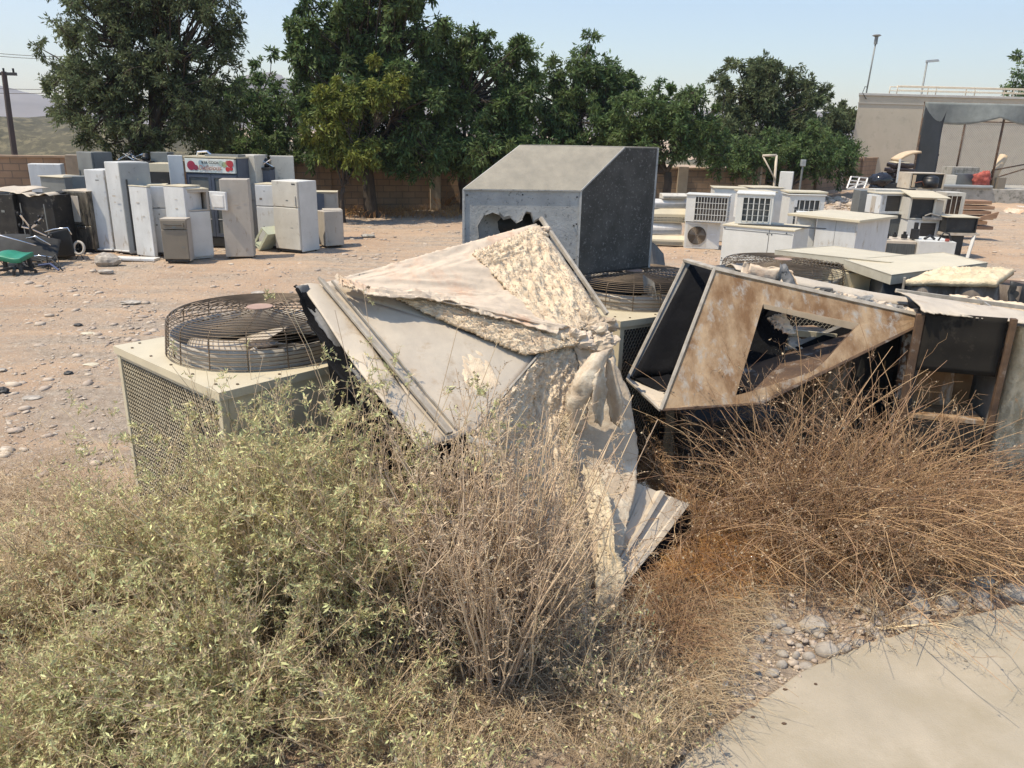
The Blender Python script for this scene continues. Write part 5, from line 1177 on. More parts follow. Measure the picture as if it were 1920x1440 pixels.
def main_duct():
    A = aty(568, 534, 4.5); B_ = aty(1008, 416, 6.15); D = aty(884, 812, 4.0); pl = plane_of(A, B_, D)
    O = Vector(((A.x+D.x)/2, 4.6, 0)); r = empty('crushed_duct', O, 0, 'huge crushed insulated duct slumped across the centre, foil and wool torn open', 'duct')
    def px(x, y, off=0): q = onp(pl, x, y, off); return (x, y, q.y) if off == 0 else q
    I = onp(pl, 1130, 600)
    def add(b, name, m, **k): return sub(b, O).build(name, m, r, **k)
    P = lambda x, y: (x, y, onp(pl, x, y).y)
    def lay(x, y, off): # pixel position lifted off the plane, returned as (x,y,Y) triple
        q = onp(pl, x, y, off); return (x, y, onp((q, pl[1]), x, y).y)
    # base metal sheet
    b = MB(); ribbon(b, [P(568,534), P(650,635), P(740,745), P(822,832)], [P(1008,416), P(1050,480), P(1130,600), P(884,812)], 30, 30, disp=lambda u, v: .012*fbm(u*3, v*3, 7), th=.012)
    # the last edge is a fold, so build the sheet as two pieces instead
    b = MB(); ribbon(b, [P(590,534), P(700,640), P(822,832)], [P(1010,667), P(950,738), P(884,812)], 24, 24, disp=lambda u, v: .010*fbm(u*3, v*3, 7)+.012*math.sin(u*3.1), th=.01); add(b, 'metal_sheet', 'galv', smooth=True)
    b = MB(); ribbon(b, [P(590,534), P(800,600), P(1010,667)], [P(1006,418), P(1068,505), P(1130,600)], 24, 24, disp=lambda u, v: -.004, th=.01); add(b, 'metal_sheet', 'galv', smooth=True)
    # flange strips with rivets on the left edge
    b = MB(); ribbon(b, [lay(563,534,.0), lay(640,645,.0), lay(702,735,.0), lay(793,845,.0)], [lay(600,533,.014), lay(690,640,.014), lay(755,730,.014), lay(838,824,.014)], 10, 24, disp=lambda u, v: .008*math.sin(u*3.14)+.010*math.sin(v*11+u*2)*(1-u), th=.008); add(b, 'flange', 'galv', smooth=True)
    b = MB()
    for (x0, y0, x1, y1, o1, w) in ((594,531,835,822,.045,.016), (620,533,850,808,.03,.010), (600,532,842,818,.03,.03)):
        b.bar(onp(pl, x0, y0, o1), onp(pl, x1, y1, o1), w, .02, pl[1])
    add(b, 'edge_rail', 'steel', bevel=.003)
    b = MB()
    for k in range(18): q = onp(pl, 612+k*13.2, 540+k*15.9, .03); b.ball(q, .007, 6, 4)
    add(b, 'rivets', 'dark')
    # hanging liner under the left edge
    b = MB(); ribbon(b, [(552,535,4.46), (575,600,4.36), (620,680,4.2), (690,790,4.02)], [(572,536,4.5), (650,650,4.3), (715,740,4.15), (800,838,3.96)], 10, 30, disp=lambda u, v: .035*math.sin(v*17)*(1-u)+.02*fbm(u*4, v*9, 3), th=.02, edge=.03); add(b, 'torn_liner', 'liner', smooth=True)
    b = MB(); ribbon(b, [(555,536,4.44), (568,560,4.42), (600,612,4.34), (640,668,4.25), (690,735,4.12)], [(578,534,4.47), (594,560,4.45), (630,608,4.37), (664,660,4.28), (712,728,4.15)], 8, 30, disp=lambda u, v: .012*math.sin(v*13+u*3), th=.006, edge=.012, seed=2); add(b, 'folded_edge', 'linerg', smooth=True)
    # upper foil sheet lifted off the metal
    b = MB(); ribbon(b, [lay(634,523,.06), lay(650,533,.075), lay(690,550,.09)], [lay(1004,420,.06), lay(1040,470,.06), lay(1075,545,.06)], 110, 34, disp=crumple(.022, 4.5, 1), th=.008, edge=.025, seed=6); add(b, 'foil_facing', 'foil', smooth=True)
    b = MB(); ribbon(b, [lay(690,550,.09), lay(800,556,.12), lay(900,580,.14), lay(1052,618,.12)], [lay(1075,545,.06), lay(1085,560,.06), lay(1088,590,.06), lay(1090,612,.06)], 90, 60, disp=crumple(.024, 4.5, 5), th=.008, edge=.02, seed=8); add(b, 'foil_facing', 'foil', smooth=True)
    # creased edges of the foil
    b = MB()
    for lf, rt, sd in (([(646,520),(700,541),(780,545),(850,553),(905,574),(960,585),(1045,612)], [(650,534),(700,556),(780,560),(850,568),(905,590),(960,602),(1045,626)], 1), ([(628,518),(636,520),(652,528)], [(640,536),(655,540),(672,546)], 2)):
        ribbon(b, [lay(x, y, .10) for x, y in lf], [lay(x, y, .125) for x, y in rt], 6, 70, disp=crease(.03, 7, sd), th=.006, edge=.02, seed=sd)
    add(b, 'creased_edge', 'foil')
    # wool torn open on the upper right
    b = MB(); ribbon(b, [lay(885,478,.07), lay(915,505,.07), lay(965,560,.08), lay(1055,640,.08)], [lay(1003,428,.07), lay(1040,475,.07), lay(1085,540,.07), lay(1122,598,.07)], 80, 90, disp=fluff(.038, 13, 3, .015), th=.02, edge=.03, seed=4); fuzz(b, 4200, .018, 1); add(b, 'torn_wool', 'wool', smooth=True)
    b = MB(); ribbon(b, [lay(745,562,.02), lay(800,590,.02), lay(900,632,.03), lay(985,668,.03)], [lay(790,560,.05), lay(900,585,.06), lay(1010,610,.07), lay(1095,645,.06)], 36, 120, disp=fluff(.032, 14, 13, .02), th=.02, edge=.03, seed=14); fuzz(b, 4200, .018, 2); add(b, 'torn_wool', 'wool', smooth=True)
    b = MB(); ribbon(b, [lay(845,650,.004), lay(885,745,.004)], [lay(905,655,.004), lay(940,722,.004)], 16, 22, disp=fluff(.012, 7, 21), th=.006, edge=.03, seed=23); add(b, 'stuck_wool', 'wool', smooth=True)
    # right edge strip
    b = MB(); b.bar(onp(pl, 1008, 420, .06), onp(pl, 1131, 600, .06), .025, .03, pl[1]); add(b, 'edge_rail', 'steel', bevel=.003)
    b = MB(); ribbon(b, [lay(990,428,.075), lay(1060,530,.075), lay(1105,600,.075)], [lay(1012,422,.06), lay(1075,510,.06), lay(1130,596,.06)], 6, 20, disp=crease(.006, 5, 2), th=.006); add(b, 'side_strip', 'paper', smooth=True)
    # broken end with crumpled foil
    for k, (x, y, s) in enumerate(((1092,622,.13),(1118,640,.11),(1130,618,.08),(1072,650,.12),(1108,660,.10),(1138,648,.06),(1010,450,.05),(1015,440,.04))):
        q = onp(pl, x, y, .06); s *= .72; b = MB(); b.ball((q.x, q.y, q.z), s, 26, 18, (1.1,.7,.7), .10, k); c = Vector(q)
        b.v = [tuple(c+(Vector(v)-c)*(1+1.0*noise.noise(Vector(v)*13)+.55*noise.noise(Vector(v)*31))) for v in b.v]; add(b, 'crumpled_foil', 'foil' if k % 2 else 'paper')
    # woolly front face falling from the fold
    Y2 = onp(pl, 1012, 664).y
    b = MB(); ribbon(b, [(882,812,4.0), (903,850,3.93), (905,905,3.9), (930,1000,3.8)], [(1014,662,Y2), (1004,730,Y2-.12), (990,830,Y2-.32), (990,1000,Y2-.6)], 70, 90, disp=fluff(.035, 14, 33, fall=False), th=.03, edge=.01); fuzz(b, 4200, .018, 3); add(b, 'torn_wool', 'wool', smooth=True)
    b = MB(); ribbon(b, [(1011,660,Y2), (1003,730,Y2-.12), (989,830,Y2-.32), (989,1000,Y2-.6)], [(1120,640,5.15), (1100,720,4.9), (1080,830,4.65), (1075,1000,4.35)], 70, 90, disp=fluff(.035, 14, 35, fall=False), th=.03, edge=.01); fuzz(b, 4200, .018, 4); add(b, 'torn_wool', 'wool', smooth=True)
    b = MB(); ribbon(b, [(876,818,3.97), (885,850,3.9), (905,890,3.85)], [(925,828,3.9), (945,862,3.84), (955,905,3.8)], 12, 14, disp=crease(.05, 3, 3), th=.012, edge=.03); add(b, 'bent_flange', 'galvd', smooth=True)
    b = MB(); b.bar(onp(pl, 884, 811, .02), onp(pl, 1008, 668, .02), .012, .02, pl[1]); add(b, 'fold_rail', 'steel')
    b = MB(); ribbon(b, [(572,537,4.56), (660,640,4.42), (740,735,4.25), (806,832,4.08)], [(612,537,4.62), (700,640,4.48), (780,745,4.28), (840,826,4.1)], 6, 16, th=.006); add(b, 'inner_lip', 'galvd')
    # black sheets added so the shaded underside of the duct looks dark
    b = MB(); ribbon(b, [(700,795,4.0), (720,900,3.95), (760,1050,3.9), (790,1180,3.85)], [(890,815,4.0), (920,900,3.9), (960,1050,3.85), (1070,1215,3.8)], 12, 12, disp=crease(.02, 3, 8), th=.02); add(b, 'dark_inner_sheet', 'liner', smooth=True)
    b = MB(); ribbon(b, [(590,560,4.6), (620,700,4.5), (640,880,4.4)], [(705,790,4.05), (720,900,4.0), (760,1050,3.92)], 8, 10, disp=crease(.02, 3, 9), th=.02); add(b, 'dark_inner_sheet', 'liner', smooth=True)
    b = MB(); ribbon(b, [(1008,430,6.25), (1010,520,6.2), (1010,640,6.1), (1010,760,6.0)], [(1128,604,5.6), (1120,680,5.5), (1110,760,5.4), (1100,860,5.3)], 8, 10, disp=crease(.02, 3, 10), th=.02); add(b, 'dark_inner_sheet', 'liner', smooth=True)
    b = MB(); b.bar(aty(1093, 1140, 3.9), aty(1090, 1222, 3.72), .055, .04); add(b, 'corner_post', 'galvd')
    # loose torn label patches
    b = MB(); ribbon(b, [lay(866,745,.012), lay(868,752,.012)], [lay(880,742,.014), lay(884,748,.012)], 4, 4, th=.002); add(b, 'paper_patch', 'paper')
main_duct()

def flap():
    O = aty(1120, 1180, 4.0); O.z = 0; r = empty('insulation_slab', O, 0, 'torn slab of foil backed insulation hanging off the right end of the crushed duct', 'insulation slab')
    def add(b, name, m, **k): return sub(b, O).build(name, m, r, **k)
    Lf = [(1066,735,4.75), (1060,800,4.68), (1064,900,4.55), (1078,980,4.35), (1090,1060,4.15), (1092,1130,4.0), (1112,1182,3.9)]
    Rt = [(1150,668,4.95), (1182,740,4.9), (1196,840,4.75), (1192,920,4.55), (1172,1000,4.35), (1160,1080,4.15), (1140,1168,3.95)]
    b = MB(); ribbon(b, Lf, Rt, 24, 60, disp=lambda u, v: .03*math.sin(math.pi*u)*(1-v*.5)+.012*fbm(u*2, v*4, 5)+.004*fbm(u*14, v*20, 5), th=.035, edge=.02, seed=3); add(b, 'facing', 'paper', smooth=True)
    # fluffy left edge, lower torn patches
    b = MB(); ribbon(b, [(1052,780,4.66), (1056,880,4.55), (1070,970,4.34), (1083,1060,4.14), (1090,1150,3.95)], [(1076,770,4.66), (1080,880,4.52), (1094,970,4.32), (1106,1060,4.1), (1112,1150,3.92)], 16, 110, disp=fluff(.035, 16, 41, .02), th=.03, edge=.03, seed=8); fuzz(b, 4200, .018, 5); add(b, 'torn_wool', 'woolp', smooth=True)
    b = MB(); ribbon(b, [(1092,880,4.48), (1102,960,4.3), (1118,1020,4.16), (1110,1100,4.0), (1115,1178,3.87)], [(1125,890,4.46), (1148,960,4.3), (1152,1030,4.14), (1170,1080,4.08), (1150,1160,3.92)], 24, 60, disp=fluff(.022, 7, 51, .045), th=.01, edge=.05, seed=11); add(b, 'torn_facing', 'woolp', smooth=True)
    # rolled top
    b = MB(); ribbon(b, [(1062,810,4.66), (1060,745,4.66), (1080,700,4.62), (1108,664,4.65), (1135,656,4.8)], [(1102,800,4.62), (1098,765,4.56), (1112,728,4.52), (1132,690,4.58), (1142,664,4.8)], 10, 40, disp=lambda u, v: .05*math.sin(math.pi*u)+.012*fbm(u*5, v*12, 2), th=.02, edge=.015, seed=5); add(b, 'rolled_top', 'paper', smooth=True)
    b = MB(); ribbon(b, [(1112,700,4.55), (1108,730,4.54), (1112,790,4.55)], [(1134,680,4.6), (1140,730,4.56), (1126,800,4.56)], 8, 16, disp=lambda u, v: .03*math.sin(u*5+v*2), th=.008, edge=.02, seed=15); add(b, 'hanging_strip', 'paper', smooth=True)
    b = MB(); ribbon(b, [(1138,672,4.7), (1140,740,4.66), (1148,790,4.66)], [(1156,690,4.72), (1166,750,4.68), (1158,800,4.68)], 8, 16, disp=lambda u, v: .03*math.sin(u*4-v*3), th=.008, edge=.02, seed=16); add(b, 'hanging_strip', 'paper', smooth=True)
    b = MB(); ribbon(b, [(1072,640,5.0), (1088,690,4.9), (1098,720,4.85)], [(1145,640,5.05), (1160,700,5.0), (1175,735,4.98)], 10, 14, disp=crease(.04, 4, 6), th=.01, edge=.03); add(b, 'back_facing', 'paper', smooth=True)
flap()

def dark_hollow():  # black sheet added to darken the shaded hollow under the panel
    O = aty(1200, 1200, 3.9); O.z = 0; r = empty('dark_hollow_sheet', O, 0, 'added black sheet darkening the shaded hollow under the flanged metal panel', 'duct end')
    b = MB(); ribbon(b, [(1140,1120,3.98), (1110,1210,3.8), (1105,1290,3.65)], [(1284,965,4.8), (1275,1080,4.6), (1255,1190,4.3)], 12, 14, disp=crease(.03, 3, 4), th=.02, edge=.03); sub(b, O).build('black_sheet', 'liner', r, smooth=True)
    b = MB(); b.bar(aty(1110, 1150, 3.85), aty(1106, 1290, 3.6), .03, .03); sub(b, O).build('frame_bar', 'galvd', r)
dark_hollow()
def lower_panel():
    O = aty(1200, 1060, 4.2); O.z = 0; r = empty('flanged_panel', O, 0, 'stepped flange metal panel lying under the hanging insulation slab', 'metal panel')
    def add(b, name, m, **k): return sub(b, O).build(name, m, r, **k)
    st = lambda u, v: .03*(round(u*4)/4) + (.03 if .38 < u < .48 else 0)
    b = MB(); ribbon(b, [(1196,906,4.7), (1165,985,4.45), (1120,1075,4.1)], [(1288,948,4.75), (1225,1030,4.4), (1146,1128,3.95)], 36, 10, disp=st, th=.012); add(b, 'stepped_sheet', 'galv')
    b = MB(); ribbon(b, [(1180,905,4.78), (1150,960,4.6)], [(1215,912,4.74), (1190,975,4.52)], 14, 14, disp=fluff(.03, 6, 61), th=.02, edge=.04, seed=2); fuzz(b, 4200, .018, 6); add(b, 'torn_wool', 'wool', smooth=True)
    b = MB(); ribbon(b, [(1286,950,4.74), (1226,1034,4.4), (1148,1130,3.95)], [(1284,1010,4.7), (1250,1110,4.4), (1160,1200,3.95)], 8, 14, disp=crease(.015, 3, 4), th=.015, edge=.03); add(b, 'hanging_liner', 'liner', smooth=True)
    b = MB(); ribbon(b, [(1270,950,4.82), (1284,990,4.8)], [(1294,958,4.75), (1296,1000,4.72)], 5, 6, disp=crease(.03, 3, 7), th=.01, edge=.02); add(b, 'bent_corner', 'liner')
lower_panel()

def rusty_duct():
    TL = aty(1339, 504, 5.7); TR = aty(1749, 597, 5.75); BL = aty(1238, 769, 5.05); pl = plane_of(TL, TR, BL); O = Vector((TL.x, 5.4, 0))
    r = empty('rusty_duct', O, 0, 'rust stained rectangular duct tipped on its side with a window cut in its panel', 'duct')
    def add(b, name, m, **k): return sub(b, O).build(name, m, r, **k)
    q = lambda x, y, o=0: onp(pl, x, y, o)
    BR = q(1425, 757)
    outer = [q(1339,504), q(1749,597), BR, q(1238,769)]; hole = [q(1431,570), q(1611,607), q(1532,694), q(1379,744)]
    b = MB(); th = .012; n = pl[1]
    for i in range(4):
        j = (i+1) % 4; a, c, d, e = outer[i], outer[j], hole[j], hole[i]
        N_ = 14; g = []
        for v in range(N_+1):
            for u in range(N_+1):
                p = (a*(1-u/N_)+c*(u/N_))*(1-v/N_)+(e*(1-u/N_)+d*(u/N_))*(v/N_); e_ = 1 if 0 < u < N_ and 0 < v < N_ else 0
                g.append(p+n*.004*fbm(p.x*3, p.z*3, 2)*e_)
        K = len(g); W = N_+1; vs = g+[p-n*th for p in g]; fs = []
        for v in range(N_):
            for u in range(N_): a_ = v*W+u; fs += [(a_, a_+1, a_+W+1, a_+W), (K+a_, K+a_+W, K+a_+W+1, K+a_+1)]
        for u in range(N_): a_ = N_*W+u; fs.append((a_, a_+1, K+a_+1, K+a_)); fs.append((u+1, u, K+u, K+u+1))
        b.add(vs, fs)
    add(b, 'front_panel', 'rust', smooth=False)
    b = MB(); b.bar(hole[0]-n*.03, hole[1]-n*.03, .006, .055, (0,0,1)) if False else b.poly([hole[0]+n*.002, hole[1]+n*.002, hole[1]+n*.002+Vector((-.03,.0,-.05)), hole[0]+n*.002+Vector((.01,0,-.035))], .004); add(b, 'opening_flange', 'tan')
    b = MB()
    for a, c in ((hole[1], hole[2]), (hole[2], hole[3]), (hole[3], hole[0])): b.poly([a-n*.001, c-n*.001, c-n*.05, a-n*.05], .004)
    add(b, 'opening_lip', 'rustd')
    rTL = aty(1285, 488, 6.2); rTR = aty(1756, 573, 6.3); rBL = aty(1176, 711, 5.6); rBR = BR+(rBL-BL)
    # side, bottom and rear sheets
    rc = [rTL, rTR, rBR, rBL]; rp = plane_of(rTL, rTR, rBL); ph = [onp(rp, 1488, 572), onp(rp, 1602, 598), onp(rp, 1560, 664), onp(rp, 1470, 652)]
    b = MB(); nn = (rTR-rTL).cross(rBL-rTL).normalized()*.012
    for i in range(4): j = (i+1) % 4; b.poly([rc[i], rc[j], ph[j], ph[i]], .012)
    add(b, 'rear_panel', 'galvd')
    b = MB()
    for i in range(1, 4): j = (i+1) % 4; f_ = -.02*rp[1]+Vector((0,-.05,0)); b.poly([rc[i].lerp(ph[i], .12)+f_, rc[j].lerp(ph[j], .12)+f_, ph[j]+f_, ph[i]+f_], .008)
    add(b, 'rear_lining', 'liner')
    b = MB(); b.patch([rBL, BL, BR, rBR], 10, 12, disp=crease(.01, 3, 2), th=.012); add(b, 'bottom_panel', 'galv', smooth=True)
    b = MB(); b.patch([BR, rBR, rTR, TR], 10, 12, disp=crease(.008, 3, 5), th=.012); add(b, 'end_panel', 'rustd', smooth=True)
    # black lining inside the mouth
    off = n*-.05
    def lin(pts, name='black_sheet'):
        b = MB(); b.patch(pts, 14, 14, disp=crease(.02, 4, 7), th=.012); add(b, name, 'liner', smooth=True)
    back = .03
    lin([rTL+Vector((.03,-.04,-.03)), rTL.lerp(rTR, .40)+Vector((0,-.04,-.02)), rBL.lerp(rBR, .95)+Vector((0,-.04,.03)), rBL+Vector((.03,-.04,.03))])
    lin([TL-n*.03+Vector((.02,0,-.02)), hole[0].lerp(q(1431,540), .5)-n*.03, hole[3].lerp(q(1385,745), .5)-n*.03, BL-n*.03+Vector((.02,0,.02))])
    lin([rBL+Vector((.02,0,.02)), BL-n*.04+Vector((.25,0,.03)), BR-n*.04+Vector((0,0,.03)), rBR+Vector((0,0,.03))])
    # bright flanges round the mouth and along the top
    b = MB()
    for a, c, w in ((rTL, TL, .05), (TL, BL, .022), (rTL, rBL, .022), (rBL, BL, .02), (TL, TR, .03), (TR, rTR, .025)): b.bar(a+n*.004, c+n*.004, w, .022, n)
    add(b, 'edge_rail', 'steel', bevel=.003)
    b = MB(); b.bar(BL, BR, .018, .02, n); b.bar(TR, BR, .02, .03, n); add(b, 'lower_rail', 'rustd', bevel=.003)
    b = MB(); ribbon(b, [(1360,498,6.35), (1500,520,6.35), (1620,545,6.35), (1740,565,6.3)], [(1380,505,6.15), (1500,535,6.15), (1640,565,6.15), (1758,580,6.1)], 6, 30, disp=lambda u, v: .03*math.sin(u*3), th=.01); add(b, 'rear_flange', 'galv', smooth=True)
    # torn corner at the right tip
    for k, (x, y, s) in enumerate(((1738,592,.05),(1728,596,.045),(1745,582,.035))):
        c = aty(x, y, 5.75); b = MB(); b.ball(c, s, 12, 8, (1.4,.7,.6), .2, k); b.v = [tuple(c+(Vector(v)-c)*(1+.7*noise.noise(Vector(v)*20))) for v in b.v]; add(b, 'torn_corner', 'steel')
    # curled insulation on the open top
    def curl(pts, rad, m, a0, a1, seed):
        P_ = [aty(*p) for p in pts]; b = MB(); K = 18; N_ = len(P_)-1
        def fn(u, v, p):
            t = v*N_; i = min(int(t), N_-1); c = P_[i].lerp(P_[i+1], t-i); d = (P_[i+1]-P_[i]).normalized(); s = d.cross(Vector((0,0,1))).normalized(); a = a0+(a1-a0)*u
            rr = rad*(1+.25*fbm(u*2, v*5, seed)); return c+(s*math.cos(a)+s.cross(d)*-1*math.sin(a))*rr
        b.patch([(0,0,0),(1,0,0),(1,1,0),(0,1,0)], K, 26, fn=fn, th=.012); return b
    add(curl([(1398,502,5.85), (1430,512,5.85), (1462,512,5.9), (1478,540,5.8)], .085, 'foil', -.6, 3.6, 1), 'curled_insulation', 'foil', smooth=True)
    add(curl([(1452,508,5.86), (1466,515,5.86), (1482,545,5.8)], .075, 'linerg', -1.4, 1.9, 2), 'curled_liner', 'linerg', smooth=True)
    add(curl([(1470,548,5.8), (1500,548,5.85), (1530,545,5.9)], .05, 'woolp', -.6, 3.4, 3), 'curled_insulation', 'woolp', smooth=True)
    add(curl([(1520,550,5.86), (1545,545,5.86), (1558,556,5.8)], .07, 'linerg', -.3, 3.5, 4), 'curled_liner', 'linerg', smooth=True)
    for k in range(16):
        t = k/15; x = 1560+150*t; y = 556+33*t; c = aty(x, y, 5.82); b = MB(); b.ball(c, .035+.012*(k % 3), 12, 8, (1.5,.8,.7), .2, k); b.v = [tuple(c+(Vector(v)-c)*(1+.8*noise.noise(Vector(v)*22)+.3*noise.noise(Vector(v)*50))) for v in b.v]; add(b, 'crumpled_scrap', 'galvd' if k % 2 else 'foil')
    # rag in the window
    b = MB(); ribbon(b, [(1440,600,5.75), (1452,590,5.75), (1470,585,5.75)], [(1450,608,5.7), (1468,625,5.66), (1492,628,5.7)], 12, 14, disp=crease(.07, 4, 3), th=.012, edge=.03); add(b, 'torn_rag', 'foil', smooth=True)
    b = MB(); b.bar(aty(1480, 623, 6.0), aty(1568, 632, 6.0), .02, .05); add(b, 'inner_ledge', 'cream')
    b = MB(); ribbon(b, [(1475,632,6.0), (1478,650,5.9)], [(1565,640,6.0), (1540,672,5.9)], 10, 8, disp=crease(.03, 3, 3), th=.01, edge=.03); add(b, 'inner_sheet', 'galv', smooth=True)
rusty_duct()

# things under and right of the rusty duct
def right_wrecks():
    # upright open cabinet with dark panel
    o, w, h, rz = place(1738, 1908, 586, Y=5.55, dY=-.15, z0=0); r = empty('gutted_cabinet', o, rz, 'gutted upright metal cabinet with a charcoal front panel and rusty bottom bay', 'cabinet')
    zm = aty(1738, 694, 5.55).z; zl = aty(1738, 782, 5.5).z
    MB().patch([(0,0,zm),(w-.06,0,zm),(w-.06,0,h),(0,0,h)], 10, 10, disp=lambda u, v: .01*fbm(u*3, v*3, 1), th=.012).build('front_panel', mat('charcoal_panel', (.022,.019,.015), (.014,.012,.010), 3, .85, spec=.2, c3=(.045,.038,.028), s3=8, t3=.62), r, smooth=True)
    MB().box(w-.04, w, -.02, .03, .02, h).build('corner_post', 'rustd', r, bevel=.004)
    MB().box(-.06, -.005, .0, .05, .02, h-.02).build('corner_post', 'rustd', r, bevel=.004)
    b = MB(); b.box(0, w-.06, .45, .47, zl, zm+.02); b.build('inner_back', mat('stained_sunlit_tan', (.36,.25,.13), (.20,.105,.045), 3, .8, c3=(.42,.33,.22), s3=3, t3=.58), r)  # stained tan, lightened in colour to stand for sun entering the bay
    MB().box(.002, w-.058, .02, .46, zl-.03, zl).build('shelf', 'rust', r)
    MB().box(.001, .02, .02, .9, .02, h-.02).build('side_panel', 'dark', r); MB().box(w-.02, w-.002, .052, .9, .02, h-.02).build('side_panel', 'galvd', r); MB().box(0, w, .9, .92, .02, h-.02).build('back_panel', 'dark', r)
    MB().box(0, w-.06, .0, .02, .02, zl-.04).build('lower_panel', 'burnt', r)
    MB().box(.05, w*.62, .3, .40, zl+.002, zm-.05).build('inner_box', 'rust', r, bevel=.01)
    # galvanised sheet on top with frayed edge
    O = aty(1800, 570, 5.8); r = empty('galvanised_sheet', O, 0, 'long bent galvanised sheet with a frayed edge laid over the gutted cabinet', 'metal sheet')
    def add(b, name, m, **k): return sub(b, O).build(name, m, r, **k)
    b = MB(); ribbon(b, [(1678,546,6.1), (1760,560,6.1), (1850,572,6.1), (1960,590,6.1)], [(1735,585,5.5), (1800,592,5.48), (1870,600,5.45), (1975,612,5.4)], 12, 60, disp=lambda u, v: .03*math.sin(u*3.1)+.01*fbm(u*3, v*6, 3), th=.008, edge=.03, seed=2); add(b, 'sheet', 'galv', smooth=True)
    b = MB(); b.bar(aty(1680, 545, 6.12), aty(1930, 578, 6.12), .03, .03); b.bar(aty(1720, 560, 5.86), aty(1930, 592, 5.86), .015, .012); add(b, 'sheet_rib', 'steel')
    b = MB(); ribbon(b, [(1780,552,6.35), (1860,563,6.35), (1960,576,6.35)], [(1790,566,6.16), (1860,576,6.16), (1960,590,6.16)], 10, 60, disp=fluff(.03, 8, 3), th=.02, edge=.03, seed=7); add(b, 'stuck_wool', 'wool', smooth=True)
    # rusty old unit behind, wool on its top
    o, w, h, rz = place(1712, 1915, 522, Y=7.0, dY=-.5, z0=0); r = empty('rotten_casing', o, rz, 'rotten rust streaked casing with pale wool spilling over its top', 'casing')
    MB().patch([(0,0,.02),(w,0,.02),(w,0,h+.04),(0,0,h-.02)], 24, 10, disp=lambda u, v: .03*math.sin(u*14)+.03*fbm(u*4, v*2, 3), th=.02).build('front_panel', mat('streaked_rust', (.20,.17,.14), (.085,.06,.045), 3, .8, .2, c3=(.30,.29,.27), s3=4, t3=.6, stretch=(2.5,1,.5), bump=.3), r, smooth=True)
    MB().box(0, w, .06, 1.0, .02, h-.06).build('body', 'rustd', r)
    MB().patch([(-.05,-.05,h-.02),(w*.78,-.05,h+.06),(w*.85,.7,h+.08),(.1,.7,h+.02)], 60, 34, disp=fluff(.05, 11, 8), th=.05).build('torn_wool', 'woolp', r, smooth=True)
    MB().patch([(w*.95,-.1,h*.75),(w*1.25,.1,h*.8),(w*1.2,.2,h*1.0),(w*.9,-.05,h*1.05)], 10, 10, disp=crease(.05, 3, 2), th=.02).build('torn_flap', 'dark', r, smooth=True)
    MB().bar((-.07,0,h-.0), (-.07,.05,h-.35), .02).build('frame_rod', 'steel', r)
    # dark box under the lids
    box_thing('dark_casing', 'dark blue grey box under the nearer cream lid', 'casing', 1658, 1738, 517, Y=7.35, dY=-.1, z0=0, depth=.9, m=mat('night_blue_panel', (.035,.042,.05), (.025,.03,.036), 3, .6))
    # wool covered thing at the right border
    o, w, h, rz = place(1912, 1990, 612, Y=6.0, dY=0, z0=0); r = empty('wool_wrapped_duct', o, 0, 'pale wool wrapped duct end at the right border beside the gutted cabinet', 'duct end')
    MB().box(0, w, .05, .8, 0, h).build('shell', 'galvd', r); MB().patch([(-.02,0,.02),(w,0,.02),(w,0,h),(-.02,0,h)], 20, 40, disp=fluff(.06, 7, 4, .03), th=.05).build('wool_wrap', 'woolp', r, smooth=True)
    # post and stained panel under the duct
    p = aty(1705, 625, 5.75); q = aty(1698, 735, 5.72); r = empty('scaly_post', (q.x, 5.72, 0), 0, 'scaly rust and white post standing under the tip of the rusty duct', 'post'); b = MB(); b.bar((0,0,.1), (p.x-q.x, .03, p.z), .075, .05); b.build('post', mat('scaly_paint', (.42,.38,.32), (.13,.065,.03), 16, .8, contrast=.04, bump=.4), r, bevel=.004)
    o, w, h, rz = place(1556, 1612, 640, Y=5.95, dY=.1, z0=0); box_thing('stained_box', 'brown stained box end half hidden under the rusty duct', 'box', 1556, 1606, 640, Y=5.95, dY=.1, z0=0, depth=.5, m='rust')
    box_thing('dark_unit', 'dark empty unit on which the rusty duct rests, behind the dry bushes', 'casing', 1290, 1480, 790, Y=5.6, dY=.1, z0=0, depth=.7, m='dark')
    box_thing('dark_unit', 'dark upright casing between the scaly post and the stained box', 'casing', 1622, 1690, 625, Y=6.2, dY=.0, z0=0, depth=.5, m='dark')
right_wrecks()
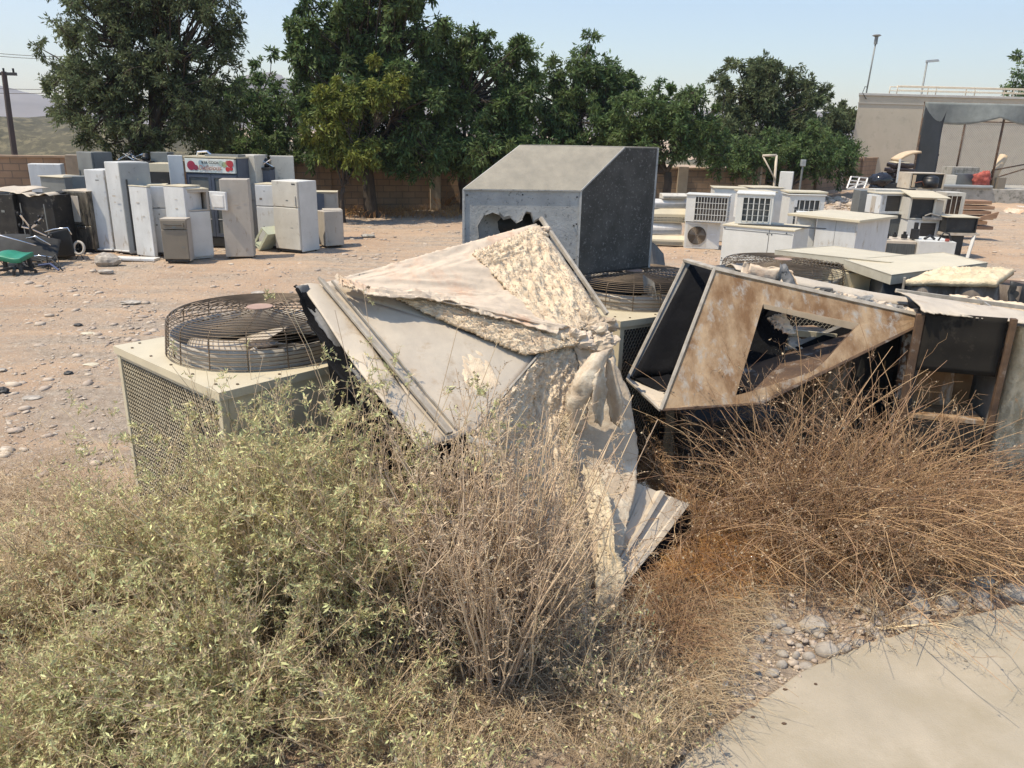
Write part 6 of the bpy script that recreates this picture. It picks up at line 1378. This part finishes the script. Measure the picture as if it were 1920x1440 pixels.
# ================================================================== TREES
def crown_blobs(env, n, rad, R):
    """clump centres spread through an ellipsoid list env=[(cx,cy,cz,rx,ry,rz)]"""
    out = []
    vol = np.array([e[3]*e[4]*e[5] for e in env])**.67; vol = vol/vol.sum()
    for _ in range(n):
        e = env[R.choice(len(env), p=vol)]
        d = R.normal(size=3); d /= np.linalg.norm(d); t = R.uniform(.35, 1.0)**.5; q = 1.0
        if R.uniform() < .16: t = R.uniform(1.05, 1.32); q = .6; d[2] = abs(d[2])*1.1
        out.append((e[0]+d[0]*e[3]*t, e[1]+d[1]*e[4]*t, e[2]+d[2]*e[5]*t, q*rad*R.uniform(.5, 1.35)))
    return np.array(out)
def tree(name, base, trunk_h, env, nclump, rad, nleaf, lsize, leafm, seed, label, cat='tree', group=None, lean=(0,0), tr=.16, droop=.3, leafm2=None, wid=.3, forks=4):
    R = np.random.RandomState(seed); g = random.Random(seed)
    root = empty(name, base, 0, label, cat, group)
    # trunk and limbs
    top = np.array((lean[0], lean[1], trunk_h)); tb = MB()
    pts = [np.array((0, 0, -.15))+(top+np.array((0,0,.15)))*t+np.array((g.uniform(-.06,.06), g.uniform(-.06,.06), 0))*(t > 0) for t in np.linspace(0, 1, 6)]
    tb.tube([tuple(p) for p in pts], tr*1.25, 8, r1=tr*.85); tb.build('trunk', 'bark', root, smooth=True)
    C = crown_blobs(env, nclump, rad, R)
    mids = []; P = []
    for i in range(forks*2):
        c = C[R.randint(len(C)), :3]; m_ = top+(c-top)*.55+R.normal(size=3)*.18; mids.append(m_)
        P.append([top, top+(m_-top)*.35+R.normal(size=3)*.08, top+(m_-top)*.7+R.normal(size=3)*.12, m_])
    V1 = polytubes(np.array(P), tr*.55, tr*.24, 6)
    P2 = []
    mids = np.array(mids)
    for c in C:
        m_ = mids[np.argmin(((mids-c[:3])**2).sum(1))]; d = c[:3]-m_
        P2.append([m_, m_+d*.4+R.normal(size=3)*.12, m_+d*.75+R.normal(size=3)*.1, c[:3]])
    V2 = polytubes(np.array(P2), tr*.22, tr*.06, 4)
    # twigs inside each clump
    k = 7; c4 = np.repeat(C, k, axis=0); dd = unit(R.normal(size=(len(c4), 3))); s = c4[:, 3:4]*R.uniform(.7, 1.15, (len(c4), 1))
    e = c4[:, :3]+dd*s; e[:, 2] -= droop*.35*s[:, 0]
    P3 = np.stack([c4[:, :3], c4[:, :3]+dd*s*.5+np.array((0,0,.04)), e], 1)
    V3 = polytubes(P3, tr*.05, tr*.025, 3)
    v, q = joinq([V1, V2, V3]); fastmesh('branches', v, q, 'bark', root, smooth=True)
    # leaves along the twigs, in tufts
    def leaves(n, sel, m, nm):
        ii = sel[R.randint(len(sel), size=n)]; t = R.beta(2.2, 1.3, n)[:, None]
        A = P3[ii]; pos = np.where(t < .5, A[:, 0]+(A[:, 1]-A[:, 0])*t*2, A[:, 1]+(A[:, 2]-A[:, 1])*(t*2-1))
        rr = c4[ii, 3][:, None]
        pos = pos+unit(R.normal(size=(n, 3)))*rr*.30*R.uniform(0, 1, (n, 1))**.5
        dr = unit(R.normal(size=(n, 3)))*.75+dd[ii]*.6; dr[:, 2] -= droop
        L_ = lsize*R.uniform(.6, 1.4, n)
        v, q = leafquads(pos, dr, L_, L_*wid, R); return fastmesh(nm, v, q, m, root)
    allc = np.arange(len(P3))
    if leafm2:
        side = e[:, 0]+e[:, 1]*.2; cut = np.quantile(e[:, 2]+.25*np.abs(side), .35)
        lo = allc[(e[:, 2] < cut)]; hi = allc[(e[:, 2] >= cut)]
        leaves(int(nleaf*.65), hi, leafm, 'crown'); leaves(int(nleaf*.35), lo, leafm2, 'crown')
    else: leaves(nleaf, allc, leafm, 'crown')
    return root

def envpx(base, lst):
    """crown lobes given as (photo x, photo y, depth, radius m x, radius m z)"""
    out = []
    for (x, y, Y, rx, rz) in lst:
        p = aty(x, y, Y); out.append((p.x-base[0], p.y-base[1], p.z-base[2], rx, rx*.8, rz))
    return out
G_T = 'trees along the boundary wall'
def T(name, bx, Y, lobes, label, **k):
    b = aty(bx, 300, Y); base = (b.x, Y, gz(b.x, Y)); tree(name, base, env=envpx(base, lobes), label=label, group=G_T, **k)
T('thorn_tree', 265, 23.5, [(200,90,23.5,1.6,1.8),(330,60,24,1.7,2.0),(150,190,23.5,1.0,1.5),(270,210,23.5,2.2,1.5),(380,190,24.5,1.2,1.5),(250,0,24,1.7,1.3),(400,30,24,.7,1.2)],
  'largest grey green feathery tree behind the fridges at left', trunk_h=1.7, nclump=300, rad=.46, nleaf=82000, lsize=.13, leafm='leaf3', seed=21, tr=.2, droop=.35, wid=.3, forks=6)
T('leafy_tree', 470, 29, [(470,240,28,1.9,1.5),(540,180,30,1.3,1.2),(440,170,30,.8,.9),(500,280,28,1.8,.9)],
  'low dark tree filling the gap between the two tallest trees', trunk_h=1.2, nclump=120, rad=.48, nleaf=28000, lsize=.17, leafm='leaf1', seed=22, droop=.4)
T('neem_tree', 690, 26.5, [(585,60,27,.95,1.3),(690,40,27,1.2,1.5),(760,100,27,1.2,1.6),(640,170,27,1.4,1.4),(730,220,26.5,1.7,1.5),(700,-20,27,1.3,.9),(800,200,27,.8,1.4),(770,285,26.6,1.5,.6),(640,285,27,1.1,.6)],
  'tallest neem tree with bright drooping leaves left of the grey housing', trunk_h=2.0, nclump=300, rad=.46, nleaf=78000, lsize=.19, leafm='leaf1', seed=23, droop=.55, tr=.2, forks=6)
T('neem_tree', 640, 24.6, [(640,200,24.6,.62,.55),(612,250,24.6,.75,.6),(665,290,24.6,.75,.4),(720,160,25,.5,.7)],
  'young yellow green neem drooping over the wall beside the fridges', trunk_h=1.1, nclump=70, rad=.36, nleaf=22000, lsize=.14, leafm='leaf2', seed=24, droop=.6, tr=.07)
T('neem_tree', 870, 28.5, [(850,140,28.5,.9,1.4),(930,150,28.5,1.1,1.2),(880,240,28,1.5,1.1),(960,230,28.5,1.0,1.2),(975,130,29,.5,.8),(900,290,27.6,1.7,.6),(1000,290,28.4,1.2,.6)],
  'dark green tree directly behind the sloping roof housing, second of the tall row', trunk_h=1.8, nclump=220, rad=.48, nleaf=54000, lsize=.18, leafm='leaf1', seed=25, droop=.5, leafm2='leaf1')
T('neem_tree', 1060, 30.5, [(1085,150,30.5,1.1,1.0),(1150,180,31,1.0,1.0),(1030,200,30,1.1,1.1),(1100,240,30,1.6,1.2),(1060,290,29.4,1.6,.6)],
  'rounded tree rising above the sloped roof of the grey housing', trunk_h=1.8, nclump=150, rad=.5, nleaf=38000, lsize=.18, leafm='leaf1', seed=26, droop=.45)
T('neem_tree', 1262, 28.5, [(1200,220,28.5,1.2,.75),(1280,215,28.5,1.2,.8),(1240,265,28.5,1.6,.65),(1330,265,29,.8,.7),(1160,265,28.5,.7,.5)],
  'low spreading tree with a forked trunk right of the grey housing', trunk_h=1.5, nclump=140, rad=.42, nleaf=38000, lsize=.16, leafm='leaf1', seed=27, droop=.35, lean=(-.2,0), tr=.15)
T('shade_tree', 1430, 36, [(1400,180,36,1.4,1.1),(1470,190,36,1.5,1.1),(1430,250,36,2.2,1.2),(1500,260,36,1.3,1.1),(1360,270,35,1.2,1.0),(1425,140,36,.7,.5)],
  'broad grey green tree with sparse top twigs behind the rubble mound', trunk_h=1.6, nclump=190, rad=.52, nleaf=46000, lsize=.19, leafm='leaf3', seed=28, droop=.25)
T('shade_tree', 1565, 44, [(1545,230,44,1.4,.9),(1580,250,45,1.3,1.1),(1550,290,44,1.6,.9)],
  'hazy smaller tree at the corner of the tan building', trunk_h=1.8, nclump=90, rad=.55, nleaf=20000, lsize=.22, leafm='leaf3', seed=29, droop=.25)
T('shade_tree', 1960, 62, [(1945,150,62,2.2,1.6),(1990,110,62,2.5,2.0),(1960,200,62,2.4,1.6)],
  'tree showing above the roof railing of the tan building', trunk_h=4.5, nclump=70, rad=.8, nleaf=12000, lsize=.32, leafm='leaf1', seed=30, droop=.25)

# dry weed tuft at the wall foot and small bushes
T('shade_tree', 1490, 31.5, [(1440,292,31.5,1.1,.8),(1510,292,31.8,1.1,.85),(1375,298,31,1.1,.7),(1570,296,34,1.0,.9)],
  'low leafy growth in front of the far wall behind the cube cabinet', trunk_h=.7, nclump=110, rad=.42, nleaf=26000, lsize=.16, leafm='leaf1', seed=35, droop=.25, tr=.09)
def tuft(name, p, n, h, spread, m, seed, label, cat, r=.004, budm=None, nb=0, group=None, kind=None, twigs=0, curve=.3):
    R = np.random.RandomState(seed); P, tw, te = stems(R, n, h, spread, curve, twigs)
    parts = [polytubes(P, r, r*.5, 3)]
    if twigs: parts.append(polytubes(tw, r*.6, r*.3, 3))
    v, q = joinq(parts)
    if budm: 
        root = empty(name, p, 0, label, cat, group); fastmesh('stems', v, q, m, root)
        src = tw if twigs else P
        i = R.randint(len(src), size=nb); t = R.uniform(.2, 1, (nb, 1)); pos = src[i, -2]*(1-t)+src[i, -1]*t
        v, q = leafquads(pos, R.normal(size=(nb, 3))+np.array((0,0,.6)), .018, .010, R); fastmesh('seed_heads', v, q, budm, root)
        return root
    o = fastmesh(name, v, q, m, None, loc=p); return tag(o, label, cat, group, kind)
def stems(R, n, h, spread, curve, twigs=0, k=7, base=.12, bias=(0,0), tl=.25):
    az = R.uniform(0, 2*np.pi, n); sp = spread*np.sqrt(R.uniform(0, 1, n)); L = h*R.uniform(.55, 1.1, n)
    d0 = np.stack([np.cos(az)*sp+bias[0], np.sin(az)*sp+bias[1], np.ones(n)], 1); d0 = unit(d0)
    b = np.stack([R.normal(size=n)*base, R.normal(size=n)*base, np.zeros(n)-.03], 1)
    P = np.zeros((n, k, 3)); P[:, 0] = b; d = d0.copy(); st = L/(k-1)
    for i in range(1, k):
        out = np.stack([np.cos(az), np.sin(az), -np.full(n, .55)], 1)*curve*sp[:, None]*.55*(i/k)
        d = unit(d+out*.6+R.normal(size=(n, 3))*.09); P[:, i] = P[:, i-1]+d*st[:, None]
    P[:, 1:, 2] = np.maximum(P[:, 1:, 2], .01)
    if not twigs: return P, None, None
    m = n*twigs; ii = np.repeat(np.arange(n), twigs); t = R.uniform(.28, .98, m)*(k-1); a = np.minimum(t.astype(int), k-2); fr = (t-a)[:, None]
    p0 = P[ii, a]*(1-fr)+P[ii, a+1]*fr; sd = unit(P[ii, a+1]-P[ii, a])
    td = unit(sd*.9+unit(R.normal(size=(m, 3)))*.75); l = (tl*R.uniform(.35, 1.1, m)*(1.25-t/(k-1)*.7))[:, None]
    p1 = p0+td*l*.5; td = unit(td+R.normal(size=(m, 3))*.22+np.array((0,0,.12))); p2 = p1+td*l*.5
    T_ = np.stack([p0, p1, p2], 1); return P, T_, td
for (x, y, h, n, s, lab) in ((832,392,.55,420,1,'dry orange weed clump at the foot of the far wall'),):
    p = atz(x, y, 0); tuft('dry_weed', p, n, h*1.6, 1.3, 'grass', 50+s, lab, 'weed', r=.008, twigs=4)
def wallgrass():
    R = np.random.RandomState(60); P = []
    for (x0, x1, y, n) in ((640,870,402,700),(1225,1330,372,200)):
        for _ in range(n):
            p = atz(R.uniform(x0, x1), y+R.normal()*4, 0); h = R.uniform(.08, .3); a = R.normal(size=2)*.08
            P.append([(p.x,p.y,0),(p.x+a[0],p.y+a[1],h*.6),(p.x+a[0]*2.4,p.y+a[1]*2.4,h)])
    v, q = polytubes(np.array(P), .008, .003, 3); tag(fastmesh('dry_grass', v, q, 'grass'), 'thin dry grass along the foot of the shaded wall', None, None, 'stuff')
wallgrass()

# utility pole with wires at the far left
def utility_pole():
    p = aty(25, 290, 34); r = empty('utility_pole', (p.x, p.y, 0), 0, 'dark wooden utility pole with crossarm beyond the wall', 'pole'); t = aty(7, 134, 34)
    dx = t.x-p.x; z = t.z
    MB().tube([(0,0,-.3),(dx*.5,0,z*.55),(dx,0,z)], .13, 8, r1=.1).build('pole', mat('dark_pole', (.07,.05,.045), (.05,.04,.035), 4, .9), r)
    MB().box(dx-.5, dx+.5, -.06, .06, z-.15, z-.03).build('crossarm', 'dark', r)
    for s in (-.4, 0, .4): MB().cyl((dx+s, 0, z-.03), .04, .16, 8).build('insulator', 'rubber', r)
    for y0, y1, dz in ((262-167,300-190,0), (275-170,302-187,0), (443-280, 455-290, 0), (450-284, 462-294, 0)):
        pass
    w = MB()
    for (ya, yb) in ((94,106),(99,111),(162,166),(172,172)):
        a = aty(-60, ya, 36)-Vector((p.x, p.y, 0)); b_ = aty(140, yb, 36)-Vector((p.x, p.y, 0))
        w.tube([a.lerp(b_, t)-Vector((0,0,.25*4*t*(1-t)*.3)) for t in np.linspace(0, 1, 8)], .012, 4)
    w.build('overhead_wire', 'dark', r)
utility_pole()
# ================================================================== SHRUBS AND DRY GRASS
def shrub(name, label, x, y, hgt, spread, n, twigs, nleaf, leafm, stemm, seed, group, r=.0035, tl=.22, leaf=(.0195,.0050), curve=.35, bias=(0,0), base=.08, leafm2=None, bud=0, Y=None, k=8, lowleaf=.25):
    p = atz(x, y, 0.0) if Y is None else atz(x, y, 0.0)
    if Y is not None: q = aty(x, y, Y); p = Vector((q.x, Y, 0))
    R = np.random.RandomState(seed); P, tw, td = stems(R, n, hgt, spread, curve, twigs, k, base, bias, tl)
    root = empty(name, (p.x, p.y, gz(p.x, p.y)), 0, label, 'shrub', group)
    # second order twiglets
    m = len(tw); ii = R.randint(m, size=m*2); t = R.uniform(.25, 1, (len(ii), 1)); p0 = np.where(t < .5, tw[ii, 0]+(tw[ii, 1]-tw[ii, 0])*t*2, tw[ii, 1]+(tw[ii, 2]-tw[ii, 1])*(2*t-1))
    d2 = unit(td[ii]*.7+unit(R.normal(size=(len(ii), 3)))*.9); l2 = tl*.38*R.uniform(.4, 1.2, (len(ii), 1)); p1 = p0+d2*l2*.55; p2 = p1+unit(d2+R.normal(size=d2.shape)*.3)*l2*.45
    t2 = np.stack([p0, p1, p2], 1); allp = [P, tw, t2]
    for a in allp: a[..., 2] = np.maximum(a[..., 2], .006)
    v, q = joinq([polytubes(P, r*R.uniform(.7, 1.9, n), r*.45, 4), polytubes(tw, r*.42, r*.25, 3), polytubes(t2, r*.28, r*.18, 3)])
    fastmesh('branches', v, q, stemm, root)
    def leaves(cnt, mm, nm, L_, W_, tip=False):
        gapw = (np.sin(p2[:, 0]*21+seed)+np.sin(p2[:, 1]*17+seed*2)+np.sin(p2[:, 2]*19+seed*3)) > -1.15; ok = np.nonzero(gapw)[0]; i = ok[R.randint(len(ok), size=cnt)]; s = R.uniform(.75 if tip else 0, 1.02, (cnt, 1)); pos = np.where(s < .5, t2[i, 0]+(t2[i, 1]-t2[i, 0])*s*2, t2[i, 1]+(t2[i, 2]-t2[i, 1])*(2*s-1))
        dr = unit(d2[i]*.6+R.normal(size=(cnt, 3))*.8+np.array((0,0,.25))); l = L_*np.exp(R.normal(size=cnt)*.34); v, q = leafquads(pos, dr, l, l*(W_/L_)*R.uniform(.7, 1.3, cnt), R); fastmesh(nm, v, q, mm, root)
    if leafm2: leaves(int(nleaf*.68), leafm, 'foliage', *leaf); leaves(int(nleaf*.32), leafm2, 'foliage', *leaf)
    elif nleaf: leaves(nleaf, leafm, 'foliage', *leaf)
    if bud: leaves(bud, 'bud', 'seed_heads', .011, .009, True)
    return root
G1 = 'grey green shrubs in the left foreground'; G2 = 'dry straw coloured shrubs'; G3 = 'brown dead shrubs under the rusty duct'
S1 = dict(leafm='leafg', stemm='stem', leafm2='leafy', group=G1)
def on(Yd, x):  # ground pixel row for a depth
    lo, hi = 300, 2200
    for _ in range(30):
        m = (lo+hi)/2
        if atz(x, m).y > Yd: lo = m
        else: hi = m
    return m
def sh(label, x, Yd, **k): return shrub('shrub', label, x, on(Yd, x), **k)
sh('dense yellow green shrub in front of the near corner of the fan condenser', 520, 3.62, hgt=1.62, spread=.36, n=150, twigs=12, nleaf=56000, seed=101, **S1)
sh('grey green shrub with tall tips, in front of the left side of the crushed duct', 690, 3.5, hgt=1.62, spread=.34, n=130, twigs=11, nleaf=44000, seed=102, **S1)
sh('silvery shrub at the bottom left corner of the mesh sided condenser', 330, 3.75, hgt=1.22, spread=.45, n=120, twigs=11, nleaf=26000, seed=103, **S1)
sh('thin yellowing shrub at the left beside the bare dirt', 160, 3.75, hgt=.86, spread=.55, n=90, twigs=10, nleaf=11000, seed=104, leafm='leafy', stemm='stem', leafm2='bud', group=G1)
sh('low olive shrub spreading at the far left edge of the picture', 10, 3.45, hgt=.95, spread=.8, n=110, twigs=11, nleaf=17000, seed=105, leafm='leafg', stemm='stem', leafm2='leafy', group=G1)
sh('wide low shrub filling the bottom left corner', 180, 3.0, hgt=.85, spread=.9, n=120, twigs=11, nleaf=26000, seed=106, **S1)
sh('bushy shrub in the bottom left between the corner one and the dark hollow', 430, 3.05, hgt=.98, spread=.8, n=130, twigs=11, nleaf=35000, seed=107, leafm='leafg', stemm='stem', leafm2='bud', group=G1)
sh('twiggy shrub directly below the leaning straw shrub at bottom centre', 700, 2.95, hgt=.7, spread=.9, n=60, twigs=9, nleaf=7000, seed=108, **S1)
k2 = dict(leafm='leafg', stemm='stem', group=G1)
sh('pale sprawling shrub at the very bottom edge, left of centre', 330, 2.55, hgt=.62, spread=1.0, n=90, twigs=10, nleaf=13000, seed=109, r=.003, **k2)
sh('pale sprawling shrub at the very bottom edge, centre', 800, 2.5, hgt=.5, spread=1.2, n=80, twigs=10, nleaf=7000, seed=110, r=.003, bud=4000, **k2)
sh('pale sprawling shrub in the extreme bottom left corner', 20, 2.6, hgt=.65, spread=1.0, n=80, twigs=10, nleaf=11000, seed=115, r=.003, **k2)
sh('sparse pale weed in front of the black hollow right of centre', 1130, 3.15, hgt=.72, spread=.7, n=34, twigs=7, nleaf=700, seed=111, r=.003, bud=2500, **k2)
sh('loose pale weed overhanging the pavement corner at bottom', 1170, 2.72, hgt=.5, spread=1.1, n=60, twigs=9, nleaf=900, seed=112, r=.003, bud=3000, **k2)
sh('few tall flowering stems rising in front of the left half of the crushed duct', 745, 3.62, hgt=2.05, spread=.16, n=13, twigs=13, nleaf=3800, seed=130, tl=.17, r=.0032, bud=1500, leafm='leafg', stemm='stem', group=G1)
sh('two or three tall spikes standing before the fan guard of the left condenser', 560, 3.7, hgt=1.95, spread=.12, n=5, twigs=10, nleaf=500, seed=131, tl=.10, r=.003, bud=1500, leafm='leafy', stemm='stem', group=G1)
S2 = dict(leafm='bud', stemm='straw', group=G2, leaf=(.010,.006))
sh('tall straw coloured dry shrub in front of the crushed duct', 930, 3.35, hgt=1.62, spread=.33, n=190, twigs=9, nleaf=20000, seed=121, curve=.15, tl=.22, r=.0045, **S2)
sh('slimmer straw shrub left of the tallest straw one, mixed with grey green leaves', 800, 3.45, hgt=1.45, spread=.34, n=120, twigs=9, nleaf=11000, seed=122, curve=.15, tl=.22, r=.0042, **S2)
sh('thin upright straw shrub just left of the hanging insulation slab', 1020, 3.5, hgt=1.25, spread=.25, n=80, twigs=10, nleaf=9000, seed=123, curve=.12, tl=.2, **S2)
S3 = dict(leafm='bud', stemm='stemb', group=G3, leaf=(.011,.007))
for i, (lab, x, Yd, h, sp, n, bias) in enumerate((
    ('arching brown dead shrub under the mouth of the rusty duct', 1310, 4.95, 1.15, 1.0, 130, (-.1,-.2)),
    ('tallest dead shrub, its pale stems rising before the duct window', 1490, 4.95, 1.62, .8, 230, (0,-.15)),
    ('dead shrub leaning right in front of the stained box end', 1610, 4.95, 1.55, .9, 220, (.25,-.2)),
    ('dead shrub spilling towards the pavement at the right', 1720, 4.95, 1.15, 1.05, 200, (.3,-.12)),
    ('low dead shrub in front of the gutted cabinet', 1850, 5.1, .75, 1.1, 130, (.2,0)),
    ('flattened brown thicket in front of the tallest dead shrub', 1430, 4.75, .6, 1.4, 110, (.1,-.3)),
    ('flattened brown thicket before the right leaning dead shrub', 1600, 4.8, .75, 1.4, 170, (.2,-.3)),
    ('sparse dead twigs at the right border above the pavement', 1930, 4.9, .6, 1.1, 60, (-.2,-.02)))):
    sh(lab, x, Yd, hgt=h, spread=sp, n=int(n*1.25), twigs=5, nleaf=int(n*16), seed=140+i, curve=1.25, bias=bias, tl=.30, r=.0032, base=.18, **S3)
k4 = dict(leafm='bud', stemm='stem', group=G3, leaf=(.011,.007))
sh('bleached fallen twigs lying over the round cobble by the pavement', 1640, 4.05, hgt=.5, spread=1.6, n=34, twigs=5, nleaf=500, seed=160, curve=.9, tl=.3, **k4)

def hay(name, label, spots, n, m, seed, hmin=.06, hmax=.3, flat=.8, r=.0018):
    R = np.random.RandomState(seed); P = []
    tot = sum(s[4] for s in spots)
    for (x, y, sx, sy, wgt) in spots:
        for _ in range(int(n*wgt/tot)):
            p = atz(x+R.normal()*sx, y+R.normal()*sy, 0.0)
            if p.y > 7 or p.y < 2.2: continue
            e = np.interp(p.x, [.76,.92,1.78,2.6,3.4,4.2], [2.9,3.03,3.68,4.1,4.42,4.75])
            if p.y < e+.02: continue
            h = R.uniform(hmin, hmax); a = R.uniform(0, 6.28); l = h*R.uniform(.4, 1.6)*flat; z = max(gz(p.x, p.y), 0)+R.uniform(0, .04)
            c, s = math.cos(a)*l, math.sin(a)*l; b_ = R.normal(size=2)*.03
            P.append([(p.x,p.y,z),(p.x+c*.3,p.y+s*.3,z+h*.6),(p.x+c*.75+b_[0],p.y+s*.75+b_[1],z+h*.85),(p.x+c*1.2+b_[0]*2,p.y+s*1.2+b_[1],z+h*R.uniform(.3,.95))])
    v, q = polytubes(np.array(P), r, r*.5, 3); tag(fastmesh(name, v, q, m), label, None, None, 'stuff')
hay('dry_grass_mat', 'matted orange dry grass right of the hanging insulation slab', [(1330,1010,55,50,1.2),(1390,970,90,45,1.1),(1500,1000,110,40,1.0),(1320,1090,35,30,.4),(1430,880,90,50,.6),(1650,1010,110,35,.4),(1880,830,45,40,.6),(1760,790,60,20,.4)], 30000, 'grass', 201, .06, .26)
hay('dry_thatch', 'brown tangle of dead stalks covering the ground under the dead shrubs', [(1400,930,110,60,1),(1600,960,130,50,1),(1780,980,100,50,.8),(1500,1040,120,25,.25),(1240,1210,30,50,.3)], 26000, 'stemb', 202, .05, .3, 1.0)
hay('straw_litter', 'pale straw litter on the ground under the green shrubs', [(500,1250,300,120,1),(200,1150,200,100,.8),(900,1300,150,80,.5),(1280,1230,45,60,.4),(1240,1330,40,40,.2),(1330,1150,50,30,.15),(60,1000,80,70,.4)], 22000, 'stem', 203, .04, .22, 1.1)
# bits of litter near the pavement
for (x, y, s, m, lab) in ((1533,1035,.09,'concrete','pale broken concrete lump lying in the dead grass'), (1548,1052,.08,'pvc','small white rubble piece below the concrete lump'), (1712,1108,.07,'stonec','slanted white stone leaning on the round cobble'),
                          (1352,1275,.045,'pvc','crumpled bluish white scrap on the gravel by the weeds')):
    p = atz(x, y, .04); b = MB(); b.ball((0,0,0), s, 9, 6, (1,.7,.6), .22, int(x)); tag(b.build('rubble_piece' if m != 'pvc' else 'litter_scrap', m, None, loc=(p.x, p.y, max(gz(p.x,p.y),0)+s*.4)), lab, 'rubble' if m != 'pvc' else 'litter')
for i, (x, y) in enumerate(((1470,1357),(1811,1240),(1472,1293),(1529,1283),(1412,1345))):
    p = atz(x, y, .036); g = random.Random(i); b = MB(); b.poly([(g.uniform(.7,1.2)*.012*math.cos(a), .009*math.sin(a)*g.uniform(.7,1.2), 0) for a in np.linspace(0, 5.2, 6)], .003)
    tag(b.build('leaf_crumb', 'rustd' if i != 1 else 'brownc', None, loc=(p.x, p.y, .0365)), ['reddish leaf crumb, lowest in the middle of the pavement', 'pale brown crumb lying alone far right on the pavement', 'dark crumb near the pavement edge below the wedge slab', 'dark crumb right of the one near the pavement edge', 'dark crumb closest to the bottom weeds on the pavement'][i], 'leaf crumb', 'leaf crumbs on the pavement')

# ------------------------------------------------------------------ dusty air
def air():
    o = MB().box(-2600, 2600, -300, 2900, -60, 420).build('haze', None, None); o['kind'] = 'stuff'; o['label'] = 'thin dusty haze over the whole yard'
    m = bpy.data.materials.new('dusty_air'); m.use_nodes = True; N = m.node_tree.nodes; N.remove(N["Principled BSDF"])
    v = N.new("ShaderNodeVolumePrincipled"); v.inputs['Density'].default_value = 0.00032; v.inputs['Color'].default_value = (.86,.88,1.0,1); v.inputs['Anisotropy'].default_value = .2
    m.node_tree.links.new(v.outputs[0], N["Material Output"].inputs['Volume']); o.data.materials.append(m)
air()
